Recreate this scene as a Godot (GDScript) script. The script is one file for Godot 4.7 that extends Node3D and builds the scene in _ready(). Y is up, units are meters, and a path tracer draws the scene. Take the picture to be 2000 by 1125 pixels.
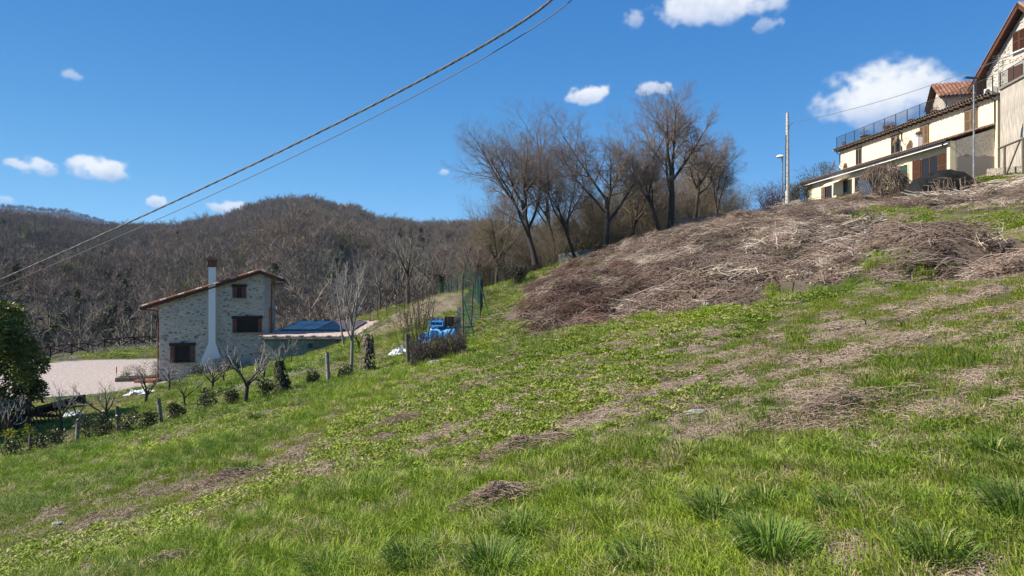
extends Node3D
# A hillside field under a spring sky. World: x to the right, y up, -z away from the viewer; metres.
# d below always means metres straight ahead (d = -z).

const FOCAL := 1334.0      # photograph's focal length in its own pixels (2000 wide)
const HORIZON := 562.0
const EYE := 2.3

var rng := RandomNumberGenerator.new()
var nz := FastNoiseLite.new()
var nz2 := FastNoiseLite.new()
var taken := {}
var M := {}

# ------------------------------------------------------------------ mesh building
class MB:
	var v := PackedVector3Array()
	var n := PackedVector3Array()
	var c := PackedColorArray()
	var ix := PackedInt32Array()
	var col := Color.WHITE
	func tri(a: Vector3, b: Vector3, d: Vector3) -> void:
		var nn := (d - a).cross(b - a).normalized()
		var k := v.size()
		v.push_back(a); v.push_back(b); v.push_back(d)
		n.push_back(nn); n.push_back(nn); n.push_back(nn)
		c.push_back(col); c.push_back(col); c.push_back(col)
		ix.push_back(k); ix.push_back(k + 1); ix.push_back(k + 2)
	func quad(a: Vector3, b: Vector3, d: Vector3, e: Vector3) -> void:
		var nn := (d - a).cross(b - a).normalized()
		var k := v.size()
		v.push_back(a); v.push_back(b); v.push_back(d); v.push_back(e)
		for j in 4:
			n.push_back(nn); c.push_back(col)
		ix.push_back(k); ix.push_back(k + 1); ix.push_back(k + 2)
		ix.push_back(k); ix.push_back(k + 2); ix.push_back(k + 3)
	# box with its size along the axes of b, centre at p
	func box(p: Vector3, s: Vector3, b := Basis()) -> void:
		var x := b.x * s.x * 0.5
		var y := b.y * s.y * 0.5
		var z := b.z * s.z * 0.5
		quad(p - x - y + z, p - x + y + z, p + x + y + z, p + x - y + z)
		quad(p + x - y - z, p + x + y - z, p - x + y - z, p - x - y - z)
		quad(p - x - y - z, p - x + y - z, p - x + y + z, p - x - y + z)
		quad(p + x - y + z, p + x + y + z, p + x + y - z, p + x - y - z)
		quad(p - x + y + z, p - x + y - z, p + x + y - z, p + x + y + z)
		quad(p - x - y - z, p - x - y + z, p + x - y + z, p + x - y - z)
	# box with chamfered long edges in its own x/y section
	func bar(a: Vector3, b: Vector3, w: float, h: float, up := Vector3.UP) -> void:
		var f := (b - a)
		var l := f.length()
		f /= l
		var s := f.cross(up).normalized()
		var u := s.cross(f).normalized()
		box((a + b) * 0.5, Vector3(w, h, l), Basis(s, u, -f))
	func tube(p: PackedVector3Array, r: PackedFloat32Array, sides: int, closed := false) -> void:
		var k := v.size()
		var m := p.size()
		var side := Vector3.ZERO
		for j in m:
			var f: Vector3
			if j == 0: f = p[1] - p[0]
			elif j == m - 1: f = p[m - 1] - p[m - 2]
			else: f = p[j + 1] - p[j - 1]
			f = f.normalized()
			if j == 0:
				side = f.cross(Vector3(0.31, 0.2, 0.93)).normalized() if absf(f.z) < 0.8 else f.cross(Vector3.UP).normalized()
			else:
				side = (side - f * side.dot(f)).normalized()
			var up := f.cross(side)
			for q in sides:
				var an := TAU * q / sides
				var o := side * cos(an) + up * sin(an)
				v.push_back(p[j] + o * r[j]); n.push_back(o); c.push_back(col)
		for j in m - 1:
			for q in sides:
				var a := k + j * sides + q
				var b := k + j * sides + (q + 1) % sides
				ix.push_back(a); ix.push_back(a + sides); ix.push_back(b)
				ix.push_back(b); ix.push_back(a + sides); ix.push_back(b + sides)
		if closed:
			for e in 2:
				var first := k if e == 0 else k + (m - 1) * sides
				var fn := (p[0] - p[1]).normalized() if e == 0 else (p[m - 1] - p[m - 2]).normalized()
				var cc := v.size()
				for q in sides:
					v.push_back(v[first + q]); n.push_back(fn); c.push_back(col)
				for q in sides - 2:
					ix.push_back(cc); ix.push_back(cc + q + (2 if e == 0 else 1)); ix.push_back(cc + q + (1 if e == 0 else 2))
	func rod(a: Vector3, b: Vector3, r: float, sides := 6, r2 := -1.0) -> void:
		tube(PackedVector3Array([a, b]), PackedFloat32Array([r, r if r2 < 0 else r2]), sides, true)
	# lathe round the y axis: profile of (radius, height)
	func lathe(o: Vector3, prof: Array, sides: int) -> void:
		var k := v.size()
		for j in prof.size():
			var pa: Vector2 = prof[maxi(j - 1, 0)]
			var pb: Vector2 = prof[mini(j + 1, prof.size() - 1)]
			var t := (pb - pa).normalized()
			for q in sides:
				var an := TAU * q / sides
				v.push_back(o + Vector3(cos(an) * prof[j].x, prof[j].y, sin(an) * prof[j].x))
				n.push_back(Vector3(cos(an) * t.y, -t.x, sin(an) * t.y))
				c.push_back(col)
		for j in prof.size() - 1:
			for q in sides:
				var a := k + j * sides + q
				var b := k + j * sides + (q + 1) % sides
				ix.push_back(a); ix.push_back(b); ix.push_back(a + sides)
				ix.push_back(b); ix.push_back(b + sides); ix.push_back(a + sides)
	# prism of a flat outline (counted in the plane of ax, ay) pushed from o along az by depth
	func prism(o: Vector3, ax: Vector3, ay: Vector3, az: Vector3, poly: PackedVector2Array) -> void:
		var t := Geometry2D.triangulate_polygon(poly)
		var m := poly.size()
		for j in range(0, t.size(), 3):
			var a := o + ax * poly[t[j]].x + ay * poly[t[j]].y
			var b := o + ax * poly[t[j + 1]].x + ay * poly[t[j + 1]].y
			var d := o + ax * poly[t[j + 2]].x + ay * poly[t[j + 2]].y
			if (d - a).cross(b - a).dot(az) > 0:
				tri(a, d, b); tri(a + az, b + az, d + az)
			else:
				tri(a, b, d); tri(a + az, d + az, b + az)
		var turn := Geometry2D.is_polygon_clockwise(poly)
		var flip := ax.cross(ay).dot(az) < 0
		for j in m:
			var a := o + ax * poly[j].x + ay * poly[j].y
			var e: Vector2 = poly[(j + 1) % m]
			var b := o + ax * e.x + ay * e.y
			if turn == flip: quad(a, a + az, b + az, b)
			else: quad(b, b + az, a + az, a)
	func leaf(p: Vector3, dir: Vector3, wide: Vector3, l: float, w: float) -> void:
		var nn := dir.cross(wide).normalized()
		var k := v.size()
		v.push_back(p); v.push_back(p + dir * l * 0.45 + wide * w * 0.5); v.push_back(p + dir * l); v.push_back(p + dir * l * 0.45 - wide * w * 0.5)
		for j in 4:
			n.push_back(nn); c.push_back(col)
		ix.push_back(k); ix.push_back(k + 1); ix.push_back(k + 2)
		ix.push_back(k); ix.push_back(k + 2); ix.push_back(k + 3)
	func mesh() -> ArrayMesh:
		var a := []
		a.resize(Mesh.ARRAY_MAX)
		a[Mesh.ARRAY_VERTEX] = v; a[Mesh.ARRAY_NORMAL] = n; a[Mesh.ARRAY_COLOR] = c; a[Mesh.ARRAY_INDEX] = ix
		var m := ArrayMesh.new()
		m.add_surface_from_arrays(Mesh.PRIMITIVE_TRIANGLES, a)
		return m

func numbered(called: String) -> String:
	if not taken.has(called):
		taken[called] = 0
		return called
	taken[called] += 1
	return "%s_%03d" % [called, taken[called]]

func tag(o: Node3D, label: String, category: String, group := "") -> Node3D:
	o.set_meta("label", label)
	o.set_meta("category", category)
	if group: o.set_meta("group", group)
	return o

func thing(called: String, label: String, category: String, at := Vector3.ZERO, turn := 0.0, group := "") -> Node3D:
	var o := Node3D.new()
	o.name = numbered(called)
	add_child(o)
	o.position = at
	o.rotation.y = turn
	return tag(o, label, category, group)

# one mesh as a part of parent (or, with the root as parent, a thing of its own)
func part(called: String, mb: MB, m: Material, parent: Node3D = self) -> MeshInstance3D:
	return put(called, mb.mesh(), m, parent)

func put(called: String, mesh: Mesh, m: Material, parent: Node3D = self, at := Vector3.ZERO) -> MeshInstance3D:
	var o := MeshInstance3D.new()
	o.name = numbered(called) if parent == self else called
	o.mesh = mesh
	o.material_override = m
	o.position = at
	parent.add_child(o, true)
	return o

func copy(src: Node3D, at: Vector3, turn := 0.0, size := 1.0, label := "", group := "") -> Node3D:
	var c: Node3D = src.duplicate()
	c.name = numbered(String(src.name).rstrip("0123456789").trim_suffix("_"))
	add_child(c)
	c.position = at
	c.rotation = Vector3(0, turn, 0)
	c.scale = Vector3.ONE * size
	if label: c.set_meta("label", label)
	if group: c.set_meta("group", group)
	return c

func structure(o: Node3D) -> Node3D:
	o.set_meta("kind", "structure")
	return o

func stuff(o: Node3D) -> Node3D:
	o.set_meta("kind", "stuff")
	return o

func scatter(called: String, mesh: Mesh, m: Material, where: Array[Transform3D], tint: PackedColorArray, label: String, category: String, parent: Node3D = self) -> MultiMeshInstance3D:
	var mm := MultiMesh.new()
	mm.transform_format = MultiMesh.TRANSFORM_3D
	mm.use_colors = true
	mm.mesh = mesh
	mm.instance_count = where.size()
	for i in where.size():
		mm.set_instance_transform(i, where[i])
		mm.set_instance_color(i, tint[i])
	var o := MultiMeshInstance3D.new()
	o.name = numbered(called) if parent == self else called
	o.multimesh = mm
	o.material_override = m
	parent.add_child(o, true)
	stuff(o)
	if parent == self: tag(o, label, category)
	return o

# ------------------------------------------------------------------ materials
func lin(r: float, g: float, b: float) -> Color:
	return Color(r, g, b).linear_to_srgb()

func noise_tex(seed_: int, freq: float, lo: float, hi: float, oct := 4, size := 512, kind := FastNoiseLite.TYPE_SIMPLEX_SMOOTH) -> NoiseTexture2D:
	var f := FastNoiseLite.new()
	f.seed = seed_
	f.noise_type = kind
	f.frequency = freq
	f.fractal_octaves = oct
	var t := NoiseTexture2D.new()
	t.width = size; t.height = size
	t.seamless = true
	t.noise = f
	var g := Gradient.new()
	g.set_color(0, Color(lo, lo, lo)); g.set_color(1, Color(hi, hi, hi))
	t.color_ramp = g
	return t

func mat(c: Color, rough := 0.9, tex: Texture2D = null, scale := 1.0, bump := 0.0, world := false) -> StandardMaterial3D:
	var m := StandardMaterial3D.new()
	m.albedo_color = c
	m.roughness = rough
	m.metallic_specular = 0.35
	m.vertex_color_use_as_albedo = true
	if tex:
		m.albedo_texture = tex
		m.uv1_triplanar = true
		m.uv1_world_triplanar = world
		m.uv1_scale = Vector3.ONE * scale
		if bump > 0:
			m.heightmap_enabled = true
			m.heightmap_texture = tex
			m.heightmap_scale = bump
	return m

func materials() -> void:
	var fine := noise_tex(3, 0.05, 0.62, 1.0, 5)
	var blotch := noise_tex(5, 0.012, 0.6, 1.0, 5)
	var grit := noise_tex(8, 0.12, 0.45, 1.0, 3)
	var streak := noise_tex(11, 0.02, 0.55, 1.0, 6)
	M.soil = mat(lin(1, 1, 1), 0.95, grit, 1.1, 3.0, true)
	M.leaf = mat(lin(1, 1, 1), 0.6)
	M.leaf.backlight_enabled = true
	M.leaf.backlight = Color(0.62, 0.7, 0.3)
	M.evergreen = mat(lin(1, 1, 1), 0.42)
	M.evergreen.backlight_enabled = true
	M.evergreen.backlight = Color(0.3, 0.36, 0.14)
	M.straw = mat(lin(1, 1, 1), 0.85)
	M.bark = mat(lin(0.15, 0.125, 0.1), 0.95, grit, 4.0, 1.0)
	M.bark_dark = mat(lin(0.12, 0.105, 0.088), 0.95, grit, 4.0, 1.0)
	M.bark_pale = mat(lin(0.34, 0.31, 0.27), 0.9, fine, 3.0, 0.6)
	M.twig = mat(lin(0.21, 0.175, 0.155), 0.95)
	M.twig_pale = mat(lin(0.36, 0.33, 0.3), 0.9)
	M.twig_dark = mat(lin(0.1, 0.085, 0.075), 0.95)
	M.forest = mat(lin(1, 1, 1), 0.95)
	M.stone = mat(lin(1, 1, 1), 0.95, noise_tex(4, 0.05, 0.8, 1.0, 5), 2.2, 1.6)
	M.mortar = mat(lin(0.7, 0.63, 0.53), 0.97, noise_tex(9, 0.12, 0.75, 1.0, 3), 2.5, 1.0)
	M.white_paint = mat(lin(0.86, 0.85, 0.83), 0.8, noise_tex(16, 0.03, 0.92, 1.0, 4), 0.5)
	M.brick = mat(lin(0.33, 0.16, 0.12), 0.93, grit, 3.0, 1.0)
	M.terracotta = mat(lin(0.42, 0.19, 0.12), 0.9, fine, 1.6, 0.6)
	M.tile = mat(lin(1, 1, 1), 0.9, fine, 2.0, 0.8)
	M.wood_dark = mat(lin(0.07, 0.045, 0.033), 0.8, streak, 3.0, 0.6)
	M.wood_brown = mat(lin(0.17, 0.075, 0.042), 0.6, streak, 3.0, 0.4)
	M.wood_tan = mat(lin(0.36, 0.24, 0.15), 0.7, streak, 3.0, 0.4)
	M.wood_grey = mat(lin(0.2, 0.17, 0.14), 0.92, streak, 3.0, 0.8)
	M.copper = mat(lin(0.16, 0.06, 0.04), 0.55)
	M.iron = mat(lin(0.05, 0.048, 0.05), 0.55)
	M.rust = mat(lin(0.26, 0.12, 0.08), 0.9, grit, 2.0, 0.6)
	M.black = mat(lin(0.012, 0.012, 0.013), 0.6)
	M.glass = mat(lin(0.02, 0.022, 0.026), 0.08)
	M.glass.metallic_specular = 0.3
	M.yellow = mat(lin(0.83, 0.72, 0.5), 0.92, blotch, 0.35)
	M.yellow.albedo_texture = noise_tex(15, 0.012, 0.95, 1.0, 5)
	M.render_old = mat(lin(0.78, 0.69, 0.58), 0.95, noise_tex(17, 0.012, 0.78, 1.0, 5), 0.6, 0.6)
	M.render_new = mat(lin(0.33, 0.3, 0.275), 0.95, noise_tex(19, 0.03, 0.85, 1.0, 4), 0.8)
	M.concrete = mat(lin(0.52, 0.46, 0.4), 0.95, streak, 0.4, 0.8)
	M.concrete_grey = mat(lin(0.36, 0.34, 0.31), 0.95, blotch, 1.0, 0.8)
	M.paving = mat(lin(1, 1, 1), 0.92, noise_tex(23, 0.09, 0.62, 1.0, 2, 512, FastNoiseLite.TYPE_CELLULAR), 0.14, 0.8, true)
	M.green_sheet = mat(lin(0.42, 0.52, 0.46), 0.5, blotch, 0.5)
	M.green_door = mat(lin(0.012, 0.085, 0.062), 0.5)
	M.door_dark = mat(lin(0.012, 0.03, 0.026), 0.5)
	M.green_net = mat(lin(0.02, 0.1, 0.075), 0.8)
	M.galvanised = mat(lin(0.42, 0.43, 0.45), 0.45, blotch, 1.0)
	M.galvanised.metallic = 0.6
	M.pole = mat(lin(0.8, 0.76, 0.68), 0.85, streak, 0.5)
	M.panel = mat(lin(0.05, 0.045, 0.05), 0.32)
	M.panel.metallic_specular = 0.7
	M.panel_brown = mat(lin(0.09, 0.06, 0.05), 0.45)
	M.pink_roof = mat(lin(0.74, 0.58, 0.5), 0.85, blotch, 0.8)
	M.blue = mat(lin(0.08, 0.34, 0.74), 0.4)
	M.blue_dark = mat(lin(0.02, 0.1, 0.3), 0.4)
	M.tarp_white = mat(lin(0.62, 0.64, 0.66), 0.5)
	M.tarp_black = mat(lin(0.02, 0.02, 0.02), 0.7, grit, 2.0, 2.0)
	M.cable = mat(lin(0.13, 0.13, 0.14), 0.6)
	M.rock = mat(lin(0.5, 0.47, 0.42), 0.95, fine, 3.0, 2.0)
	M.dish = mat(lin(0.5, 0.44, 0.36), 0.6)
	M.white_stone = mat(lin(0.72, 0.7, 0.66), 0.95, fine, 2.2, 1.0)
	M.wall_stained = mat(lin(0.76, 0.69, 0.6), 0.95, streak, 0.3, 0.8)
	M.wall_stained.uv1_scale = Vector3(1.1, 0.07, 1.1)
	M.tile_red = mat(lin(0.85, 0.7, 0.65), 0.9, fine, 2.0, 0.8)
	M.twig_tawny = mat(lin(0.2, 0.165, 0.115), 0.95)
	M.twig_grey = mat(lin(0.26, 0.235, 0.21), 0.95)
	M.twig_warm = mat(lin(0.2, 0.145, 0.115), 0.95)
	M.twig_red = mat(lin(0.095, 0.06, 0.058), 0.95)
	M.bin_blue = mat(lin(0.05, 0.06, 0.075), 0.6, blotch, 1.0)
	M.brick_pale = mat(lin(0.4, 0.31, 0.26), 0.93, grit, 3.0, 1.0)
	M.rust_soil = mat(lin(0.1, 0.07, 0.05), 0.97, grit, 2.0, 2.0)
	M.red = mat(lin(0.45, 0.04, 0.03), 0.6)
	M.cable_pale = mat(lin(0.2, 0.2, 0.21), 0.6)
	M.plain = mat(lin(1, 1, 1), 0.85, fine, 2.0)

# ------------------------------------------------------------------ the lie of the land
# heights are solved from measured spots: x, d and the height relative to the eye
var spots := []
var weights := PackedFloat64Array()
const GX0 := -96.0
const GD0 := -24.0
const GNX := 193
const GND := 161
var coarse := PackedFloat32Array()
var drive_poly := PackedVector2Array()
var mound_poly := PackedVector2Array()
var bramble_poly := PackedVector2Array()
var strip_poly := PackedVector2Array()

func spot_px(px: float, py: float, d: float) -> void:
	spots.append([(px - 1000.0) / FOCAL * d, d, (HORIZON - py) / FOCAL * d])

func kern(r2: float) -> float:
	return 0.0 if r2 < 1e-9 else r2 * log(r2)

func solve_land() -> void:
	for s in [[-12, 0], [0, 0], [12, 0], [-6, 6], [0, 6], [6, 6], [-12, 12], [0, 12], [8, 12], [-20, -14], [20, -14], [0, -22], [42, -5], [32, 20]]:
		spots.append([float(s[0]), float(s[1]), -2.3 + 0.25 * s[0] + 0.04 * s[1]])
	for s in [[-40, -5, -9.5], [-45, 15, -9.0], [-44, 30, -8.2], [-32, 45, -6.15], [-27, 40, -6.1], [-24, 41, -6.05], [-27, 50, -6.15], [-33, 56, -6.2], [-23, 57, -6.1],
			[-60, 85, -18.0], [-34, 88, -15.0], [-12, 90, -13.0], [8, 98, -9.0], [-90, 60, -16.0], [-80, 10, -14.0], [-90, 110, -30.0], [-30, 120, -24.0], [10, 125, -16.0],
			[8, 62, 0.3], [16, 62, 2.6], [20, 78, 3.8], [5, 78, -2.5], [26, 105, 1.5], [52, 60, 11.5], [65, 40, 14.0], [46, 85, 12.0], [60, 115, 14.0], [80, 0, 15.0]]:
		spots.append([float(s[0]), float(s[1]), float(s[2])])
	for s in [[0, 900, 22], [232, 848, 21], [430, 800, 21.5], [645, 750, 21], [795, 712, 22], [900, 668, 25], [340, 746, 40], [560, 720, 33], [690, 660, 43], [560, 704, 43], [620, 688, 43], [540, 713, 40], [600, 706, 38],
			[310, 739, 44], [400, 732, 44.6], [520, 704, 46], [0, 795, 35], [100, 692, 62], [250, 681, 64], [300, 671, 68], [720, 628, 55], [745, 648, 39], [860, 600, 55], [795, 588, 62],
			[950, 650, 26], [1000, 575, 40], [985, 550, 48], [1040, 645, 21], [1200, 612, 20], [1400, 590, 17], [1700, 548, 14.5], [2000, 530, 11.5],
			[1150, 545, 32], [1300, 525, 26], [1500, 485, 28], [1700, 462, 26], [1900, 432, 26], [1100, 518, 42], [1180, 493, 44], [1300, 455, 44], [1400, 429, 46],
			[1480, 414, 50], [1560, 404, 56], [1650, 396, 55], [1760, 392, 46], [1900, 354, 48], [2000, 322, 50], [1840, 392, 42], [1950, 376, 42], [1800, 404, 38], [1900, 408, 34], [1690, 386, 60], [1570, 402, 71]]:
		spot_px(s[0], s[1], s[2])
	var n := spots.size()
	var m := n + 3
	var a := []
	for i in m:
		var row := PackedFloat64Array()
		row.resize(m + 1)
		a.append(row)
	for i in n:
		for j in n:
			var dx: float = spots[i][0] - spots[j][0]
			var dz: float = spots[i][1] - spots[j][1]
			a[i][j] = kern(dx * dx + dz * dz)
		a[i][i] += 25.0
		a[i][n] = 1.0; a[i][n + 1] = spots[i][0]; a[i][n + 2] = spots[i][1]
		a[n][i] = 1.0; a[n + 1][i] = spots[i][0]; a[n + 2][i] = spots[i][1]
		a[i][m] = spots[i][2]
	for k in m:
		var best := k
		for i in range(k + 1, m):
			if absf(a[i][k]) > absf(a[best][k]): best = i
		var t: PackedFloat64Array = a[k]
		a[k] = a[best]
		a[best] = t
		var rk: PackedFloat64Array = a[k]
		for i in range(k + 1, m):
			var f: float = a[i][k] / rk[k]
			if f != 0.0:
				var ri: PackedFloat64Array = a[i]
				for j in range(k, m + 1): ri[j] -= f * rk[j]
				a[i] = ri
	weights.resize(m)
	drive_poly = PackedVector2Array([Vector2(-21.2, 43.2), Vector2(-19.4, 41.8), Vector2(-22.6, 38.6), Vector2(-26.2, 36.6), Vector2(-30, 37.5), Vector2(-34.5, 42), Vector2(-38, 52), Vector2(-37, 57.5), Vector2(-31, 58.5), Vector2(-25.5, 58.0), Vector2(-23.6, 52), Vector2(-22.4, 46)])
	for k in range(m - 1, -1, -1):
		var s: float = a[k][m]
		for j in range(k + 1, m): s -= a[k][j] * weights[j]
		weights[k] = s / a[k][k]
	coarse.resize(GNX * GND)
	for j in GND:
		for i in GNX:
			var x := GX0 + i
			var d := GD0 + j
			var h := weights[n] + weights[n + 1] * x + weights[n + 2] * d
			for k in n:
				var dx: float = x - spots[k][0]
				var dz: float = d - spots[k][1]
				var r2 := dx * dx + dz * dz
				if r2 > 1e-9: h += weights[k] * r2 * log(r2)
			# bank of dug earth beyond the blue drums
			var bx := (x + 5.1 - (d - 41.0) * 0.1) / 3.3
			var bd := (d - 41.5) / 2.2
			h += 1.05 * exp(-pow(bx * bx + bd * bd, 1.4))
			# the levelled yard
			if Geometry2D.is_point_in_polygon(Vector2(x, d), drive_poly): h = minf(h, -6.3)
			coarse[j * GNX + i] = h + EYE

func land(x: float, d: float) -> float:
	var fx := clampf(x - GX0, 0.0, GNX - 1.001)
	var fd := clampf(d - GD0, 0.0, GND - 1.001)
	var i := int(fx)
	var j := int(fd)
	fx -= i; fd -= j
	var k := j * GNX + i
	return lerpf(lerpf(coarse[k], coarse[k + 1], fx), lerpf(coarse[k + GNX], coarse[k + GNX + 1], fx), fd)

func relief(x: float, d: float) -> float:
	return nz.get_noise_2d(x * 14.0, d * 14.0) * 0.09 + nz2.get_noise_2d(x * 60.0, d * 60.0) * 0.035

func H(x: float, d: float) -> float:
	var h := land(x, d) + relief(x, d)
	if d > 12.0 and d < 58.0 and x > 0.5 and soft_in(mound_poly, x, d, 0.9): h += nz.get_noise_2d(x * 20.0, d * 26.0) * (1.0 if d < 38.0 else 0.55) + nz2.get_noise_2d(x * 70.0, d * 80.0) * 0.16 - 0.16
	return h

func on(x: float, d: float, up := 0.0) -> Vector3:
	return Vector3(x, H(x, d) + up, -d)

# where the sight line through a spot of the photograph meets the ground
func ground(px: float, py: float, start := 2.0) -> Vector3:
	var u := (px - 1000.0) / FOCAL
	var w := (HORIZON - py) / FOCAL
	var d := start
	while d < 120.0:
		if EYE + w * d <= land(u * d, d): break
		d += 0.1
	return on(u * d, d)

func at(px: float, py: float, d: float) -> Vector3:
	return Vector3((px - 1000.0) / FOCAL * d, EYE + (HORIZON - py) / FOCAL * d, -d)

func area(pix: Array, start := 2.0) -> PackedVector2Array:
	var out := PackedVector2Array()
	for p in pix:
		var g := ground(p[0], p[1], start)
		out.push_back(Vector2(g.x, -g.z))
	return out

func soft_in(poly: PackedVector2Array, x: float, d: float, wob := 1.2) -> bool:
	var wx := nz.get_noise_2d(x * 9.0 + 50.0, d * 9.0) * wob + nz2.get_noise_2d(x * 30.0, d * 30.0) * wob * 0.5
	var wd := nz.get_noise_2d(x * 9.0, d * 9.0 + 80.0) * wob + nz2.get_noise_2d(x * 30.0 + 40.0, d * 30.0) * wob * 0.5
	return Geometry2D.is_point_in_polygon(Vector2(x + wx, d + wd), poly)

# how bare the turf is (0 lush, 1 dead straw and soil), a matter of what grows where
func bare(x: float, d: float) -> float:
	var a := nz.get_noise_2d(x * 7.0 + d * 2.0, d * 13.0 + 300.0)
	var b := nz2.get_noise_2d(x * 22.0 + 11.0, d * 34.0)
	var c := nz2.get_noise_2d(x * 75.0 + 40.0, d * 110.0)
	var k := a * 0.42 + b * 0.34 + c * 0.7
	var lean := -0.02 + clampf((x - 1.0) * 0.02, -0.22, 0.0)
	if d > 11.0 and x < 2.0: lean -= 0.2 * smoothstep(11.0, 15.0, d)
	if d < 6.5 and x > 0.0: lean -= 0.12
	return clampf((k + lean) * 2.2 + 0.28, 0.0, 1.0)

func build_field() -> void:
	mound_poly = area([[1018, 600], [1046, 650], [1075, 648], [1120, 628], [1200, 625], [1290, 607], [1380, 600], [1450, 585], [1530, 578], [1600, 555], [1680, 548], [1760, 540], [1850, 548], [1930, 540], [2080, 560], [2100, 480], [1960, 470], [1830, 462], [1720, 450], [1640, 425], [1700, 400], [1800, 412], [2060, 405], [2080, 352], [1950, 362], [1850, 380], [1700, 385], [1600, 398], [1500, 408], [1400, 424]])
	for p in [Vector2(12.5, 47.5), Vector2(9.5, 45.5), Vector2(5.5, 44.5), Vector2(2.0, 41.0), Vector2(0.9, 36.0), Vector2(0.7, 30.0)]:
		mound_poly.push_back(p)
	strip_poly = area([[1630, 430], [1730, 456], [1830, 468], [1960, 478], [2080, 486], [2080, 398], [1900, 404], [1800, 406], [1690, 402]])
	bramble_poly = area([[1000, 600], [1040, 660], [1200, 632], [1290, 590], [1270, 540], [1200, 515], [1130, 505], [1060, 505]])
	bramble_poly.append_array(PackedVector2Array([Vector2(1.0, 44.0), Vector2(0.2, 34.0)]))
	# one sheet, finer near the viewer
	var mb := MB.new()
	var xs := PackedFloat32Array()
	var ds := PackedFloat32Array()
	var x := -95.0
	while x <= 95.0:
		xs.push_back(x); x += 0.4 if absf(x) < 30.0 else 1.0
	var d := -23.0
	while d <= 135.0:
		ds.push_back(d); d += 0.3 if d < 30.0 else (0.6 if d < 72.0 else 1.5)
	for dd in ds:
		for xx in xs:
			var h := H(xx, dd)
			mb.v.push_back(Vector3(xx, h, -dd))
			mb.n.push_back(Vector3(land(xx - 0.4, dd) - land(xx + 0.4, dd) + relief(xx - 0.15, dd) - relief(xx + 0.15, dd), 0.8, land(xx, dd + 0.4) - land(xx, dd - 0.4)).normalized())
			var b := bare(xx, dd)
			var green := Color(0.13, 0.15, 0.045).lerp(Color(0.17, 0.175, 0.06), nz.get_noise_2d(xx * 20.0, dd * 20.0) * 0.5 + 0.5)
			var soil := Color(0.2, 0.15, 0.115).lerp(Color(0.32, 0.255, 0.2), nz2.get_noise_2d(xx * 40.0, dd * 40.0) * 0.5 + 0.5)
			var k := green.lerp(soil, smoothstep(0.3, 0.8, b))
			if dd > 10.0 and soft_in(mound_poly, xx, dd): k = soil
			var bx := (xx + 5.1) / 3.4
			var bd := (dd - 40.0) / 2.6
			if bx * bx + bd * bd < 1.0 + nz2.get_noise_2d(xx * 50.0, dd * 50.0) * 0.9: k = Color(0.5, 0.42, 0.31).lerp(Color(0.27, 0.22, 0.15), nz2.get_noise_2d(xx * 90.0, dd * 90.0) * 0.5 + 0.5)
			if dd > 72.0: k = soil
			mb.c.push_back(k)
	var w := xs.size()
	for j in ds.size() - 1:
		for i in w - 1:
			var a := j * w + i
			mb.ix.push_back(a); mb.ix.push_back(a + w); mb.ix.push_back(a + 1)
			mb.ix.push_back(a + 1); mb.ix.push_back(a + w); mb.ix.push_back(a + w + 1)
	var f := structure(part("field", mb, M.soil))
	f.set_meta("label", "sloping grassy field with patches of bare soil")
	# paved yard by the stone house, a slab let into the slope
	var dm := MB.new()
	var t := Geometry2D.triangulate_polygon(drive_poly)
	var top := PackedVector3Array()
	for p in drive_poly: top.push_back(Vector3(p.x, EYE - 6.02 + (p.y - 47.0) * -0.006, -p.y))
	dm.col = Color(0.6, 0.51, 0.47)
	for i in range(0, t.size(), 3):
		var a := top[t[i]]
		var b := top[t[i + 1]]
		var c := top[t[i + 2]]
		if (c - a).cross(b - a).y < 0: dm.tri(a, c, b)
		else: dm.tri(a, b, c)
	for i in top.size():
		var a := top[i]
		var b := top[(i + 1) % top.size()]
		dm.quad(a, b, b + Vector3.DOWN * 0.8, a + Vector3.DOWN * 0.8)
	var dr := structure(part("driveway", dm, M.paving))
	dr.set_meta("label", "pinkish paved yard in front of the stone house")
	var km := MB.new()
	km.col = Color(0.62, 0.58, 0.52)
	for i in top.size():
		km.bar(top[i] + Vector3.UP * 0.0, top[(i + 1) % top.size()] + Vector3.UP * 0.0, 0.14, 0.08)
	put("kerb", km.mesh(), M.plain, dr)

# the wooded hillside across the valley
func skyline(px: float) -> float:
	var pts := [[-900, 470], [-400, 450], [0, 442], [200, 456], [330, 455], [420, 440], [500, 414], [545, 404], [600, 402], [680, 420], [760, 446], [830, 452], [920, 448], [1050, 458], [1200, 480], [1500, 520], [2200, 560], [3200, 575]]
	for i in pts.size() - 1:
		if px < pts[i + 1][0]:
			var t := clampf((px - pts[i][0]) / float(pts[i + 1][0] - pts[i][0]), 0.0, 1.0)
			t = t * t * (3.0 - 2.0 * t)
			return lerpf(pts[i][1], pts[i + 1][1], t)
	return 575.0

func hill(u: float, d: float) -> float:
	var top := (HORIZON - skyline(1000.0 + u * FOCAL)) / FOCAL * 720.0
	var t := clampf((d - 118.0) / 602.0, 0.0, 1.25)
	var h := lerpf(-26.0, top, pow(minf(t, 1.0), 0.92))
	if t > 1.0: h -= (t - 1.0) * 160.0
	var amp := smoothstep(0.0, 0.2, t) * (1.0 - smoothstep(0.75, 1.0, t))
	h += amp * (nz.get_noise_2d(u * d * 0.55, d * 0.35) * 20.0 + absf(nz.get_noise_2d(u * d * 1.1 + 500.0, d * 0.25)) * -9.0)
	return h + EYE

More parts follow.
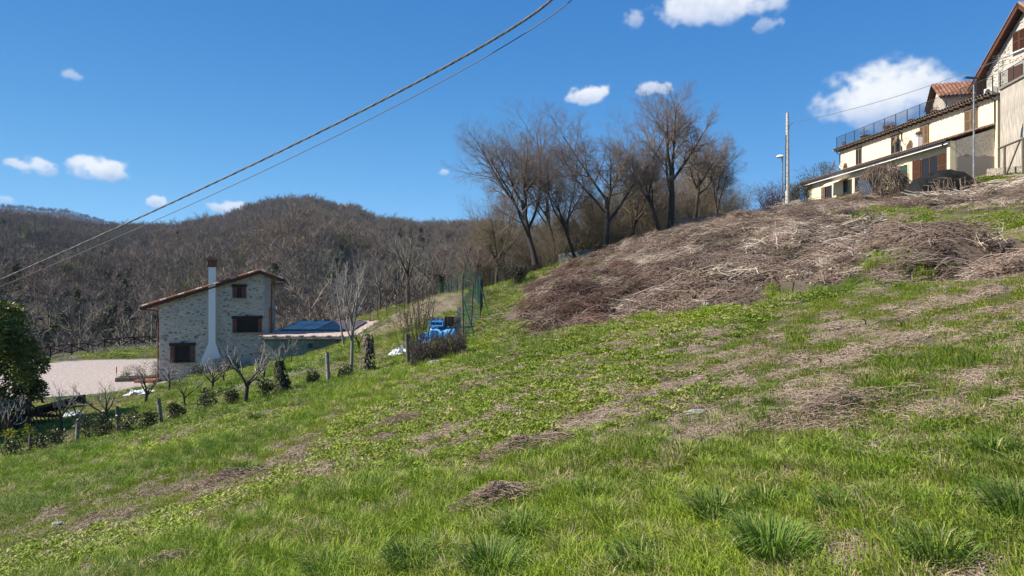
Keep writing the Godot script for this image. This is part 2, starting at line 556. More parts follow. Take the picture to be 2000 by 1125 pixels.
func far_hill(u: float, d: float) -> float:
	var px := 1000.0 + u * FOCAL
	var py := 405.0 + maxf(px, 0.0) * 0.06 + pow(maxf(px - 90.0, 0.0) / 130.0, 1.5) * 22.0 - minf(px, 0.0) * 0.02
	py = minf(py, 560.0)
	var top := (HORIZON - py) / FOCAL * 2600.0
	return lerpf(-60.0, top, clampf((d - 1500.0) / 1100.0, 0.0, 1.0)) + nz.get_noise_2d(u * 900.0, d * 0.1) * 12.0 + EYE

func land_strip(called: String, label: String, f: int, d0: float, d1: float, nd: int, u0: float, u1: float, nu: int, col: Color) -> void:
	var mb := MB.new()
	mb.col = col
	for j in nd + 1:
		for i in nu + 1:
			var u := lerpf(u0, u1, float(i) / nu)
			var d := lerpf(d0, d1, float(j) / nd)
			var h := hill(u, d) if f == 0 else far_hill(u, d)
			mb.v.push_back(Vector3(u * d, h, -d))
			mb.n.push_back(Vector3.UP); mb.c.push_back(col)
	for j in nd:
		for i in nu:
			var a := j * (nu + 1) + i
			mb.ix.push_back(a); mb.ix.push_back(a + nu + 1); mb.ix.push_back(a + 1)
			mb.ix.push_back(a + 1); mb.ix.push_back(a + nu + 1); mb.ix.push_back(a + nu + 2)
	var w := nu + 1
	for j in range(1, nd):
		for i in range(1, nu):
			var k := j * w + i
			mb.n[k] = (mb.v[k + 1] - mb.v[k - 1]).cross(mb.v[k + w] - mb.v[k - w]).normalized()
	var o := structure(part(called, mb, M.soil))
	o.set_meta("label", label)

# ------------------------------------------------------------------ ground cover
func blades(n: int, tall: float, spread: float, w: float, lean: float, r: RandomNumberGenerator) -> ArrayMesh:
	var mb := MB.new()
	for i in n:
		var an := r.randf() * TAU
		var rad := sqrt(r.randf()) * spread
		var p := Vector3(cos(an) * rad, -0.02, sin(an) * rad)
		var out := Vector3(cos(an + r.randf_range(-0.8, 0.8)), 0, sin(an + r.randf_range(-0.8, 0.8)))
		var l := tall * r.randf_range(0.55, 1.15)
		var le := lean * r.randf_range(0.3, 1.3)
		var wide := out.cross(Vector3.UP).rotated(Vector3.UP, r.randf_range(-0.6, 0.6)) * w * r.randf_range(0.7, 1.2) * 0.5
		var mid := p + Vector3.UP * l * 0.55 + out * l * le * 0.3
		var tip := p + Vector3.UP * l * (1.0 - 0.35 * le) + out * l * le
		var t := r.randf_range(0.75, 1.2)
		mb.col = Color(t * r.randf_range(0.9, 1.15), t, t * r.randf_range(0.8, 1.1))
		mb.quad(p - wide, mid - wide * 0.85, mid + wide * 0.85, p + wide)
		mb.tri(mid - wide * 0.85, tip, mid + wide * 0.85)
	return mb.mesh()

func rosette(n: int, l: float, w: float, r: RandomNumberGenerator) -> ArrayMesh:
	var mb := MB.new()
	for i in n:
		var an := TAU * i / n * 1.618 + r.randf_range(-0.4, 0.4)
		var up := r.randf_range(0.15, 0.9)
		var dir := Vector3(cos(an), up, sin(an)).normalized()
		var wide := dir.cross(Vector3.UP).normalized().rotated(dir, r.randf_range(-0.5, 0.5))
		var t := r.randf_range(0.8, 1.2)
		mb.col = Color(t, t, t)
		var ll := l * r.randf_range(0.6, 1.15)
		mb.leaf(Vector3(cos(an * 1.7), 0, sin(an * 1.7)) * sqrt(r.randf()) * 0.16 + Vector3.UP * r.randf() * 0.02, dir, wide, ll, w * ll / l)
	return mb.mesh()

func litter(n: int, len0: float, len1: float, rad: float, spread: float, pile: float, r: RandomNumberGenerator, flakes := 0) -> ArrayMesh:
	var mb := MB.new()
	for i in flakes:
		# curled dead leaves among the stems
		var p := Vector3(r.randf_range(-1, 1) * spread, r.randf() * pile, r.randf_range(-1, 1) * spread)
		var dir := Vector3(r.randf_range(-1, 1), r.randf_range(-0.4, 0.5), r.randf_range(-1, 1)).normalized()
		var t := r.randf_range(0.35, 0.95)
		mb.col = Color(t * 1.05, t * 0.9, t * 0.8)
		mb.leaf(p, dir, dir.cross(Vector3(r.randf_range(-1, 1), 1, r.randf_range(-1, 1))).normalized(), r.randf_range(0.05, 0.12), r.randf_range(0.03, 0.07))
	for i in n:
		var an := r.randf() * TAU
		var dir := Vector3(cos(an), r.randf_range(-0.15, 0.4), sin(an)).normalized()
		var l := r.randf_range(len0, len1)
		var p := Vector3(r.randf_range(-1, 1) * spread, r.randf() * pile, r.randf_range(-1, 1) * spread)
		var bend := Vector3(r.randf_range(-1, 1), r.randf_range(-0.3, 0.6), r.randf_range(-1, 1)) * l * 0.2
		var t := r.randf_range(0.6, 1.25)
		mb.col = Color(t * r.randf_range(0.95, 1.06), t, t * r.randf_range(0.9, 1.08))
		var q := rad * r.randf_range(0.5, 1.4)
		mb.tube(PackedVector3Array([p - dir * l * 0.5, p + bend, p + dir * l * 0.5]), PackedFloat32Array([q, q, q * 0.5]), 3)
	return mb.mesh()

func tilt(x: float, d: float) -> Basis:
	var nn := Vector3(land(x - 0.5, d) - land(x + 0.5, d), 1.0, land(x, d + 0.5) - land(x, d - 0.5)).normalized()
	var f := nn.cross(Vector3.RIGHT).normalized()
	return Basis(nn.cross(f) * -1.0, nn, f).orthonormalized()

func footing(x: float, d: float) -> bool:
	# paved or built over
	if Geometry2D.is_point_in_polygon(Vector2(x, d), drive_poly): return false
	if x > -23.0 and x < -15.5 and d > 43.8 + (x + 22.7) * 0.3 and d < 54.0 + (x + 22.7) * 0.3: return false
	if x > -16.6 and x < -9.9 and d > 44.6 and d < 53.5: return false
	if x > 31.0 - (d - 72.0) * 0.08 and d > 50.3 and d < 73.0: return false
	return true

func ground_cover() -> void:
	var r := RandomNumberGenerator.new()
	r.seed = 77
	var lawn := [blades(60, 0.075, 0.16, 0.007, 0.6, r), blades(60, 0.1, 0.16, 0.007, 0.6, r), blades(56, 0.06, 0.16, 0.008, 0.9, r)]
	var tall := [blades(64, 0.14, 0.15, 0.007, 0.6, r), blades(60, 0.18, 0.14, 0.007, 0.7, r)]
	var weed := [rosette(64, 0.058, 0.028, r), rosette(60, 0.045, 0.024, r)]
	var dry := [litter(70, 0.04, 0.16, 0.0032, 0.17, 0.025, r), litter(60, 0.05, 0.22, 0.0035, 0.18, 0.035, r)]
	var where := []
	var tint := []
	for i in 9:
		var e: Array[Transform3D] = []
		where.append(e)
		tint.append(PackedColorArray())
	var pw := 0.72
	var r0 := pow(2.4, pw)
	var r1 := pow(75.0, pw)
	for i in 76000:
		var rr := pow(lerpf(r0, r1, r.randf()), 1.0 / pw)
		var an := r.randf_range(-0.78, 0.78)
		var x := sin(an) * rr
		var d := cos(an) * rr
		if d > 30.0 and not footing(x, d): continue
		if d > 30.0 and (x < -38.0 or d > 73.0): continue
		var on_mound := d > 10.0 and soft_in(mound_poly, x, d)
		if on_mound and not soft_in(strip_poly, x, d, 0.8) and nz2.get_noise_2d(x * 25.0, d * 25.0) < 0.22: continue
		var b := bare(x, d)
		if on_mound: b = 0.45
		if d < 42.3 and pow((x + 5.1) / 3.0, 2.0) + pow((d - 40.2) / 2.3, 2.0) < 1.0:
			if r.randf() < 0.5: continue
			where[i % 3].append(Transform3D(Basis(Vector3.UP, r.randf() * TAU).scaled(Vector3.ONE * r.randf_range(1.2, 2.4)), on(x, d)))
			tint[i % 3].push_back(Color(0.5, 0.43, 0.24).lerp(Color(0.3, 0.33, 0.1), r.randf()))
			continue
		var lush := nz.get_noise_2d(x * 5.0 + 90.0, d * 8.0)
		var size := (0.8 + 0.02 * rr) * r.randf_range(0.75, 1.3)
		var hue := clampf(nz.get_noise_2d(x * 11.0, d * 11.0 + 700.0) * 0.9 + 0.5 + r.randf_range(-0.3, 0.3), 0.0, 1.0)
		var kind := -1
		var c: Color
		if r.randf() < maxf(b * 0.9, 0.14):
			if r.randf() < 0.4 or rr < 6.0 and r.randf() < 0.3: kind = 7 + (i & 1)
			c = Color(0.48, 0.39, 0.31).lerp(Color(0.3, 0.225, 0.175), r.randf())
		if kind < 0 and r.randf() < 1.0 - b * 0.72:
			var k := nz2.get_noise_2d(x * 12.0 + 200.0, d * 12.0)
			if d > 8.0 and k > -0.12 - clampf(x * 0.015, -0.2, 0.2) and r.randf() < 0.75:
				kind = 5 + (i & 1)
				c = Color(0.32, 0.38, 0.055).lerp(Color(0.17, 0.235, 0.036), hue)
			elif lush > 0.05 and r.randf() < 0.6 or d < 8.0 and x > -2.0 and r.randf() < 0.5 or x < -4.0 and d > 12.0 and d < 23.0 and r.randf() < 0.55:
				kind = 3 + (i & 1)
				c = Color(0.32, 0.41, 0.052).lerp(Color(0.15, 0.23, 0.034), hue)
			else:
				kind = i % 3
				c = Color(0.39, 0.42, 0.065).lerp(Color(0.19, 0.26, 0.04), hue)
			if r.randf() < 0.13: c = Color(0.46, 0.39, 0.22)
		if kind < 0: continue
		var bs := tilt(x, d) if kind >= 7 else Basis()
		bs = bs * Basis(Vector3.UP, r.randf() * TAU)
		var s := Vector3(size, size * (0.8 + 0.5 * (lush + 0.3)), size) if kind < 5 else Vector3.ONE * size
		if kind >= 7: s = Vector3.ONE * (0.8 + 0.02 * rr)
		where[kind].append(Transform3D(bs.scaled_local(s), on(x, d)))
		tint[kind].push_back(c)
	var meshes := lawn + tall + weed + dry
	var names := ["grass", "grass", "grass", "tall_grass", "tall_grass", "weeds", "weeds", "straw_litter", "straw_litter"]
	var labels := ["short fresh green grass covering the sloping field", "longer bright green grass growing in drifts on the field", "low broad leaved green weeds spread through the turf", "dry straw litter scattered over bare patches of the field"]
	for k in 9:
		scatter(names[k], meshes[k], M.leaf if k < 7 else M.straw, where[k], tint[k], labels[[0, 0, 0, 1, 1, 2, 2, 3, 3][k]], ["grass", "grass", "grass", "grass", "grass", "weeds", "weeds", "straw", "straw"][k])

func cut_stems() -> void:
	# the mown bramble and cane stems that cover the bank
	var r := RandomNumberGenerator.new()
	r.seed = 911
	var kinds := [litter(34, 0.2, 0.7, 0.007, 0.36, 0.16, r, 40), litter(26, 0.3, 1.1, 0.009, 0.42, 0.26, r, 30), litter(40, 0.15, 0.5, 0.006, 0.34, 0.14, r, 50)]
	var where := []
	var tint := []
	for i in 3:
		var e: Array[Transform3D] = []
		where.append(e)
		tint.append(PackedColorArray())
	var lo := Vector2(1e9, 1e9)
	var hi := -lo
	for p in mound_poly:
		lo = lo.min(p); hi = hi.max(p)
	var n := 0
	while n < 42000:
		n += 1
		var x := r.randf_range(lo.x, hi.x)
		var d := r.randf_range(lo.y, hi.y)
		if d > 30.0 and r.randf() < 0.4: continue
		if not soft_in(mound_poly, x, d, 0.9) or not footing(x, d): continue
		if soft_in(strip_poly, x, d, 0.8) and r.randf() < 0.93: continue
		var heap := nz.get_noise_2d(x * 16.0, d * 16.0 + 40.0)
		if heap < -0.42 and r.randf() < 0.7: continue
		# reddish bramble at the lower end by the path, tan canes and stalks elsewhere
		var t := r.randf()
		var c := Color(0.46, 0.37, 0.305).lerp(Color(0.26, 0.2, 0.165), t)
		var bramble := soft_in(bramble_poly, x, d, 1.6)
		if bramble and r.randf() < 0.8: c = Color(0.24, 0.155, 0.125).lerp(Color(0.14, 0.092, 0.075), t)
		var tone := 0.5 + 0.55 * smoothstep(-0.35, 0.4, nz2.get_noise_2d(x * 26.0 + 15.0, d * 30.0))
		c = Color(c.r * tone, c.g * tone * 0.97, c.b * tone * 0.96)
		if not bramble and r.randf() < 0.2: c = Color(0.6, 0.52, 0.43)
		var up := 0.02 + maxf(0.0, heap + 0.1) * 0.5 * r.randf()
		var bs := tilt(x, d) * Basis(Vector3.UP, r.randfn(0.3, 1.4) + (PI if r.randf() < 0.5 else 0.0)) * Basis(Vector3.RIGHT, r.randf_range(-0.35, 0.35))
		var s := r.randf_range(0.7, 1.2) * (0.75 if d < 18.0 else 1.0)
		where[n % 3].append(Transform3D(bs.scaled_local(Vector3(s, s, s)), on(x, d, up)))
		tint[n % 3].push_back(c)
	arching_canes()
	for k in 3:
		scatter("cut_stems", kinds[k], M.straw, where[k], tint[k], "tangle of cut dry brown stems heaped over the bank", "dead stems")

func arching_canes() -> void:
	# long bramble canes that still arch up out of the cut stems
	var r := RandomNumberGenerator.new()
	r.seed = 654
	var kinds := []
	for k in 2:
		var mb := MB.new()
		for i in 12:
			var an := r.randf() * TAU
			var f := Vector3(cos(an), 0, sin(an))
			var l := r.randf_range(0.7, 1.7)
			var hgt := r.randf_range(0.15, 0.5)
			var o := Vector3(r.randf_range(-0.5, 0.5), 0, r.randf_range(-0.5, 0.5))
			var t := r.randf_range(0.55, 1.3)
			mb.col = Color(t, t * 0.97, t * 0.95)
			var pts := PackedVector3Array()
			for j in 6:
				var s := j / 5.0
				pts.push_back(o + f * l * (s - 0.4) + Vector3(r.randf_range(-0.05, 0.05), hgt * 4.0 * s * (1.0 - s * 0.9) * 0.6 - 0.05, r.randf_range(-0.05, 0.05)))
			mb.tube(pts, PackedFloat32Array([0.011, 0.011, 0.01, 0.009, 0.007, 0.004]), 3)
		kinds.append(mb.mesh())
	for k in 2:
		var where: Array[Transform3D] = []
		var tint := PackedColorArray()
		for i in 1500:
			var x := r.randf_range(0.5, 30.0)
			var d := r.randf_range(13.0, 52.0)
			if not soft_in(mound_poly, x, d, 0.6) or soft_in(strip_poly, x, d, 0.8): continue
			if nz2.get_noise_2d(x * 30.0 + 60.0, d * 30.0) < 0.0: continue
			where.append(Transform3D(Basis(Vector3.UP, r.randf() * TAU).scaled(Vector3.ONE * r.randf_range(0.7, 1.2)), on(x, d, 0.05)))
			tint.push_back(Color(0.2, 0.14, 0.11).lerp(Color(0.42, 0.34, 0.28), r.randf()))
		scatter("bramble_canes", kinds[k], M.straw, where, tint, "dry bramble canes arching out of the cut stems on the bank", "brambles")

func daisies() -> void:
	# white and yellow flowers in the orchard grass
	var r := RandomNumberGenerator.new()
	r.seed = 321
	var mb := MB.new()
	for k in 14:
		var p := Vector3(r.randf_range(-0.25, 0.25), r.randf_range(0.08, 0.15), r.randf_range(-0.25, 0.25))
		for q in 3:
			var an := q * TAU / 6.0
			mb.leaf(p - Vector3(cos(an), 0, sin(an)) * 0.016, Vector3(cos(an), 0.1, sin(an)), Vector3(-sin(an), 0.1, cos(an)), 0.034, 0.02)
	var flowers := mb.mesh()
	for kind in 2:
		var where: Array[Transform3D] = []
		var tint := PackedColorArray()
		for k in ([[560, 735], [600, 728], [640, 722], [520, 748], [545, 742], [620, 712], [470, 752], [660, 700], [600, 745]] if kind == 0 else [[660, 705], [720, 690], [745, 672], [640, 730], [690, 672]]):
			var c := ground(k[0], k[1], 20.0)
			for i in 16:
				var x := c.x + r.randfn() * 0.7
				var d := -c.z + r.randfn() * 1.0
				where.append(Transform3D(Basis(Vector3.UP, r.randf() * TAU), on(x, d)))
				tint.push_back(Color(0.8, 0.8, 0.78) if kind == 0 else Color(0.75, 0.55, 0.03))
		scatter(["daisies", "buttercups"][kind], flowers, M.straw, where, tint, ["drifts of small white daisies in the orchard grass", "sprinkle of small yellow flowers in the orchard grass"][kind], "flowers")

func tuft(at_: Vector3, tallness: float, wide: float, n: int, col: Color, label: String) -> void:
	var r := RandomNumberGenerator.new()
	r.seed = int(at_.x * 991.0) + int(at_.z * 77.0)
	var mb := MB.new()
	for i in n:
		var an := r.randf() * TAU
		var rad := sqrt(r.randf()) * wide * 0.4
		var p := Vector3(cos(an) * rad, -0.04, sin(an) * rad)
		var out := Vector3(cos(an), 0, sin(an))
		var l := tallness * r.randf_range(0.5, 1.15)
		var le := 0.3 + rad / wide * 2.6 * r.randf_range(0.4, 1.0)
		var wd := out.cross(Vector3.UP).rotated(Vector3.UP, r.randf_range(-0.9, 0.9)) * 0.0042
		var t := r.randf_range(0.6, 1.25)
		mb.col = Color(col.r * t, col.g * t, col.b * t)
		if r.randf() < 0.05: mb.col = Color(0.42, 0.36, 0.2)
		var a := p + Vector3.UP * l * 0.4 + out * l * le * 0.14
		var b := p + Vector3.UP * l * 0.74 + out * l * le * 0.45
		var tip := p + Vector3.UP * l * (0.98 - le * 0.25) + out * l * le * 0.85
		mb.quad(p - wd, a - wd, a + wd, p + wd)
		mb.quad(a - wd, b - wd * 0.8, b + wd * 0.8, a + wd)
		mb.tri(b - wd * 0.8, tip, b + wd * 0.8)
	var t := thing("grass_tuft", label, "grass tuft", at_, 0.0, "coarse tufts in the field")
	stuff(part("blades", mb, M.leaf, t))

# ------------------------------------------------------------------ trees
# P: n (children per level), ang, ratio, wig, rise, first (where children start), segs
func branch(mt: MB, mc: MB, p: Vector3, dir: Vector3, l: float, rad: float, lvl: int, P: Dictionary, r: RandomNumberGenerator) -> void:
	var segs: int = P.segs[lvl]
	var pts := PackedVector3Array([p])
	var rads := PackedFloat32Array([rad * (1.25 if lvl == 0 else 1.0)])
	var dirs := PackedVector3Array([dir])
	var wig: float = P.wig[lvl]
	var thin: float = P.thin[lvl]
	for s in segs:
		dir = (dir + Vector3(r.randf_range(-1, 1), r.randf_range(-0.7, 0.7), r.randf_range(-1, 1)) * wig + Vector3.UP * P.rise[lvl]).normalized()
		p += dir * l / segs
		pts.push_back(p); dirs.push_back(dir)
		rads.push_back(maxf(rad * (1.0 - (1.0 - thin) * (s + 1.0) / segs), 0.0025))
	(mt if lvl < 2 else mc).tube(pts, rads, [8, 6, 4, 3, 3, 3][lvl])
	var last: int = P.n.size()
	if lvl >= last: return
	var n: int = P.n[lvl]
	var az := r.randf() * TAU
	for k in n:
		var t: float = lerpf(P.first[lvl], 1.0, (k + r.randf_range(0.2, 0.9)) / n)
		var f := t * segs
		var i := mini(int(f), segs - 1)
		var q := pts[i].lerp(pts[i + 1], f - i)
		az += 2.4 + r.randf_range(-0.5, 0.5)
		var ax := dirs[i + 1]
		var side := ax.cross(Vector3(0.3, 0.1, 0.9)).normalized().rotated(ax, az)
		var an: float = P.ang[lvl] * r.randf_range(0.65, 1.3) * (1.0 - 0.35 * t)
		var cd := (ax * cos(an) + side * sin(an)).normalized()
		var cl: float = l * P.ratio[lvl] * r.randf_range(0.6, 1.15) * (1.15 - 0.45 * t)
		var cr: float = minf(lerpf(rads[i], rads[i + 1], f - i) * 0.75, maxf(0.006 * P.twig, rad * P.shrink))
		branch(mt, mc, q, cd, cl, cr, lvl + 1, P, r)

func tall_form() -> Dictionary:
	return {"n": [5, 9, 8, 6, 6], "ang": [0.64, 0.88, 0.85, 0.8, 0.75], "ratio": [1.75, 0.56, 0.56, 0.58, 0.7], "wig": [0.12, 0.17, 0.2, 0.2, 0.2, 0.15], "rise": [0.06, 0.07, 0.05, 0.04, 0.03, 0.02],
		"first": [0.55, 0.22, 0.2, 0.15, 0.1], "segs": [5, 7, 5, 3, 2, 1], "thin": [0.65, 0.22, 0.25, 0.3, 0.4, 0.5], "twig": 2.8, "shrink": 0.5}

func bare_tree(called: String, label: String, at_: Vector3, tall: float, rad: float, lean: Vector3, P: Dictionary, seed_: int, bark: Material, twig: Material, group := "", l0 := 0.36, cat := "tree") -> Node3D:
	var r := RandomNumberGenerator.new()
	r.seed = seed_
	var mt := MB.new()
	var mc := MB.new()
	# grown twice: once to see how tall it comes out, then to the height asked for
	branch(mt, mc, Vector3(0, -0.3, 0), (Vector3.UP + lean).normalized(), tall * l0, rad, 0, P, r)
	var top := 0.1
	for q in mc.v: top = maxf(top, q.y)
	r.seed = seed_
	mt = MB.new()
	mc = MB.new()
	branch(mt, mc, Vector3(0, -0.3, 0), (Vector3.UP + lean).normalized(), tall * l0 * tall / top, rad, 0, P, r)
	var t := thing(called, label, cat, at_, 0.0, group)
	t.set_meta("tall", tall)
	part("trunk", mt, bark, t)
	part("crown", mc, twig, t)
	return t

# leaves spread through a volume of overlapping clumps
func foliage(mb: MB, clumps: Array, per: int, l: float, w: float, cols: Array, r: RandomNumberGenerator, shell := 0.55) -> void:
	for c in clumps:
		var o: Vector3 = c[0]
		var rr: Vector3 = c[1]
		for i in per:
			var q := Vector3(r.randfn(), r.randfn(), r.randfn()).normalized() * pow(r.randf_range(shell * shell, 1.0), 0.5)
			var p := o + q * rr
			var dir := (q + Vector3(r.randf_range(-1, 1), r.randf_range(-0.6, 1), r.randf_range(-1, 1)) * 0.9).normalized()
			var wide := dir.cross(Vector3(r.randf_range(-1, 1), r.randf_range(-1, 1), r.randf_range(-1, 1))).normalized()
			var k: Color = cols[r.randi() % cols.size()]
			var t := r.randf_range(0.7, 1.25)
			mb.col = Color(k.r * t, k.g * t, k.b * t)
			var s := r.randf_range(0.6, 1.25)
			mb.leaf(p, dir, wide, l * s, w * s)

func twiggy(mb: MB, o: Vector3, tall: float, spread: float, n: int, rad: float, r: RandomNumberGenerator, droop := 0.3) -> void:
	for i in n:
		var an := r.randf() * TAU
		var out := Vector3(cos(an), 0, sin(an))
		var p := o + out * spread * 0.35 * r.randf()
		var l := tall * r.randf_range(0.5, 1.1)
		var s := spread * r.randf_range(0.2, 1.0)
		var pts := PackedVector3Array([p, p + Vector3.UP * l * 0.55 + out * s * 0.3, p + Vector3.UP * l * (1.0 - droop * 0.3) + out * s * 0.75, p + Vector3.UP * l * (1.0 - droop) + out * s * 1.1])
		for j in range(1, 4): pts[j] += Vector3(r.randf_range(-1, 1), r.randf_range(-1, 1), r.randf_range(-1, 1)) * tall * 0.09
		mb.tube(pts, PackedFloat32Array([rad, rad * 0.8, rad * 0.6, rad * 0.3]), 3)
		for k in 3:
			var b := pts[1 + k % 2].lerp(pts[2 + k % 2], r.randf())
			mb.tube(PackedVector3Array([b, b + Vector3(r.randf_range(-1, 1), r.randf_range(-0.3, 1), r.randf_range(-1, 1)) * tall * 0.25]), PackedFloat32Array([rad * 0.5, rad * 0.2]), 3)

func wood_tree(r: RandomNumberGenerator, tall: float, wide: float) -> ArrayMesh:
	# a bare woodland tree as one sees it across a valley: trunk, limbs and a haze of upright twigs
	var mb := MB.new()
	mb.col = Color(1.05, 1.03, 1.0)
	mb.tube(PackedVector3Array([Vector3(0, -1.5, 0), Vector3(r.randf_range(-0.2, 0.2), tall * 0.45, r.randf_range(-0.2, 0.2)), Vector3(r.randf_range(-0.4, 0.4), tall * 0.9, r.randf_range(-0.4, 0.4))]), PackedFloat32Array([0.14, 0.1, 0.03]), 4)
	for i in 16:
		var an := i * 2.4 + r.randf()
		var y0 := tall * r.randf_range(0.25, 0.75)
		var out := Vector3(cos(an), r.randf_range(0.7, 1.4), sin(an)) * wide * r.randf_range(0.35, 0.6)
		var a := Vector3(0, y0, 0)
		var b := a + out
		mb.col = Color(0.95, 0.95, 0.95)
		mb.tube(PackedVector3Array([a, b]), PackedFloat32Array([0.06, 0.03]), 3)
		for k in 20:
			var p := a.lerp(b, r.randf_range(0.3, 1.0))
			var q := p + Vector3(r.randf_range(-1, 1) + cos(an) * 0.4, r.randf_range(0.1, 1.5), r.randf_range(-1, 1) + sin(an) * 0.4) * tall * 0.11
			var t := r.randf_range(0.7, 1.15)
			mb.col = Color(t, t, t)
			var sd := (q - p).cross(Vector3(r.randf_range(-1, 1), r.randf_range(-1, 1), r.randf_range(-1, 1))).normalized() * 0.036
			mb.tri(p - sd, q, p + sd)
	return mb.mesh()

func conifer(r: RandomNumberGenerator, tall: float, wide: float) -> ArrayMesh:
	var mb := MB.new()
	for i in 420:
		var t := pow(r.randf(), 0.8)
		var an := r.randf() * TAU
		var rad := wide * (1.0 - t * 0.85) * r.randf_range(0.35, 1.0)
		var p := Vector3(cos(an) * rad * 0.6, tall * (0.1 + 0.88 * t), sin(an) * rad * 0.6)
		var k := r.randf_range(0.6, 1.3)
		mb.col = Color(k, k, k)
		mb.leaf(p, Vector3(cos(an), r.randf_range(-0.2, 0.7), sin(an)).normalized(), Vector3(-sin(an), r.randf_range(-0.4, 0.4), cos(an)).normalized(), 0.9, 0.5)
	return mb.mesh()

func woods() -> void:
	var r := RandomNumberGenerator.new()
	r.seed = 4242
	var forms := []
	for i in 5: forms.append(wood_tree(r, r.randf_range(8.0, 11.0), r.randf_range(4.0, 5.5)))
	forms.append(conifer(r, 8.0, 2.4))
	var where := []
	var tint := []
	for i in 6:
		var e: Array[Transform3D] = []
		where.append(e)
		tint.append(PackedColorArray())
	for i in 24000:
		var d := sqrt(lerpf(80.0 * 80.0, 760.0 * 760.0, r.randf()))
		var u := r.randf_range(-1.0, 0.42)
		var x := u * d
		var y: float
		if d < 128.0:
			if x < -85.0: continue
			y = land(x, d)
		else: y = hill(u, d)
		if u > 0.12 and d < 200.0: continue
		var k := i % 5
		var g := nz.get_noise_2d(x * 0.9 + 900.0, d * 0.6)
		var c := Color(0.245, 0.2, 0.16).lerp(Color(0.175, 0.145, 0.12), r.randf())
		var warm := nz.get_noise_2d(x * 1.5, d * 1.1 + 333.0)
		c = c.lerp(Color(0.28, 0.215, 0.155), clampf(warm * 1.4, 0.0, 1.0))
		if warm < -0.25: c = c.lerp(Color(0.16, 0.15, 0.12), 0.7)
		if r.randf() < 0.04: c = Color(0.18, 0.2, 0.08)
		if d < 125.0: pass
		elif g > 0.34 and r.randf() < 0.22 or r.randf() < 0.006 or (d < 260.0 and d > 160.0 and u < -0.55 and r.randf() < 0.2):
			k = 5
			c = Color(0.07, 0.09, 0.04).lerp(Color(0.13, 0.14, 0.05), r.randf())
		var s := r.randf_range(0.75, 1.3)
		where[k].append(Transform3D(Basis(Vector3.UP, r.randf() * TAU).scaled(Vector3(s, s * r.randf_range(0.85, 1.2), s)), Vector3(x, y, -d)))
		tint[k].push_back(c)
	for i in 7000:
		var d := r.randf_range(1700.0, 2680.0)
		var u := r.randf_range(-1.0, -0.5)
		var k := i % 5
		var s := r.randf_range(1.0, 1.8)
		where[k].append(Transform3D(Basis(Vector3.UP, r.randf() * TAU).scaled(Vector3(s * 1.3, s, s * 1.3)), Vector3(u * d, far_hill(u, d), -d)))
		tint[k].push_back(Color(0.15, 0.135, 0.135))
	for k in 6:
		scatter("forest" if k < 5 else "evergreen_forest", forms[k], M.forest, where[k], tint[k], "bare brown deciduous woods covering the far hillside" if k < 5 else "dark evergreen trees mixed into the far hillside woods", "woods")

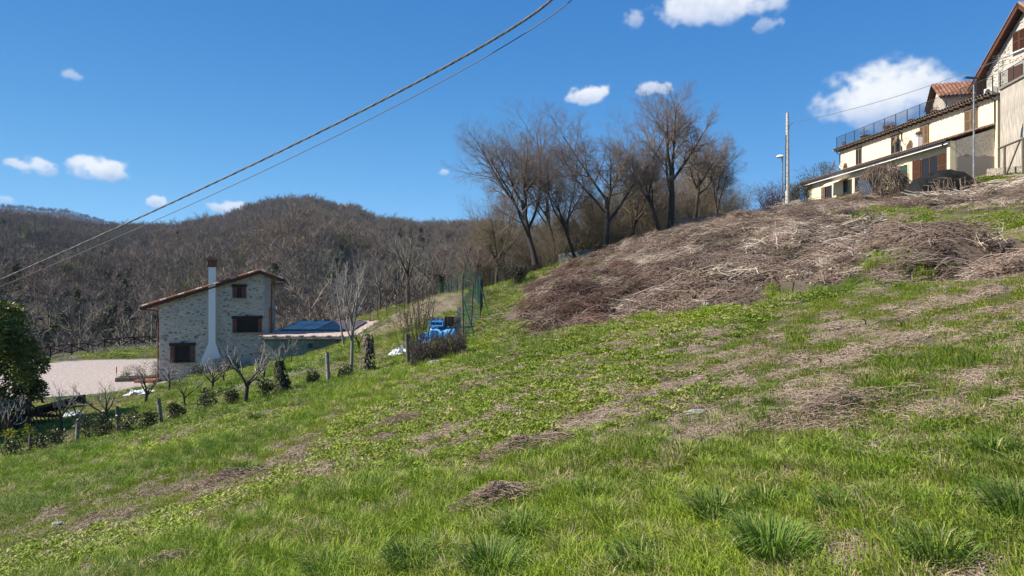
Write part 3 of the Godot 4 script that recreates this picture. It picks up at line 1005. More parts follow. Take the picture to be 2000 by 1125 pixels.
# ------------------------------------------------------------------ sky
func make_sky() -> Sky:
	# clear spring air, deeper blue overhead, with small fair-weather clouds
	var w := 544
	var h := 256
	var low := Image.create(w, h, false, Image.FORMAT_RGBF)
	var sun := Vector3(-0.74, 0.66, 0.12).normalized()
	for j in h:
		var el := (0.5 - (j + 0.5) / h) * PI
		for i in w:
			var az := (i - 16 + 0.5) / 512.0 * TAU
			var dir := Vector3(sin(az) * cos(el), sin(el), -cos(az) * cos(el))
			var s := maxf(sin(el), 0.0)
			var c := Color(lerpf(0.23, 0.016, 1.0 - exp(-s / 0.12)), lerpf(0.46, 0.083, 1.0 - exp(-s / 0.17)), lerpf(0.68, 0.25, 1.0 - exp(-s / 0.24)))
			var near := dir.dot(sun) * 0.5 + 0.5
			var k := lerpf(0.9, 1.22, near)
			c = Color(c.r * k * lerpf(0.95, 1.12, near), c.g * k, c.b * lerpf(0.96, 1.08, near))
			if el < 0.0: c = c.lerp(Color(0.16, 0.15, 0.11), smoothstep(0.0, 0.1, -el))
			low.set_pixel(i, j, c)
	low.resize(4352, 2048, Image.INTERPOLATE_BILINEAR)
	low = low.get_region(Rect2i(128, 0, 4096, 2048))
	var W := 4096
	var Hh := 2048
	var f := FastNoiseLite.new()
	f.seed = 12
	f.frequency = 0.012
	f.fractal_octaves = 5
	f.fractal_gain = 0.55
	# centre and half sizes in the photograph's pixels, density, flatness of the base
	var clouds := [[1735, 185, 135, 68, 1.15], [1690, 200, 100, 45, 0.9], [1395, 12, 140, 46, 1.1], [1230, 35, 28, 22, 0.5], [1500, 48, 36, 14, 0.35], [1148, 186, 42, 25, 1.0], [1272, 172, 44, 18, 0.7],
		[192, 330, 64, 25, 1.05], [64, 325, 46, 17, 0.8], [140, 147, 30, 10, 0.4], [306, 395, 24, 12, 0.8], [455, 405, 52, 16, 0.8], [668, 404, 34, 8, 0.7], [867, 335, 10, 8, 0.5], [10, 390, 20, 7, 0.4]]
	var r := RandomNumberGenerator.new()
	r.seed = 5
	for k in 46:
		# the same scattered clouds go on round the rest of the sky: [azimuth, elevation]
		clouds.append([r.randf_range(0.75, TAU - 0.75), r.randf_range(0.06, 0.5), r.randf_range(30, 120), r.randf_range(14, 46), r.randf_range(0.5, 1.1), 1])
	for cl in clouds:
		var az: float
		var el: float
		if cl.size() > 5:
			az = cl[0]; el = cl[1]
		else:
			var u: float = (cl[0] - 1000.0) / FOCAL
			az = atan(u)
			el = atan((HORIZON - cl[1]) / FOCAL / sqrt(1.0 + u * u))
		var per := W / TAU / FOCAL
		var ax: float = cl[2] * per * cos(az) if cl.size() == 5 else cl[2] * per
		var ay: float = cl[3] * per
		ax = maxf(ax, 2.0)
		var cx := az / TAU * W
		var cy := (0.5 - el / PI) * Hh
		for j in range(int(cy - ay * 1.7), int(cy + ay * 1.7)):
			for i in range(int(cx - ax * 1.6), int(cx + ax * 1.6)):
				var qx := (i - cx) / ax
				var qy := (j - cy) / ay
				if qy > 0: qy *= 1.25
				var fq := 90.0 / (1.0 + 12.0 / ax)
				var n := f.get_noise_2d((i - cx) / ay * fq * 0.6 + cx * 3.0, (j - cy) / ay * fq * 0.8 + cy * 3.0) * 0.95 + f.get_noise_2d(i * 6.0, j * 7.0) * 0.34
				var a := smoothstep(0.0, 0.75, 1.05 - (qx * qx + qy * qy) + n * (0.8 if ax > 22.0 else 1.25) - 0.1)
				a *= minf(cl[4], 1.0) * (0.93 - 0.12 * clampf(qy, 0.0, 1.0))
				if a <= 0.003: continue
				var ii := posmod(i, W)
				var lit := Color(0.58, 0.59, 0.6).lerp(Color(0.27, 0.34, 0.48), clampf(qy * 0.7 + 0.25 + n * 0.55, 0.0, 1.0))
				low.set_pixel(ii, j, low.get_pixel(ii, j).lerp(lit, a))
	var sky := Sky.new()
	var pm := PanoramaSkyMaterial.new()
	low.convert(Image.FORMAT_RGBH)
	pm.panorama = ImageTexture.create_from_image(low)
	sky.sky_material = pm
	return sky

func _ready() -> void:
	var t0 := Time.get_ticks_msec()
	var cam := Camera3D.new()
	cam.name = "camera"
	cam.position = Vector3(0, EYE, 0)
	cam.fov = rad_to_deg(2.0 * atan(562.5 / FOCAL))
	cam.far = 6000.0
	add_child(cam)
	var we := WorldEnvironment.new()
	we.name = "environment"
	var env := Environment.new()
	env.background_mode = Environment.BG_SKY
	env.sky = make_sky()
	env.background_energy_multiplier = 1.0
	env.tonemap_mode = Environment.TONE_MAPPER_LINEAR
	env.tonemap_exposure = 1.75
	env.fog_enabled = true
	env.fog_density = 0.00007
	env.fog_light_color = Color(0.62, 0.74, 0.9)
	env.sdfgi_enabled = true
	env.ssao_enabled = true
	env.ssil_enabled = true
	we.environment = env
	add_child(we)
	var sun := DirectionalLight3D.new()
	sun.name = "sun"
	sun.light_energy = 1.6
	sun.light_color = Color(1.0, 0.96, 0.89)
	sun.light_angular_distance = 0.53
	sun.shadow_enabled = true
	add_child(sun)
	sun.look_at_from_position(Vector3(-74, 66, 12), Vector3.ZERO)
	nz.seed = 21; nz.frequency = 0.01; nz.fractal_octaves = 3
	nz2.seed = 33; nz2.frequency = 0.01; nz2.fractal_octaves = 2
	print("sky ", Time.get_ticks_msec() - t0)
	materials()
	solve_land()
	print("land ", Time.get_ticks_msec() - t0)
	build_field()
	land_strip("hill", "wooded hill across the valley under the bare trees", 0, 118.0, 870.0, 110, -1.3, 1.6, 200, Color(0.15, 0.12, 0.09))
	land_strip("far_ridge", "distant bluish ridge beyond the wooded hill", 1, 1500.0, 2700.0, 20, -1.3, -0.1, 90, Color(0.13, 0.11, 0.095))
	print("field ", Time.get_ticks_msec() - t0)
	woods()
	print("woods ", Time.get_ticks_msec() - t0)
	build_all()
	print("things ", Time.get_ticks_msec() - t0)
	ground_cover()
	cut_stems()
	daisies()
	print("cover ", Time.get_ticks_msec() - t0)

# ------------------------------------------------------------------ the stone house in the valley
func coppo(l: float, r0: float, r1: float) -> ArrayMesh:
	# a half-round roof tile lying along -z, rounded side up
	var mb := MB.new()
	var n := 5
	for q in n:
		var a0 := PI * q / n
		var a1 := PI * (q + 1) / n
		mb.quad(Vector3(cos(a0) * r0, sin(a0) * r0, 0), Vector3(cos(a1) * r0, sin(a1) * r0, 0), Vector3(cos(a1) * r1, sin(a1) * r1, -l), Vector3(cos(a0) * r1, sin(a0) * r1, -l))
		mb.quad(Vector3(cos(a1) * r0, sin(a1) * r0, 0), Vector3(cos(a0) * r0, sin(a0) * r0, 0), Vector3(cos(a0) * r0 * 0.8, sin(a0) * r0 * 0.8, 0), Vector3(cos(a1) * r0 * 0.8, sin(a1) * r0 * 0.8, 0))
	return mb.mesh()

# rows of half-round tiles on a slope; a = lower corner, along = eaves direction and length, up = slope direction and length
func tile_field(a: Vector3, along: Vector3, up: Vector3, parent: Node3D, m: Material, r: RandomNumberGenerator, pitch := 0.22) -> void:
	var nn := up.cross(along).normalized()
	if nn.y < 0: nn = -nn
	var where: Array[Transform3D] = []
	var tint := PackedColorArray()
	var cols := int(along.length() / pitch)
	var rows := int(up.length() / 0.36)
	var f := up.normalized()
	var s := along.normalized()
	for i in cols + 1:
		for j in rows:
			var p := a + s * (i * along.length() / cols) + f * (j * up.length() / rows) + nn * (0.02 + r.randf() * 0.012)
			var b := Basis(s, nn, -f)
			if b.determinant() < 0: b = Basis(-s, nn, -f)
			b = b * Basis(Vector3.UP, r.randf_range(-0.03, 0.03)) * Basis(Vector3.RIGHT, 0.04)
			where.append(Transform3D(b, p))
			var t := r.randf()
			tint.push_back(Color(0.43, 0.22, 0.14).lerp(Color(0.52, 0.36, 0.27), t) * r.randf_range(0.75, 1.1))
	scatter("roof_tiles", coppo(0.42, pitch * 0.5, pitch * 0.4), m, where, tint, "", "", parent)

# a window in a wall plane: o = lower middle of the opening, ax along the wall, out = outward
func window(parent: Node3D, o: Vector3, ax: Vector3, out: Vector3, w: float, h: float, o_: Dictionary) -> Node3D:
	var b := Basis(ax, Vector3.UP, out)
	var t := Node3D.new()
	t.name = "window"
	parent.add_child(t, true)
	var deep: float = o_.get("deep", 0.03)
	var fm := MB.new()
	var fw := 0.07
	for s in [-1.0, 1.0]: fm.box(o + ax * s * (w * 0.5 - fw * 0.5) + Vector3.UP * h * 0.5 + out * deep, Vector3(fw, h, 0.06), b)
	fm.box(o + Vector3.UP * (h - fw * 0.5) + out * deep, Vector3(w - fw * 2.0, fw, 0.056), b)
	fm.box(o + Vector3.UP * fw * 0.5 + out * deep, Vector3(w - fw * 2.0, fw, 0.056), b)
	if o_.get("mullion", true): fm.box(o + Vector3.UP * h * 0.5 + out * deep, Vector3(0.09, h - fw * 2.0, 0.058), b)
	part("frame", fm, o_.get("frame", M.wood_brown), t)
	var sides := [-1.0, 1.0] if o_.get("mullion", true) else [0.0]
	for s in sides:
		var pm := MB.new()
		var pw: float = (w - fw * 2.0 - 0.09) * 0.5 if s != 0.0 else w - fw * 2.0
		pm.box(o + ax * s * (pw * 0.5 + 0.045) + Vector3.UP * h * 0.5 + out * (deep - 0.012), Vector3(pw, h - fw * 2.0, 0.02), b)
		part("pane", pm, M.glass, t)
	if o_.has("sill"):
		var sm := MB.new()
		sm.box(o + Vector3.DOWN * 0.035 + out * (deep + 0.05), Vector3(w + 0.24, 0.07, 0.2), b)
		part("sill", sm, o_.sill, t)
	return t

# a louvred shutter leaf, centre of its foot at o
func shutter(parent: Node3D, o: Vector3, ax: Vector3, out: Vector3, w: float, h: float, m: Material) -> void:
	var b := Basis(ax, Vector3.UP, out)
	var t := Node3D.new()
	t.name = "shutter"
	parent.add_child(t, true)
	var fm := MB.new()
	for s in [-1.0, 1.0]: fm.box(o + ax * s * (w * 0.5 - 0.035) + Vector3.UP * h * 0.5, Vector3(0.07, h, 0.05), b)
	for y in [0.04, h * 0.5, h - 0.04]: fm.box(o + Vector3.UP * y, Vector3(w - 0.14, 0.08, 0.046), b)
	part("frame", fm, m, t)
	var lm := MB.new()
	var n := int(h / 0.07)
	for i in n: lm.box(o + Vector3.UP * (0.08 + (h - 0.16) * (i + 0.5) / n), Vector3(w - 0.14, 0.052, 0.012), b * Basis(Vector3.RIGHT, -0.7))
	part("louvres", lm, m, t)

func stone_wall(parent: Node3D, called: String, o: Vector3, ax: Vector3, out: Vector3, poly: PackedVector2Array, holes: Array, r: RandomNumberGenerator, sz := 0.3, gain := 1.0) -> void:
	# uneven courses of rubble standing proud of the mortar; too small to tell apart singly from here
	var mb := MB.new()
	var lo := Vector2(1e9, 1e9)
	var hi := -lo
	for p in poly:
		lo = lo.min(p); hi = hi.max(p)
	var y := lo.y
	while y < hi.y:
		var hh := sz * r.randf_range(0.4, 0.62)
		var x := lo.x - r.randf() * sz
		while x < hi.x:
			var w := sz * r.randf_range(0.55, 1.5)
			var c := Vector2(x + w * 0.5, y + hh * 0.5 + r.randf_range(-0.07, 0.07) * sz / 0.3)
			x += w
			var hs := hh
			var big := r.randf_range(0.7, 1.25)
			var ok := true
			for k in [Vector2(-0.45, -0.4), Vector2(0.45, -0.4), Vector2(0.45, 0.4), Vector2(-0.45, 0.4)]:
				if not Geometry2D.is_point_in_polygon(c + k * Vector2(w, hh), poly): ok = false
			for q in holes:
				if Rect2(q).grow(0.0).intersects(Rect2(c - Vector2(w, hh) * 0.5, Vector2(w, hh))): ok = false
			if not ok: continue
			var t := r.randf()
			var col := Color(0.72, 0.63, 0.51).lerp(Color(0.52, 0.44, 0.35), t)
			if r.randf() < 0.2: col = Color(0.33, 0.28, 0.23)
			if r.randf() < 0.14: col = Color(0.74, 0.66, 0.55)
			mb.col = Color(col.r * gain, col.g * gain * 1.01, col.b * gain * 1.02)
			var p := o + ax * c.x + Vector3.UP * c.y
			var dep := r.randf_range(0.02, 0.06)
			# five-sided pebble-faced block with worn corners
			var hw := w * 0.5 - 0.012
			var h2 := hs * 0.5 * big - 0.012
			var rim := []
			var cap := []
			for k in [Vector2(-1, -0.5), Vector2(-0.6, -1), Vector2(0.6, -1), Vector2(1, -0.4), Vector2(0.95, 0.5), Vector2(0.5, 1), Vector2(-0.6, 1), Vector2(-1, 0.4)]:
				var j: Vector2 = k * r.randf_range(0.7, 1.0)
				rim.append(p + ax * j.x * hw + Vector3.UP * j.y * h2)
				cap.append(p + ax * j.x * hw * 0.72 + Vector3.UP * j.y * h2 * 0.7 + out * dep * r.randf_range(0.8, 1.1))
			var mid := p + out * dep
			for k in 8:
				var k2 := (k + 1) % 8
				if ax.cross(Vector3.UP).dot(out) > 0:
					mb.quad(rim[k2], cap[k2], cap[k], rim[k]); mb.tri(cap[k2], mid, cap[k])
				else:
					mb.quad(rim[k], cap[k], cap[k2], rim[k2]); mb.tri(cap[k], mid, cap[k2])
		y += hh
	var g := part(called, mb, M.stone, parent)
	stuff(g)

func stone_house() -> void:
	var r := RandomNumberGenerator.new()
	r.seed = 31
	var o := Vector3(-22.73, EYE - 5.85, -44.0)
	var ax := Vector3(0.956, 0, -0.292).normalized()
	var out := Vector3(0.292, 0, 0.956).normalized()
	var t := thing("stone_house", "rubble stone house with white flared chimney breast and long tiled roof", "house", o)
	var W := 6.75
	var D := 8.0
	var eave := 4.75
	var ridge_w := 6.1
	var ridge := 6.8
	var fall := 6.55
	var back := -out * D
	# w for a photograph column, on the facade
	var wf := func(px: float) -> float:
		var u := (px - 1000.0) / FOCAL
		return (22.73 + u * 44.0) / (0.956 - u * 0.292)
	var yf := func(py: float, w: float) -> float:
		return (HORIZON - py) / FOCAL * (44.0 + 0.292 * w) + 5.85
	# walls
	var wm := MB.new()
	var outline := PackedVector2Array([Vector2(0, -0.6), Vector2(W, -0.6), Vector2(W, fall), Vector2(ridge_w, ridge), Vector2(0, eave)])
	wm.prism(-out * 0.35, ax, Vector3.UP, out * 0.35, outline)
	wm.prism(back, ax, Vector3.UP, out * 0.35, outline)
	wm.prism(-out * 0.35, -out, Vector3.UP, ax * 0.35, PackedVector2Array([Vector2(0, -0.6), Vector2(D - 0.7, -0.6), Vector2(D - 0.7, eave), Vector2(0, eave)]))
	wm.prism(-out * 0.35 + ax * (W - 0.35), -out, Vector3.UP, ax * 0.35, PackedVector2Array([Vector2(0, -0.6), Vector2(D - 0.7, -0.6), Vector2(D - 0.7, fall), Vector2(0, fall)]))
	part("wall", wm, M.mortar, t)
	# openings: [left, right, top, bottom] in the photograph, jamb to jamb, then the clear opening
	var holes := []
	var wins := [[454, 481, 560, 581, 463, 472], [454, 511.5, 622, 649, 463, 504], [332.5, 381, 675, 708, 341.5, 371.5]]
	for q in wins:
		var w0: float = wf.call(q[0])
		var w1: float = wf.call(q[1])
		var y1: float = yf.call(q[2], w0)
		var y0: float = yf.call(q[3], w0)
		holes.append(Rect2(w0, y0 - 0.08, w1 - w0, y1 - y0 + 0.22))
	holes.append(Rect2(wf.call(407.5), 0, wf.call(422.5) - wf.call(407.5), 9))
	holes.append(Rect2(wf.call(398.0), -0.5, wf.call(430.0) - wf.call(398.0), 1.9))
	stone_wall(t, "stonework", Vector3.ZERO, ax, out, outline, holes, r, 0.25)
	stone_wall(t, "stonework", ax * W, -out, ax, PackedVector2Array([Vector2(0.0, -0.5), Vector2(D, -0.5), Vector2(D, fall - 0.1), Vector2(0.0, fall - 0.1)]), [], r, 0.34)
	stone_wall(t, "stonework", Vector3.ZERO, -out, -ax, PackedVector2Array([Vector2(0.0, -0.5), Vector2(D, -0.5), Vector2(D, eave - 0.1), Vector2(0.0, eave - 0.1)]), [], r, 0.34)
	for q in wins:
		var w0: float = wf.call(q[0])
		var w1: float = wf.call(q[1])
		var a0: float = wf.call(q[4])
		var a1: float = wf.call(q[5])
		var y1: float = yf.call(q[2], w0)
		var y0: float = yf.call(q[3], w0)
		var win := Node3D.new()
		win.name = "window"
		t.add_child(win, true)
		var hole := MB.new()
		hole.box(ax * (a0 + a1) * 0.5 + Vector3.UP * (y0 + y1) * 0.5 + out * 0.006, Vector3(a1 - a0, y1 - y0, 0.012), Basis(ax, Vector3.UP, out))
		part("pane", hole, M.glass, win)
		var fr := MB.new()
		for s in [a0 + 0.03, a1 - 0.03, (a0 + a1) * 0.5]: fr.box(ax * s + Vector3.UP * (y0 + y1) * 0.5 + out * 0.022, Vector3(0.055, y1 - y0, 0.02), Basis(ax, Vector3.UP, out))
		for s in [y0 + 0.03, y1 - 0.03]: fr.box(ax * (a0 + a1) * 0.5 + Vector3.UP * s + out * 0.023, Vector3(a1 - a0, 0.055, 0.021), Basis(ax, Vector3.UP, out))
		part("frame", fr, M.wood_dark, win)
		for s in 2:
			# brick jamb, course by course
			var e0: float = w0 if s == 0 else a1
			var e1: float = a0 if s == 0 else w1
			var n := int((y1 - y0) / 0.075)
			var jm := MB.new()
			for k in n:
				var tt := r.randf_range(0.75, 1.2)
				jm.col = Color(tt, tt * r.randf_range(0.92, 1.05), tt)
				jm.box(ax * (e0 + e1) * 0.5 + Vector3.UP * (y0 + (k + 0.5) * (y1 - y0) / n) + out * (0.035 + r.randf() * 0.008), Vector3(e1 - e0 - 0.012, (y1 - y0) / n - 0.01, 0.09), Basis(ax, Vector3.UP, out))
			part("brick_jamb", jm, M.brick, win)
		var lm := MB.new()
		lm.box(ax * (w0 + w1) * 0.5 + Vector3.UP * (y1 + 0.09) + out * 0.05, Vector3(w1 - w0 + 0.1, 0.17, 0.16), Basis(ax, Vector3.UP, out))
		part("lintel", lm, M.wood_dark, win)
		var sm := MB.new()
		sm.box(ax * (w0 + w1) * 0.5 + Vector3.UP * (y0 - 0.04) + out * 0.08, Vector3(w1 - w0 + 0.12, 0.07, 0.24), Basis(ax, Vector3.UP, out))
		part("sill", sm, M.concrete, win)
		if a1 - a0 > 0.6:
			var lamp := MB.new()
			lamp.box(ax * (w0 + w1) * 0.5 + Vector3.UP * (y1 + 0.22) + out * 0.09, Vector3(0.14, 0.1, 0.12), Basis(ax, Vector3.UP, out))
			part("lamp_housing", lamp, M.iron, win)
	# chimney breast: flared foot, shaft up the gable and through the roof, brick hood
	var c0: float = wf.call(408.5)
	var c1: float = wf.call(422.0)
	var f0: float = wf.call(390.0)
	var f1: float = wf.call(437.5)
	var cm := MB.new()
	var sh: float = yf.call(668, c0)
	var tp: float = yf.call(521.5, c0)
	cm.prism(out * 0.001, ax, Vector3.UP, out * 0.36, PackedVector2Array([Vector2(f0, -0.4), Vector2(f1, -0.4), Vector2(f1, 0.75), Vector2(c1, sh), Vector2(c1, tp), Vector2(c0, tp), Vector2(c0, sh), Vector2(f0, 0.75)]))
	var ch := part("chimney", cm, M.white_paint, t)
	var cx := (c0 + c1) * 0.5
	var cw := c1 - c0
	var hm := MB.new()
	var cc := ax * cx + out * 0.18
	var bb := Basis(ax, Vector3.UP, out)
	hm.box(cc + Vector3.UP * (tp + 0.05), Vector3(cw + 0.1, 0.1, 0.46), bb)
	for sx in [-1.0, 0.0, 1.0]:
		for sz in [-1.0, 1.0]: hm.box(cc + ax * sx * (cw * 0.5 - 0.02) + out * sz * 0.17 + Vector3.UP * (tp + 0.25), Vector3(0.1, 0.3, 0.1), bb)
	hm.box(cc + Vector3.UP * (tp + 0.25), Vector3(0.1, 0.28, 0.3), bb)
	hm.box(cc + Vector3.UP * (tp + 0.425), Vector3(cw + 0.16, 0.06, 0.5), bb)
	part("brick_hood", hm, M.brick, ch)
	var cap := MB.new()
	cap.prism(cc - out * 0.3 + Vector3.UP * (tp + 0.46), ax, Vector3.UP, out * 0.6, PackedVector2Array([Vector2(-0.4, 0), Vector2(0.4, 0), Vector2(0.4, 0.05), Vector2(0, 0.24), Vector2(-0.4, 0.05)]))
	part("hood_roof", cap, M.terracotta, ch)
	# roof: two slopes on purlins, with half-round tiles and a verge row
	var oh := 0.35
	var sl := Vector2(ridge_w, ridge) - Vector2(0, eave)
	var a0 := Vector2(0, eave) - sl.normalized() * 0.95 + Vector2(0, 0.16)
	var top := Vector2(ridge_w, ridge + 0.16)
	var right := Vector2(W, fall) + Vector2(W - ridge_w, fall - ridge).normalized() * 0.85 + Vector2(0, 0.16)
	for s in 2:
		var p0 := a0 if s == 0 else right
		var f := ax * (top.x - p0.x) + Vector3.UP * (top.y - p0.y)
		var start := ax * p0.x + Vector3.UP * p0.y + out * oh
		var rm := MB.new()
		var nn := Vector2(-(top - p0).y, (top - p0).x).normalized() * (1.0 if s == 0 else -1.0)
		rm.prism(out * oh, ax, Vector3.UP, -out * (D + oh * 2.0), PackedVector2Array([p0 - nn * 0.05, top - nn * 0.05, top + nn * 0.03, p0 + nn * 0.03] if s == 0 else [p0 - nn * 0.05, p0 + nn * 0.03, top + nn * 0.03, top - nn * 0.05]))
		var roof := part("roof", rm, M.wood_brown, t)
		var n3 := ax * nn.x + Vector3.UP * nn.y
		tile_field(start + n3 * 0.03, -out * (D + oh * 2.0), f, roof, M.tile, r)
		# verge tiles seen edge on
		var verge := coppo(0.44, 0.1, 0.085)
		var k := int(f.length() / 0.36)
		for i in k:
			var vt := put("verge_tile", verge, M.terracotta if i % 3 else M.pink_roof, roof, start + f * (i / float(k)) + n3 * 0.07 + out * 0.02)
			vt.basis = Basis(out * (-1.0 if s == 0 else 1.0), n3, -f.normalized())
		var fb := MB.new()
		fb.prism(out * (oh + 0.005), ax, Vector3.UP, out * 0.03, PackedVector2Array([p0 - nn * 0.16, top - nn * 0.16, top - nn * 0.055, p0 - nn * 0.055] if s == 0 else [p0 - nn * 0.16, p0 - nn * 0.055, top - nn * 0.055, top - nn * 0.16]))
		part("verge_board", fb, M.wood_brown, roof)
		# purlin ends under the verge
		var m := 7 if s == 0 else 2
		for i in m:
			var q := p0.lerp(top, (i + 0.4) / m) - nn * 0.12
			var pm := MB.new()
			pm.box(ax * q.x + Vector3.UP * q.y + out * (oh * 0.5 - 0.02), Vector3(0.1, 0.11, oh), bb)
			part("purlin", pm, M.wood_brown, roof)
		var gm := MB.new()
		var gp := ax * (p0.x + (-0.06 if s == 0 else 0.06)) + Vector3.UP * (p0.y - 0.05)
		gm.tube(PackedVector3Array([gp + out * (oh + 0.1), gp - out * (D + oh)]), PackedFloat32Array([0.075, 0.075]), 8, true)
		var gut := part("gutter", gm, M.copper, t)
		var dm := MB.new()
		if s == 0:
			dm.tube(PackedVector3Array([gp + out * 0.05, gp + out * 0.05 + Vector3.DOWN * 0.12, ax * -0.35 + Vector3.UP * (eave - 0.32), ax * -0.09 + Vector3.UP * (eave - 0.42), ax * -0.07 + Vector3.UP * (eave - 0.7), ax * -0.07 + Vector3.UP * 0.05]), PackedFloat32Array([0.045, 0.045, 0.045, 0.045, 0.045, 0.045]), 7, true)
		else:
			dm.tube(PackedVector3Array([gp + out * 0.05, gp + out * 0.05 + Vector3.DOWN * 0.2, ax * (W + 0.08) + Vector3.UP * (fall - 0.45), ax * (W + 0.08) + Vector3.UP * (fall - 0.8), ax * (W + 0.08) + Vector3.UP * 1.5]), PackedFloat32Array([0.045, 0.045, 0.045, 0.045, 0.045]), 7, true)
		part("downpipe", dm, M.copper, gut)
	# pale corner stones
	for i in 15:
		var qm := MB.new()
		var tt := r.randf_range(0.36, 0.48)
		qm.col = Color(tt, tt * 0.92, tt * 0.82)
		var hh := fall / 15.0
		qm.box(ax * (W - 0.17) + Vector3.UP * (hh * (i + 0.5)) + out * 0.03, Vector3(0.3 if i % 2 else 0.42, hh - 0.02, 0.1), bb)
		part("corner_stone", qm, M.stone, t)
	# wooden post and lamp on the corner by the lean-to
	var pm2 := MB.new()
	pm2.box(ax * (W - 0.02) + Vector3.UP * 3.6 + out * 0.09, Vector3(0.11, 1.9, 0.06), bb)
	part("corner_board", pm2, M.wood_tan, t)
	var step := thing("terrace_step", "red terracotta paved step at the corner of the stone house", "step", o + ax * -0.55 + out * 0.1 + Vector3.UP * -0.1)
	var tm := MB.new()
	for i in 3:
		for j in 5:
			var tt := r.randf_range(0.85, 1.1)
			tm.col = Color(tt, tt, tt)
			tm.box(Vector3(-0.4 + i * 0.4, -0.02, 0.5 - j * 0.4), Vector3(0.385, 0.3, 0.385))
	stuff(part("tiles", tm, M.terracotta, step))

func shed() -> void:
	var r := RandomNumberGenerator.new()
	r.seed = 8
	var fl := Vector3(-16.25, EYE - 3.2, -44.4)
	var fr := Vector3(-10.25, EYE - 3.05, -44.4)
	var depth := 8.2
	var rise := 0.62
	var t := thing("lean_to_shed", "low shed with green corrugated front and solar panels on its roof", "shed", Vector3(fl.x, EYE - 5.0, fl.z))
	var q := -t.position
	# corrugated sheets, each one its own
	var n := 7
	for k in n:
		var x0 := lerpf(fl.x + 0.12, fr.x - 0.1, k / float(n))
		var x1 := lerpf(fl.x + 0.12, fr.x - 0.1, (k + 1) / float(n))
		var mb := MB.new()
		var m := 20
		var z := fl.z + 0.02 * (k % 2)
		var c := r.randf_range(0.8, 1.1)
		for i in m:
			var xa := lerpf(x0, x1, i / float(m))
			var xb := lerpf(x0, x1, (i + 1) / float(m))
			var za := z + (0.02 if i % 2 else -0.02)
			var zb := z + (-0.02 if i % 2 else 0.02)
			var top := fl.y - 0.1
			var low := minf(land(xa, 44.4), land(xb, 44.4)) - 0.25
			mb.col = Color(c, c * 1.0, c * r.randf_range(0.95, 1.05))
			mb.quad(q + Vector3(xa, low, za), q + Vector3(xa, top, za), q + Vector3(xb, top, zb), q + Vector3(xb, low, zb))
		part("corrugated_sheet", mb, M.green_sheet, t)
	var wm := MB.new()
	for x in [fl.x + 0.1, fr.x - 0.1]:
		wm.prism(q + Vector3(x, 0, fl.z - 0.06), Vector3(0, 0, -1), Vector3.UP, Vector3(0.06, 0, 0), PackedVector2Array([Vector2(0, fl.y - 3.0), Vector2(depth - 0.3, fl.y - 3.0), Vector2(depth - 0.3, fl.y + rise - 0.12), Vector2(0, fl.y - 0.12)]))
	wm.box(q + Vector3((fl.x + fr.x) * 0.5, fl.y - 1.2, fl.z - depth + 0.3), Vector3(5.8, 3.4, 0.08))
	part("wall", wm, M.concrete_grey, t)
	# roof deck with a pinkish tiled border
	var f := Vector3(0, rise, -depth).normalized()
	var up := Vector3(0, depth, rise).normalized()
	var rb := Basis(Vector3.RIGHT, up, -f)
	var mid := q + Vector3((fl.x + fr.x) * 0.5, fl.y + rise * 0.5, fl.z - depth * 0.5 + 0.15)
	var dm := MB.new()
	dm.box(mid, Vector3(6.25, 0.1, depth + 0.5), rb)
	var roof := part("roof", dm, M.pink_roof, t)
	for i in 15:
		var em := MB.new()
		var tt := r.randf_range(0.8, 1.1)
		em.col = Color(tt, tt, tt)
		em.box(mid + Vector3((i - 7) * 0.415, 0.075, 0) - f * (depth * 0.5 + 0.05), Vector3(0.39, 0.06, 0.42), rb)
		part("edge_tile", em, M.pink_roof, roof)
	for i in 7:
		var em := MB.new()
		em.box(mid + Vector3(-2.9 + i * 0.85 + r.randf_range(-0.1, 0.1), 0.12, 0) - f * (depth * 0.5 + 0.16), Vector3(0.24, 0.05, 0.24), rb)
		part("cover_tile", em, M.terracotta, roof)
		var bm := MB.new()
		bm.box(mid + Vector3(-2.7 + i * 0.85, 0.1, 0) + f * (depth * 0.5 + 0.1), Vector3(0.3, 0.08, 0.25), rb)
		part("cover_tile", bm, M.terracotta, roof)
	for i in 4:
		for j in 2:
			var pm := MB.new()
			pm.box(mid + Vector3(-2.05 + i * 1.22 + (0.08 if i > 1 else 0.0), 0.13, 0) + f * (-0.2 + j * 2.35), Vector3(1.17, 0.05, 2.28), rb * Basis(Vector3.RIGHT, r.randf_range(-0.012, 0.012)))
			var pn := part("solar_panel", pm, M.panel if i < 2 else M.panel_brown, roof)
			var gm := MB.new()
			for k in [-1.0, 1.0]: gm.box(mid + Vector3(-2.05 + i * 1.22 + (0.08 if i > 1 else 0.0) + k * 0.59, 0.14, 0) + f * (-0.2 + j * 2.35), Vector3(0.03, 0.055, 2.3), rb)
			for k in [-1.0, 1.0]: gm.box(mid + Vector3(-2.05 + i * 1.22 + (0.08 if i > 1 else 0.0), 0.14, 0) + f * (-0.2 + j * 2.35 + k * 1.14), Vector3(1.2, 0.054, 0.03), rb)
			part("rim", gm, M.galvanised, pn)
	var gm2 := MB.new()
	gm2.rod(q + Vector3(fl.x, fl.y - 0.14, fl.z + 0.16), q + Vector3(fr.x, fl.y - 0.1, fl.z + 0.16), 0.05, 8)
	part("gutter", gm2, M.galvanised, t)
	var vm := MB.new()
	vm.lathe(Vector3.ZERO, [Vector2(0, 0.05), Vector2(0.14, 0.05), Vector2(0.16, 0), Vector2(0.12, -0.02)], 14)
	var vent := put("vent", vm.mesh(), M.iron, t, q + Vector3(-13.1, fl.y - 0.55, fl.z + 0.05))
	vent.rotation.x = PI / 2

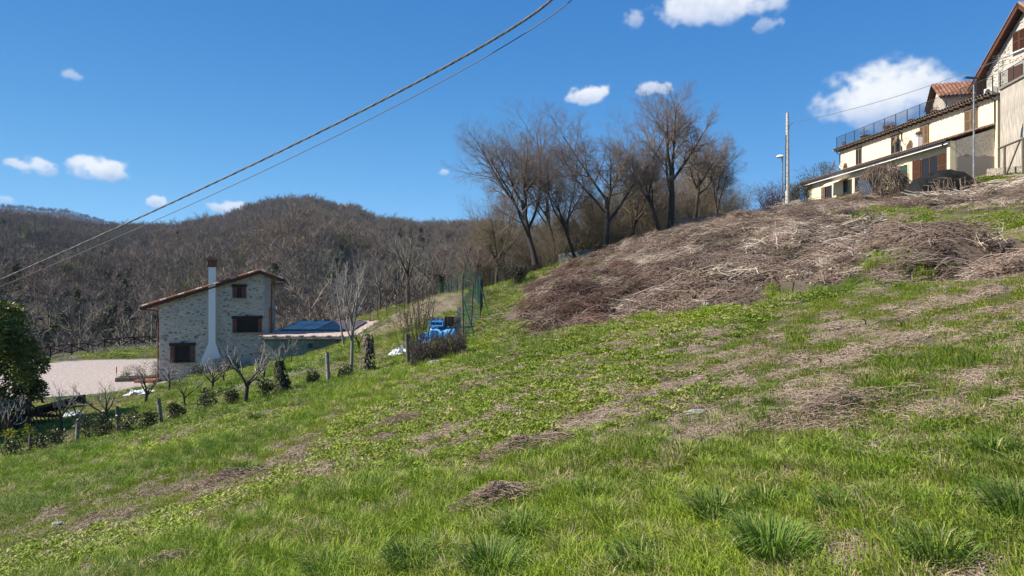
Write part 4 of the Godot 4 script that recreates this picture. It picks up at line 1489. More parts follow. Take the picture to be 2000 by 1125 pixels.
# ------------------------------------------------------------------ the yellow house on the terrace
const FX := 37.0          # lower front
const FU := 40.3          # upper front, set back behind the lean-to roof
func fz(px: float, x0: float) -> float: return x0 * FOCAL / (px - 890.0)
func fp(z: float, x0: float, y: float, out := 0.0) -> Vector3:
	# a point on a front parallel to the lane: z metres ahead, y above the eye
	return Vector3(x0 - out - 0.0825 * z, EYE + y, -z)

func yellow_house() -> void:
	var r := RandomNumberGenerator.new()
	r.seed = 63
	var t := thing("terraced_house", "long cream yellow two storey house with lean-to roof and roof terrace", "house", fp(61.0, FX, 8.0))
	var q := -t.position
	var ax := Vector3(-0.0825, 0, -1).normalized()      # along the front, away from the viewer
	var out := Vector3(-1, 0, 0.0825).normalized()
	var z0 := 50.8
	var zl := 72.0
	var zu := 71.6
	var L := (zl - z0) * 1.0034
	# lower storey with its end wall
	var lm := MB.new()
	var o := q + fp(z0, FX, 0)
	lm.prism(o + ax * 0.3, ax, Vector3.UP, -out * 0.3, PackedVector2Array([Vector2(0, 6.5), Vector2(L - 0.3, 6.5), Vector2(L - 0.3, 10.95), Vector2(0, 10.95)]))
	lm.prism(o + ax * (L - 0.3) - out * 0.3, -out, Vector3.UP, ax * 0.3, PackedVector2Array([Vector2(0, 6.5), Vector2(3.0, 6.5), Vector2(3.0, 12.0), Vector2(0, 11.0)]))
	lm.box(o + ax * 0.16 + out * 0.02 + Vector3.UP * 8.95, Vector3(0.46, 4.0, 0.32), Basis(out, Vector3.UP, -ax))
	part("wall", lm, M.yellow, t)
	var em := MB.new()
	em.prism(o - out * 0.26, -out, Vector3.UP, ax * 0.3, PackedVector2Array([Vector2(0, 6.0), Vector2(3.25, 6.0), Vector2(3.25, 12.0), Vector2(0, 11.0)]))
	var end := part("end_wall", em, M.render_old, t)
	end.set_meta("label", "weathered greyish rendered end wall")
	# fresh grey plaster on its lower half, with a ragged upper edge
	var gm := MB.new()
	var edge := PackedVector2Array([Vector2(0.24, 6.2), Vector2(3.2, 6.2)])
	for i in 13:
		edge.push_back(Vector2(3.2 - i * 0.246, 9.85 + r.randf_range(-0.07, 0.1) + sin(i * 0.9) * 0.08))
	gm.prism(o - out * 0.05, -out, Vector3.UP, -ax * 0.012, edge)
	part("fresh_plaster", gm, M.render_new, end)
	# upper storey
	var um := MB.new()
	var uo := q + fp(z0, FU, 0)
	var LU := (zu - z0) * 1.0034
	um.prism(uo, ax, Vector3.UP, -out * 0.3, PackedVector2Array([Vector2(0, 6.0), Vector2(LU, 6.0), Vector2(LU, 14.35), Vector2(0, 14.35)]))
	um.prism(uo + ax * (LU - 0.3) - out * 0.3, -out, Vector3.UP, ax * 0.3, PackedVector2Array([Vector2(0, 6.0), Vector2(9, 6.0), Vector2(9, 14.35), Vector2(0, 14.35)]))
	um.prism(uo - out * 0.3, -out, Vector3.UP, ax * 0.3, PackedVector2Array([Vector2(0, 6.0), Vector2(9, 6.0), Vector2(9, 14.35), Vector2(0, 14.35)]))
	part("wall", um, M.yellow, t)
	# lean-to roof
	var rm := MB.new()
	var up := -out * 3.75 + Vector3.UP * 1.18
	var e0 := o + out * 0.5 + Vector3.UP * 10.92
	rm.prism(e0 - ax * 0.02, -out, Vector3.UP, ax * (L + 0.5), PackedVector2Array([Vector2(0, 0), Vector2(3.8, 1.2), Vector2(3.8, 1.3), Vector2(0, 0.1)]))
	var lean := part("roof", rm, M.wood_dark, t)
	tile_field(e0 + Vector3.UP * 0.13 - out * 0.02 - ax * 0.02, ax * (L + 0.5), up, lean, M.tile, r, 0.24)
	var gt := MB.new()
	gt.tube(PackedVector3Array([e0 + out * 0.08 + Vector3.UP * 0.03 - ax * 0.1, e0 + out * 0.08 + Vector3.UP * 0.03 + ax * (L + 0.4)]), PackedFloat32Array([0.085, 0.085]), 8, true)
	part("gutter", gt, M.iron, lean)
	var fb := MB.new()
	fb.box(e0 + ax * (L * 0.5 + 0.2) + Vector3.UP * -0.12 + out * -0.04, Vector3(0.07, 0.2, L + 0.5), Basis(out, Vector3.UP, -ax))
	part("fascia", fb, M.white_paint, lean)
	for z in [51.15, 71.7]:
		var dm := MB.new()
		var b0 := q + fp(z, FX, 10.9, 0.55)
		dm.tube(PackedVector3Array([b0, b0 + Vector3.DOWN * 0.2, b0 - out * 0.42 + Vector3.DOWN * 0.55, b0 - out * 0.45 + Vector3.DOWN * 3.0]), PackedFloat32Array([0.05, 0.05, 0.05, 0.05]), 7, true)
		part("downpipe", dm, M.iron, lean)
	# terrace slab with its overhang, rafters and tiled lip
	var sm := MB.new()
	sm.prism(uo + out * 0.5 - ax * 0.05, -out, Vector3.UP, ax * (LU + 0.6), PackedVector2Array([Vector2(0, 14.4), Vector2(9.5, 14.4), Vector2(9.5, 14.6), Vector2(0, 14.52)]))
	var slab := part("terrace_slab", sm, M.concrete, t)
	for i in 34:
		var rf := MB.new()
		rf.box(uo + ax * (0.2 + i * 0.625) + out * 0.23 + Vector3.UP * 14.33, Vector3(0.46, 0.12, 0.09), Basis(out, Vector3.UP, -ax))
		part("rafter", rf, M.wood_dark, slab)
	var lip := MB.new()
	for i in 70:
		var tt := r.randf_range(0.8, 1.1)
		lip.col = Color(0.5, 0.4, 0.34) * tt
		lip.tube(PackedVector3Array([uo + ax * (0.15 + i * 0.302) + out * 0.6 + Vector3.UP * 14.51, uo + ax * (0.15 + i * 0.302) + out * 0.1 + Vector3.UP * 14.58]), PackedFloat32Array([0.11, 0.1]), 6, true)
	stuff(part("lip_tiles", lip, M.tile, slab))
	for z in [50.95, 61.6, 71.5]:
		var dm := MB.new()
		var b0 := q + fp(z, FU, 14.36, 0.45)
		dm.tube(PackedVector3Array([b0, b0 + Vector3.DOWN * 0.15, b0 - out * 0.38 + Vector3.DOWN * 0.4, b0 - out * 0.39 + Vector3.DOWN * 2.0]), PackedFloat32Array([0.05, 0.05, 0.05, 0.05]), 7, true)
		part("downpipe", dm, M.wood_dark, slab)
	# railing: posts, rails and every bar
	var rail := Node3D.new()
	rail.name = "railing"
	t.add_child(rail, true)
	var ro := uo + out * 0.38
	var barm := MB.new()
	barm.box(Vector3(0, 0.55, 0), Vector3(0.018, 1.06, 0.018))
	var bar := barm.mesh()
	var n := 160
	for i in n: put("bar", bar, M.iron, rail, ro + ax * (LU * (i + 0.5) / n) + Vector3.UP * 14.62)
	for i in 14:
		var pm := MB.new()
		pm.box(ro + ax * (LU * i / 13.0) + Vector3.UP * 15.18, Vector3(0.05, 1.22, 0.05))
		part("post", pm, M.iron, rail)
	for y in [14.66, 15.76]:
		var hm := MB.new()
		hm.bar(ro + Vector3.UP * y, ro + ax * LU + Vector3.UP * y, 0.045, 0.04)
		part("rail", hm, M.iron, rail)
	# upper windows: [near z, far z, shuttered]
	for w in [[67.75, 68.75, 0], [62.0, 63.2, 0], [58.1, 59.2, 1], [52.7, 54.0, 1]]:
		var mid := q + fp((w[0] + w[1]) * 0.5, FU, 12.32, 0.0)
		var ww: float = w[1] - w[0]
		var win := window(t, mid, ax, out, ww, 1.6, {"frame": M.wood_tan, "sill": M.concrete, "deep": 0.02})
		var sur := MB.new()
		sur.box(mid + Vector3.UP * 1.66 + out * 0.04, Vector3(ww + 0.12, 0.1, 0.08), Basis(ax, Vector3.UP, out))
		part("lintel", sur, M.wood_dark, win)
		if w[2]:
			for s in [-1.0, 1.0]: shutter(t, mid + ax * s * ww * 0.25 + out * 0.09, ax, out, ww * 0.5 - 0.02, 1.6, M.wood_tan)
	# lower windows and doors
	var wa := q + fp(68.0, FX, 8.68)
	window(t, wa, ax, out, 1.7, 1.45, {"frame": M.wood_brown, "sill": M.concrete, "deep": 0.02})
	shutter(t, wa + ax * 0.62 + out * 0.1, ax, out, 0.7, 1.45, M.wood_tan)
	var wc := q + fp(62.4, FX, 8.8)
	window(t, wc, ax, out, 1.8, 1.45, {"frame": M.wood_tan, "sill": M.concrete, "deep": 0.02})
	var we := q + fp(53.25, FX, 8.3)
	window(t, we, ax, out, 1.9, 1.95, {"frame": M.wood_brown, "sill": M.concrete, "deep": 0.02})
	for s in [-1.0, 1.0]: shutter(t, we + ax * s * 1.48 + out * 0.08, ax, out, 0.98, 1.95, M.wood_brown)
	for k in [[64.4, 1.3, 0], [56.3, 1.25, 1]]:
		var door := Node3D.new()
		door.name = "door"
		t.add_child(door, true)
		var p := q + fp(k[0], FX, 7.9)
		var bs := Basis(ax, Vector3.UP, out)
		var fm := MB.new()
		for s in [-1.0, 1.0]: fm.box(p + ax * s * (k[1] * 0.5 - 0.05) + Vector3.UP * 1.1 + out * 0.05, Vector3(0.1, 2.2, 0.12), bs)
		fm.box(p + Vector3.UP * 2.25 + out * 0.05, Vector3(k[1], 0.1, 0.118), bs)
		part("frame", fm, M.wood_brown if k[2] == 0 else M.yellow, door)
		var dm := MB.new()
		dm.box(p + Vector3.UP * 1.1 + out * 0.02, Vector3(k[1] - 0.2, 2.18, 0.06), bs)
		part("leaf", dm, M.green_door if k[2] else M.door_dark, door)
		var pm := MB.new()
		for i in 3: pm.box(p + Vector3.UP * (0.45 + i * 0.65) + out * 0.06, Vector3(k[1] - 0.5, 0.5, 0.03), bs)
		part("door_panel", pm, M.green_door if k[2] else M.door_dark, door)
	# awning over the far door
	var am := MB.new()
	var ao := q + fp(65.6, FX, 10.35)
	for i in 6:
		var a0 := i / 6.0
		var a1 := (i + 1) / 6.0
		var pa := out * a0 * 1.1 + Vector3.DOWN * a0 * a0 * 0.35
		var pb := out * a1 * 1.1 + Vector3.DOWN * a1 * a1 * 0.35
		am.box(ao + (pa + pb) * 0.5, Vector3(2.6, 0.025, (pb - pa).length() + 0.02), Basis(ax, (pb - pa).normalized().cross(ax) * -1.0, (pb - pa).normalized()))
	part("awning", am, M.white_paint, t)
	# handrail by the far steps
	var rl := MB.new()
	for i in 9:
		var p := q + fp(65.8 + i * 0.42, FX, 8.05 + 0.0, 1.5)
		rl.rod(p, p + Vector3.UP * 0.85, 0.018, 5)
	rl.rod(q + fp(65.8, FX, 8.9, 1.5), q + fp(69.2, FX, 8.9, 1.5), 0.025, 6)
	part("handrail", rl, M.galvanised, t)
	# flue on the lean-to roof
	var fl := thing("chimney_flue", "white boxed flue with dark round cowl on the lean-to roof", "chimney", fp(57.4, FX, 11.15, -1.9))
	var flm := MB.new()
	flm.box(Vector3(0, 0.75, 0), Vector3(0.42, 1.5, 0.42))
	part("shaft", flm, M.white_paint, fl)
	var cow := MB.new()
	cow.lathe(Vector3(0, 1.5, 0), [Vector2(0.16, 0), Vector2(0.16, 0.3)], 12)
	part("pipe", cow, M.galvanised, fl)
	var hat := MB.new()
	hat.lathe(Vector3(0, 1.78, 0), [Vector2(0.24, 0), Vector2(0.24, 0.12), Vector2(0.12, 0.22), Vector2(0.0, 0.24)], 14)
	part("cowl", hat, M.iron, fl)

func dish(at_: Vector3, face: Vector3, rad: float, label: String) -> void:
	var t := thing("satellite_dish", label, "satellite dish", at_)
	var f := face.normalized()
	var s := f.cross(Vector3.UP).normalized()
	var b := Basis(s, f, s.cross(f))
	var mb := MB.new()
	var prof := []
	for i in 7: prof.append(Vector2(rad * i / 6.0 + 0.001, 0.22 * rad * pow(i / 6.0, 2.0)))
	mb.lathe(Vector3.ZERO, prof, 20)
	var m := put("dish", mb.mesh(), M.wood_grey if rad > 0.5 else M.white_paint, t)
	m.material_override = M.dish
	m.basis = b
	var am := MB.new()
	am.rod(f * 0.02 - b.z * rad * 0.8, f * rad * 0.9, 0.02, 5)
	am.rod(-f * 0.02, -f * 0.35 + Vector3.DOWN * 0.1, 0.025, 5)
	part("arm", am, M.galvanised, t)
	var hm := MB.new()
	hm.box(f * rad * 0.92, Vector3(0.09, 0.09, 0.14), b)
	part("receiver", hm, M.concrete_grey, t)

func pot(at_: Vector3, rad: float, tall: float, label: String, plant: bool, seed_: int) -> void:
	var r := RandomNumberGenerator.new()
	r.seed = seed_
	var t := thing("flower_pot", label, "flower pot", at_, 0.0, "pots along the roof terrace")
	var mb := MB.new()
	mb.lathe(Vector3.ZERO, [Vector2(0.01, 0), Vector2(rad * 0.7, 0), Vector2(rad * 0.95, tall * 0.85), Vector2(rad * 1.08, tall * 0.85), Vector2(rad * 1.08, tall), Vector2(rad * 0.9, tall), Vector2(rad * 0.85, tall * 0.9), Vector2(0.01, tall * 0.9)], 16)
	part("pot", mb, M.terracotta, t)
	if plant:
		var pm := MB.new()
		foliage(pm, [[Vector3(0, tall + rad * 0.5, 0), Vector3(rad, rad * 0.8, rad)]], 90, 0.12, 0.05, [Color(0.08, 0.1, 0.03), Color(0.16, 0.09, 0.05)], r, 0.2)
		part("plant", pm, M.leaf, t)

func upper_terrace() -> void:
	var r := RandomNumberGenerator.new()
	r.seed = 19
	var ax := Vector3(-0.0825, 0, -1).normalized()
	var out := Vector3(-1, 0, 0.0825).normalized()
	var bs := Basis(ax, Vector3.UP, out)
	# stained concrete retaining wall beside the end of the house
	var c0 := fp(50.8, FU, 0) - out * 0.02
	var along := Vector3(-0.178, 0, 1.0).normalized()
	var t := thing("retaining_wall", "tall pale concrete retaining wall with dark water stains", "wall", c0 + Vector3.UP * 8.0)
	var q := -t.position
	var perp := Vector3(-along.z, 0, along.x)
	if perp.x > 0: perp = -perp
	for i in 5:
		# board-marked pours, side by side
		var wm := MB.new()
		var tt := r.randf_range(0.92, 1.04)
		wm.col = Color(tt, tt, tt)
		wm.prism(q + c0 + along * (i * 3.0 + 0.35) + perp * r.randf_range(-0.004, 0.004), along, Vector3.UP, -perp * 0.5, PackedVector2Array([Vector2(0, 5.0), Vector2(2.98, 5.0), Vector2(2.98, 14.62), Vector2(0, 14.62)]))
		part("pour", wm, M.wall_stained, t)
	var cm := MB.new()
	cm.box(q + c0 + along * 7.8 - perp * 0.2 + Vector3.UP * 14.7, Vector3(0.62, 0.16, 15.0), Basis(-perp, Vector3.UP, along))
	part("coping", cm, M.concrete_grey, t)
	var rl := Node3D.new()
	rl.name = "railing"
	t.add_child(rl, true)
	var barm := MB.new()
	barm.box(Vector3(0, 0.55, 0), Vector3(0.018, 1.06, 0.018))
	var bar := barm.mesh()
	for i in 110: put("bar", bar, M.iron, rl, q + c0 + along * (i * 0.135) - perp * 0.15 + Vector3.UP * 14.8)
	for i in 9:
		var pm := MB.new()
		pm.box(q + c0 + along * (i * 1.8) - perp * 0.15 + Vector3.UP * 15.36, Vector3(0.06, 1.22, 0.06))
		part("post", pm, M.iron, rl)
	for y in [14.84, 15.94]:
		var hm := MB.new()
		hm.bar(q + c0 - perp * 0.15 + Vector3.UP * y, q + c0 + along * 14.9 - perp * 0.15 + Vector3.UP * y, 0.045, 0.04)
		part("rail", hm, M.iron, rl)
	# fill behind, carrying the terrace houses
	var fm := MB.new()
	fm.prism(c0 - perp * 0.6 + Vector3.UP * 14.3, along, -perp, Vector3.UP * 0.28, PackedVector2Array([Vector2(0.2, 0), Vector2(15, 0), Vector2(15, 14), Vector2(-24, 10), Vector2(-24, 8.8), Vector2(0.2, 8.8)]))
	var pav := structure(part("terrace_paving", fm, M.concrete_grey))
	pav.set_meta("label", "grey paving of the upper terrace")
	# white stone gable house
	var x0 := 42.2
	var g := thing("gable_house", "white stone gable house with brown eaves on the upper terrace", "house", fp(50.6, x0, 14.58))
	var gq := -g.position
	var go := gq + fp(50.6, x0, 0)
	var half := 3.7
	var ea := 17.1
	var ri := 20.9
	var gm := MB.new()
	var gable := PackedVector2Array([Vector2(-half, 14.58), Vector2(half, 14.58), Vector2(half, ea), Vector2(0, ri - 0.25), Vector2(-half, ea)])
	gm.prism(go, ax, Vector3.UP, -out * 0.4, gable)
	gm.prism(go - out * 8.0, ax, Vector3.UP, -out * 0.4, gable)
	for s in [-1.0, 1.0]: gm.prism(go + ax * s * (half - 0.2) - out * 0.4, -out, Vector3.UP, ax * 0.2 * s, PackedVector2Array([Vector2(0, 14.58), Vector2(7.6, 14.58), Vector2(7.6, ea), Vector2(0, ea)]))
	part("wall", gm, M.white_stone, g)
	stone_wall_pale(g, go, ax, out, gable, [Rect2(-0.4, 17.6, 1.6, 1.9), Rect2(0.1, 14.5, 1.5, 2.5)], r)
	for s in [-1.0, 1.0]:
		var rm := MB.new()
		var nn := Vector2(s * (ri - ea), half).normalized()
		var low := Vector2(s * (half + 1.25), ea - 1.25 * (ri - ea) / half + 0.1)
		var top := Vector2(0, ri + 0.1)
		var poly := PackedVector2Array([low - nn * 0.06, top - nn * 0.06, top + nn * 0.06, low + nn * 0.06])
		rm.prism(go + out * 0.55, ax, Vector3.UP, -out * 9.4, poly)
		var roof := part("roof", rm, M.wood_brown, g)
		tile_field(go + out * 0.55 + ax * (low + nn * 0.07).x + Vector3.UP * (low + nn * 0.07).y, -out * 9.4, ax * (top - low).x + Vector3.UP * (top - low).y, roof, M.tile, r, 0.24)
		var fb := MB.new()
		fb.prism(go + out * 0.555, ax, Vector3.UP, out * 0.05, PackedVector2Array([low - nn * 0.2, top - nn * 0.2, top + nn * 0.05, low + nn * 0.05]))
		part("verge_board", fb, M.wood_brown, roof)
		for i in 9:
			var bm := MB.new()
			var p := low.lerp(top, (i + 0.5) / 9.0) - nn * 0.13
			bm.box(go + ax * p.x + Vector3.UP * p.y + out * 0.25, Vector3(0.12, 0.14, 0.55), bs)
			part("purlin", bm, M.wood_brown, roof)
	window(g, go + ax * 0.4 + Vector3.UP * 17.75, ax, out, 1.2, 1.5, {"frame": M.wood_brown, "sill": M.white_paint, "deep": 0.05})
	for s in [-1.0, 1.0]: shutter(g, go + ax * (0.4 + s * 0.3) + Vector3.UP * 17.75 + out * 0.13, ax, out, 0.58, 1.5, M.wood_brown)
	var dm := MB.new()
	dm.box(go + ax * 0.85 + Vector3.UP * 15.65 + out * 0.05, Vector3(1.3, 2.1, 0.1), bs)
	part("door", dm, M.wood_brown, g)
	# things on the terrace
	var ac := thing("air_conditioner", "white air conditioner box on the gable house wall", "air conditioner", fp(53.6, x0, 15.0, 0.25))
	var am := MB.new()
	am.box(Vector3(0, 0.35, 0), Vector3(0.32, 0.7, 0.95), Basis(Vector3.UP, 0.0823))
	part("casing", am, M.white_paint, ac)
	var fan := MB.new()
	fan.lathe(Vector3.ZERO, [Vector2(0.001, 0.02), Vector2(0.27, 0.02), Vector2(0.28, 0.0)], 18)
	var fm2 := put("fan_grille", fan.mesh(), M.iron, ac, Vector3(-0.165, 0.36, -0.05))
	fm2.rotation.z = PI / 2
	for s in [-1.0, 1.0]:
		var lg := MB.new()
		lg.box(Vector3(0.02, -0.21, s * 0.35), Vector3(0.3, 0.42, 0.06))
		part("foot", lg, M.iron, ac)
	# red tiled house behind the railing: its ridge runs away from the lane
	var b := thing("tiled_roof_house", "small house with red brown tiled roof behind the terrace railing", "house", Vector3(38.0, EYE + 14.58, -60.0), deg_to_rad(-20.0))
	var bq := Vector3(0, -14.58, 0)
	var wm := MB.new()
	var side := PackedVector2Array([Vector2(0, 14.4), Vector2(5.0, 14.4), Vector2(5.0, 16.75), Vector2(2.5, 18.2), Vector2(0, 16.7)])
	wm.prism(bq, Vector3(0, 0, -1), Vector3.UP, Vector3(9.0, 0, 0), side)
	part("wall", wm, M.render_old, b)
	for s in 2:
		var p0 := Vector2(-0.4, 16.55) if s == 0 else Vector2(5.4, 16.55)
		var top := Vector2(2.5, 18.38)
		var rm := MB.new()
		rm.prism(bq + Vector3(-0.4, 0, 0), Vector3(0, 0, -1), Vector3.UP, Vector3(9.8, 0, 0), PackedVector2Array([p0, top, top + Vector2(0, 0.12), p0 + Vector2(0, 0.12)] if s == 0 else [top, p0, p0 + Vector2(0, 0.12), top + Vector2(0, 0.12)]))
		var roof := part("roof", rm, M.wood_dark, b)
		tile_field(bq + Vector3(-0.4, p0.y + 0.16, -p0.x), Vector3(9.8, 0, 0), Vector3(0, top.y - p0.y, -(top.x - p0.x)), roof, M.tile_red, r, 0.3)
	# pots, dishes
	pot(fp(71.0, FU, 14.6, -0.1), 0.2, 0.34, "slim terracotta pot at the far corner of the roof terrace", true, 1)
	pot(fp(67.3, FU, 14.6, -0.1), 0.5, 0.42, "wide low terracotta bowl among the roof terrace pots", true, 2)
	pot(fp(64.0, FU, 14.6, -0.1), 0.34, 0.55, "large terracotta pot with brown plant behind the railing", true, 3)
	pot(fp(63.1, FU, 14.6, -0.1), 0.26, 0.4, "medium terracotta pot beside the largest terrace pot", true, 4)
	pot(fp(60.4, FU, 14.6, -0.1), 0.34, 0.3, "low empty terracotta pot on the terrace edge", false, 5)
	pot(fp(57.6, FU, 14.6, -0.1), 0.3, 0.36, "terracotta pot with small dark plant on the terrace edge", true, 6)
	pot(fp(54.6, FU, 14.6, -0.1), 0.24, 0.34, "terracotta pot in front of the small tiled house", false, 7)
	dish(fp(72.1, FU, 12.9, 0.35), Vector3(-0.8, 0.35, -0.5), 0.5, "white satellite dish seen from behind at the far house corner")
	dish(fp(70.6, FU, 12.75, 0.3), Vector3(-0.9, 0.3, 0.1), 0.42, "round beige satellite dish beside the corner downpipe")
	dish(fp(61.9, FU, 13.3, 0.4), Vector3(-0.7, 0.4, -0.6), 0.45, "edge-on satellite dish next to the middle downpipe")
	dish(fp(60.6, FU, 12.95, 0.35), Vector3(-0.95, 0.25, 0.25), 0.46, "round tan satellite dish above the lean-to roof")
	var an := thing("tv_antenna", "thin metal television antenna under the gable eaves", "antenna", fp(52.6, 41.9, 16.4, 0.1))
	var mast := MB.new()
	mast.rod(Vector3(0, -1.8, 0), Vector3(0, 1.6, 0), 0.02, 5)
	part("mast", mast, M.galvanised, an)
	var arms := MB.new()
	for i in 5: arms.rod(Vector3(-0.3, 1.5 - i * 0.16, -0.25), Vector3(0.3, 1.5 - i * 0.16, 0.25), 0.012, 4)
	part("elements", arms, M.galvanised, an)

func stone_wall_pale(parent: Node3D, o: Vector3, ax: Vector3, out: Vector3, poly: PackedVector2Array, holes: Array, r: RandomNumberGenerator) -> void:
	stone_wall(parent, "stonework", o, ax, out, poly, holes, r, 0.36, 1.1)

# ------------------------------------------------------------------ orchard, hedge, fences, poles and the rest
func crooked_form(n0: int) -> Dictionary:
	return {"n": [n0, 4, 4, 2], "ang": [1.15, 0.9, 0.8, 0.7], "ratio": [1.5, 0.55, 0.6, 0.6], "wig": [0.08, 0.22, 0.28, 0.25, 0.2], "rise": [0.1, 0.1, 0.14, 0.18, 0.1],
		"first": [0.75, 0.35, 0.3, 0.3], "segs": [4, 7, 5, 4, 2], "thin": [0.75, 0.3, 0.4, 0.4, 0.5], "twig": 1.3, "shrink": 0.5}

func slim_form() -> Dictionary:
	return {"n": [6, 6, 5, 3], "ang": [0.5, 0.6, 0.7, 0.7], "ratio": [1.05, 0.5, 0.5, 0.5], "wig": [0.06, 0.12, 0.2, 0.2, 0.2], "rise": [0.05, 0.16, 0.1, 0.06, 0.05],
		"first": [0.5, 0.2, 0.2, 0.2], "segs": [5, 7, 5, 3, 2], "thin": [0.6, 0.2, 0.3, 0.4, 0.5], "twig": 1.4, "shrink": 0.5}

func mid_form() -> Dictionary:
	return {"n": [5, 6, 6, 4], "ang": [0.75, 0.8, 0.75, 0.7], "ratio": [1.2, 0.52, 0.52, 0.5], "wig": [0.12, 0.18, 0.2, 0.2, 0.2], "rise": [0.06, 0.07, 0.05, 0.04, 0.03],
		"first": [0.45, 0.2, 0.2, 0.15], "segs": [5, 6, 5, 4, 2], "thin": [0.6, 0.22, 0.25, 0.3, 0.5], "twig": 1.6, "shrink": 0.5}

func big_trees() -> void:
	var f := tall_form()
	var wide := tall_form()
	wide.ang = [0.8, 0.8, 0.75, 0.7, 0.7]
	wide.ratio = [1.6, 0.52, 0.52, 0.5, 0.55]
	var low := tall_form()
	low.n = [6, 8, 8, 6, 6]
	low.first = [0.35, 0.15, 0.15, 0.15, 0.1]
	var g := "bare trees along the crest of the bank"
	# column and row of the foot, how far, height, girth, lean, form, seed
	bare_tree("bare_tree", "bare tree forking low into a broad rounded crown, beside the path", ground(1046, 520).lerp(at(1046, 508, 45.0), 1.0), 11.2, 0.2, Vector3(-0.08, 0, 0), low, 101, M.bark_dark, M.twig, g, 0.2)
	bare_tree("bare_tree", "tall bare tree with wavering trunk forking into two upright leaders", at(1183, 497, 44.5), 11.4, 0.21, Vector3(-0.06, 0, 0), f, 140, M.bark_dark, M.twig, g, 0.34)
	bare_tree("bare_tree", "slender bare tree leaning strongly away from the bank", at(1128, 505, 46.0), 8.6, 0.13, Vector3(-0.42, 0, 0.1), f, 103, M.bark_dark, M.twig, g, 0.45)
	bare_tree("bare_tree", "tallest bare tree with stout straight trunk on the crest", at(1308, 452, 46.0), 10.8, 0.23, Vector3(0.04, 0, 0), wide, 153, M.bark_dark, M.twig, g, 0.36)
	bare_tree("bare_tree", "bare tree close beside the stout trunk, with thin dark stem", at(1290, 456, 45.0), 8.8, 0.14, Vector3(-0.1, 0, 0), f, 105, M.bark_dark, M.twig, g, 0.42)
	bare_tree("bare_tree", "bare tree spreading low limbs over the hedge", at(1352, 442, 49.0), 8.2, 0.16, Vector3(0.16, 0, 0), wide, 106, M.bark, M.twig, g, 0.3)
	bare_tree("bare_tree", "smaller bare tree with tawny twigs near the red bush", at(1400, 432, 52.0), 7.0, 0.13, Vector3(0.05, 0, 0), low, 107, M.bark, M.twig_tawny, g, 0.25)
	bare_tree("bare_tree", "bushy bare tree branching from its base below the crest", at(1232, 478, 50.0), 7.0, 0.15, Vector3(0.2, 0, 0), low, 108, M.bark_dark, M.twig_tawny, g, 0.18)
	bare_tree("bare_tree", "fine twigged bare tree standing behind the low fork tree", at(985, 520, 56.0), 7.4, 0.13, Vector3(-0.15, 0, 0), low, 109, M.bark, M.twig, g, 0.25)
	bare_tree("bare_tree", "bare tree rising straight through the rounded crown beside the path", at(1085, 505, 50.0), 10.6, 0.15, Vector3(0.02, 0, 0), f, 110, M.bark_dark, M.twig, g, 0.4)
	bare_tree("bare_tree", "hazy bare tree behind the hedge at the end of the row", at(1372, 440, 60.0), 8.6, 0.15, Vector3(0.06, 0, 0), low, 111, M.bark, M.twig_tawny, g, 0.25)
	bare_tree("bare_tree", "young bare tree at the foot of the leaning one", at(1100, 512, 52.0), 5.6, 0.09, Vector3(-0.05, 0, 0), low, 112, M.bark, M.twig_tawny, g, 0.2)
	var firsts := []
	for c in get_children():
		if String(c.name).begins_with("bare_tree"): firsts.append(c)
	for k in [[1010, 515, 58, 6.6, 21, "thin bare tree behind the broad rounded crown"], [1160, 500, 54, 8.2, 22, "bare tree half hidden behind the wavering trunk"], [1215, 486, 56, 8.6, 23, "bare tree between the wavering trunk and the bushy one"], [1262, 470, 54, 8.0, 24, "bare tree behind the thin dark stem"], [1335, 448, 58, 8.8, 25, "bare tree behind the tallest crown"], [1420, 425, 62, 6.4, 26, "low hazy bare tree closest to the red bush"], [945, 540, 62, 5.6, 27, "low bare tree leaning out over the net fence"], [1060, 512, 57, 7.6, 28, "bare tree seen through the broad rounded crown"], [968, 545, 52, 7.6, 34, "wide low crowned bare tree where the row begins above the path"], [925, 560, 56, 6.4, 36, "thin twigged bare tree just behind the net fence"], [905, 560, 66, 5.6, 29, "small bare tree at the lower end of the row beyond the fence"], [1190, 490, 60, 8.8, 30, "bare tree far behind the wavering trunk"], [1385, 436, 64, 7.6, 31, "pale hazy bare tree at the upper end of the row"], [1300, 456, 62, 9.6, 32, "bare tree far behind the stout trunk"], [1120, 505, 60, 8.0, 33, "bare tree far behind the leaning one"]]:
		var q := at(k[0], k[1], k[2])
		var src: Node3D = firsts[k[4] % firsts.size()]
		copy(src, on(q.x, -q.z), k[4] * 1.7, k[3] / float(src.get_meta("tall")), k[5], g)
	# saplings and understorey between them
	var r := RandomNumberGenerator.new()
	r.seed = 515
	for k in [[1160, 500, 52, 3.2], [1215, 490, 54, 3.6], [1260, 472, 55, 3.4], [1335, 448, 56, 3.6], [1425, 426, 56, 3.0], [1065, 515, 54, 3.0], [1020, 530, 55, 3.0], [1140, 500, 50, 2.6], [1190, 488, 50, 2.4], [1290, 460, 52, 3.0], [1370, 436, 55, 3.2], [960, 545, 58, 2.8], [930, 560, 60, 3.0], [1110, 508, 54, 3.4], [1170, 495, 56, 3.6], [1240, 478, 56, 3.6], [1310, 455, 58, 3.6], [1085, 512, 50, 2.6], [1400, 430, 57, 3.0]]:
		var mb := MB.new()
		twiggy(mb, Vector3(0, -0.3, 0), k[3] * 1.2, k[3] * 0.8, 200, 0.013, r, 0.1)
		var t := thing("thicket_shrub", "leafless grey brown shrub filling the gap between crest trees", "shrub", at(k[0], k[1], k[2]), 0.0, "understorey shrubs below the crest trees")
		var p := t.position
		t.position = on(p.x, -p.z)
		part("stems", mb, M.twig_tawny, t)
	# trees beyond the house and the fence
	var g2 := "bare trees beyond the lawn"
	var m := mid_form()
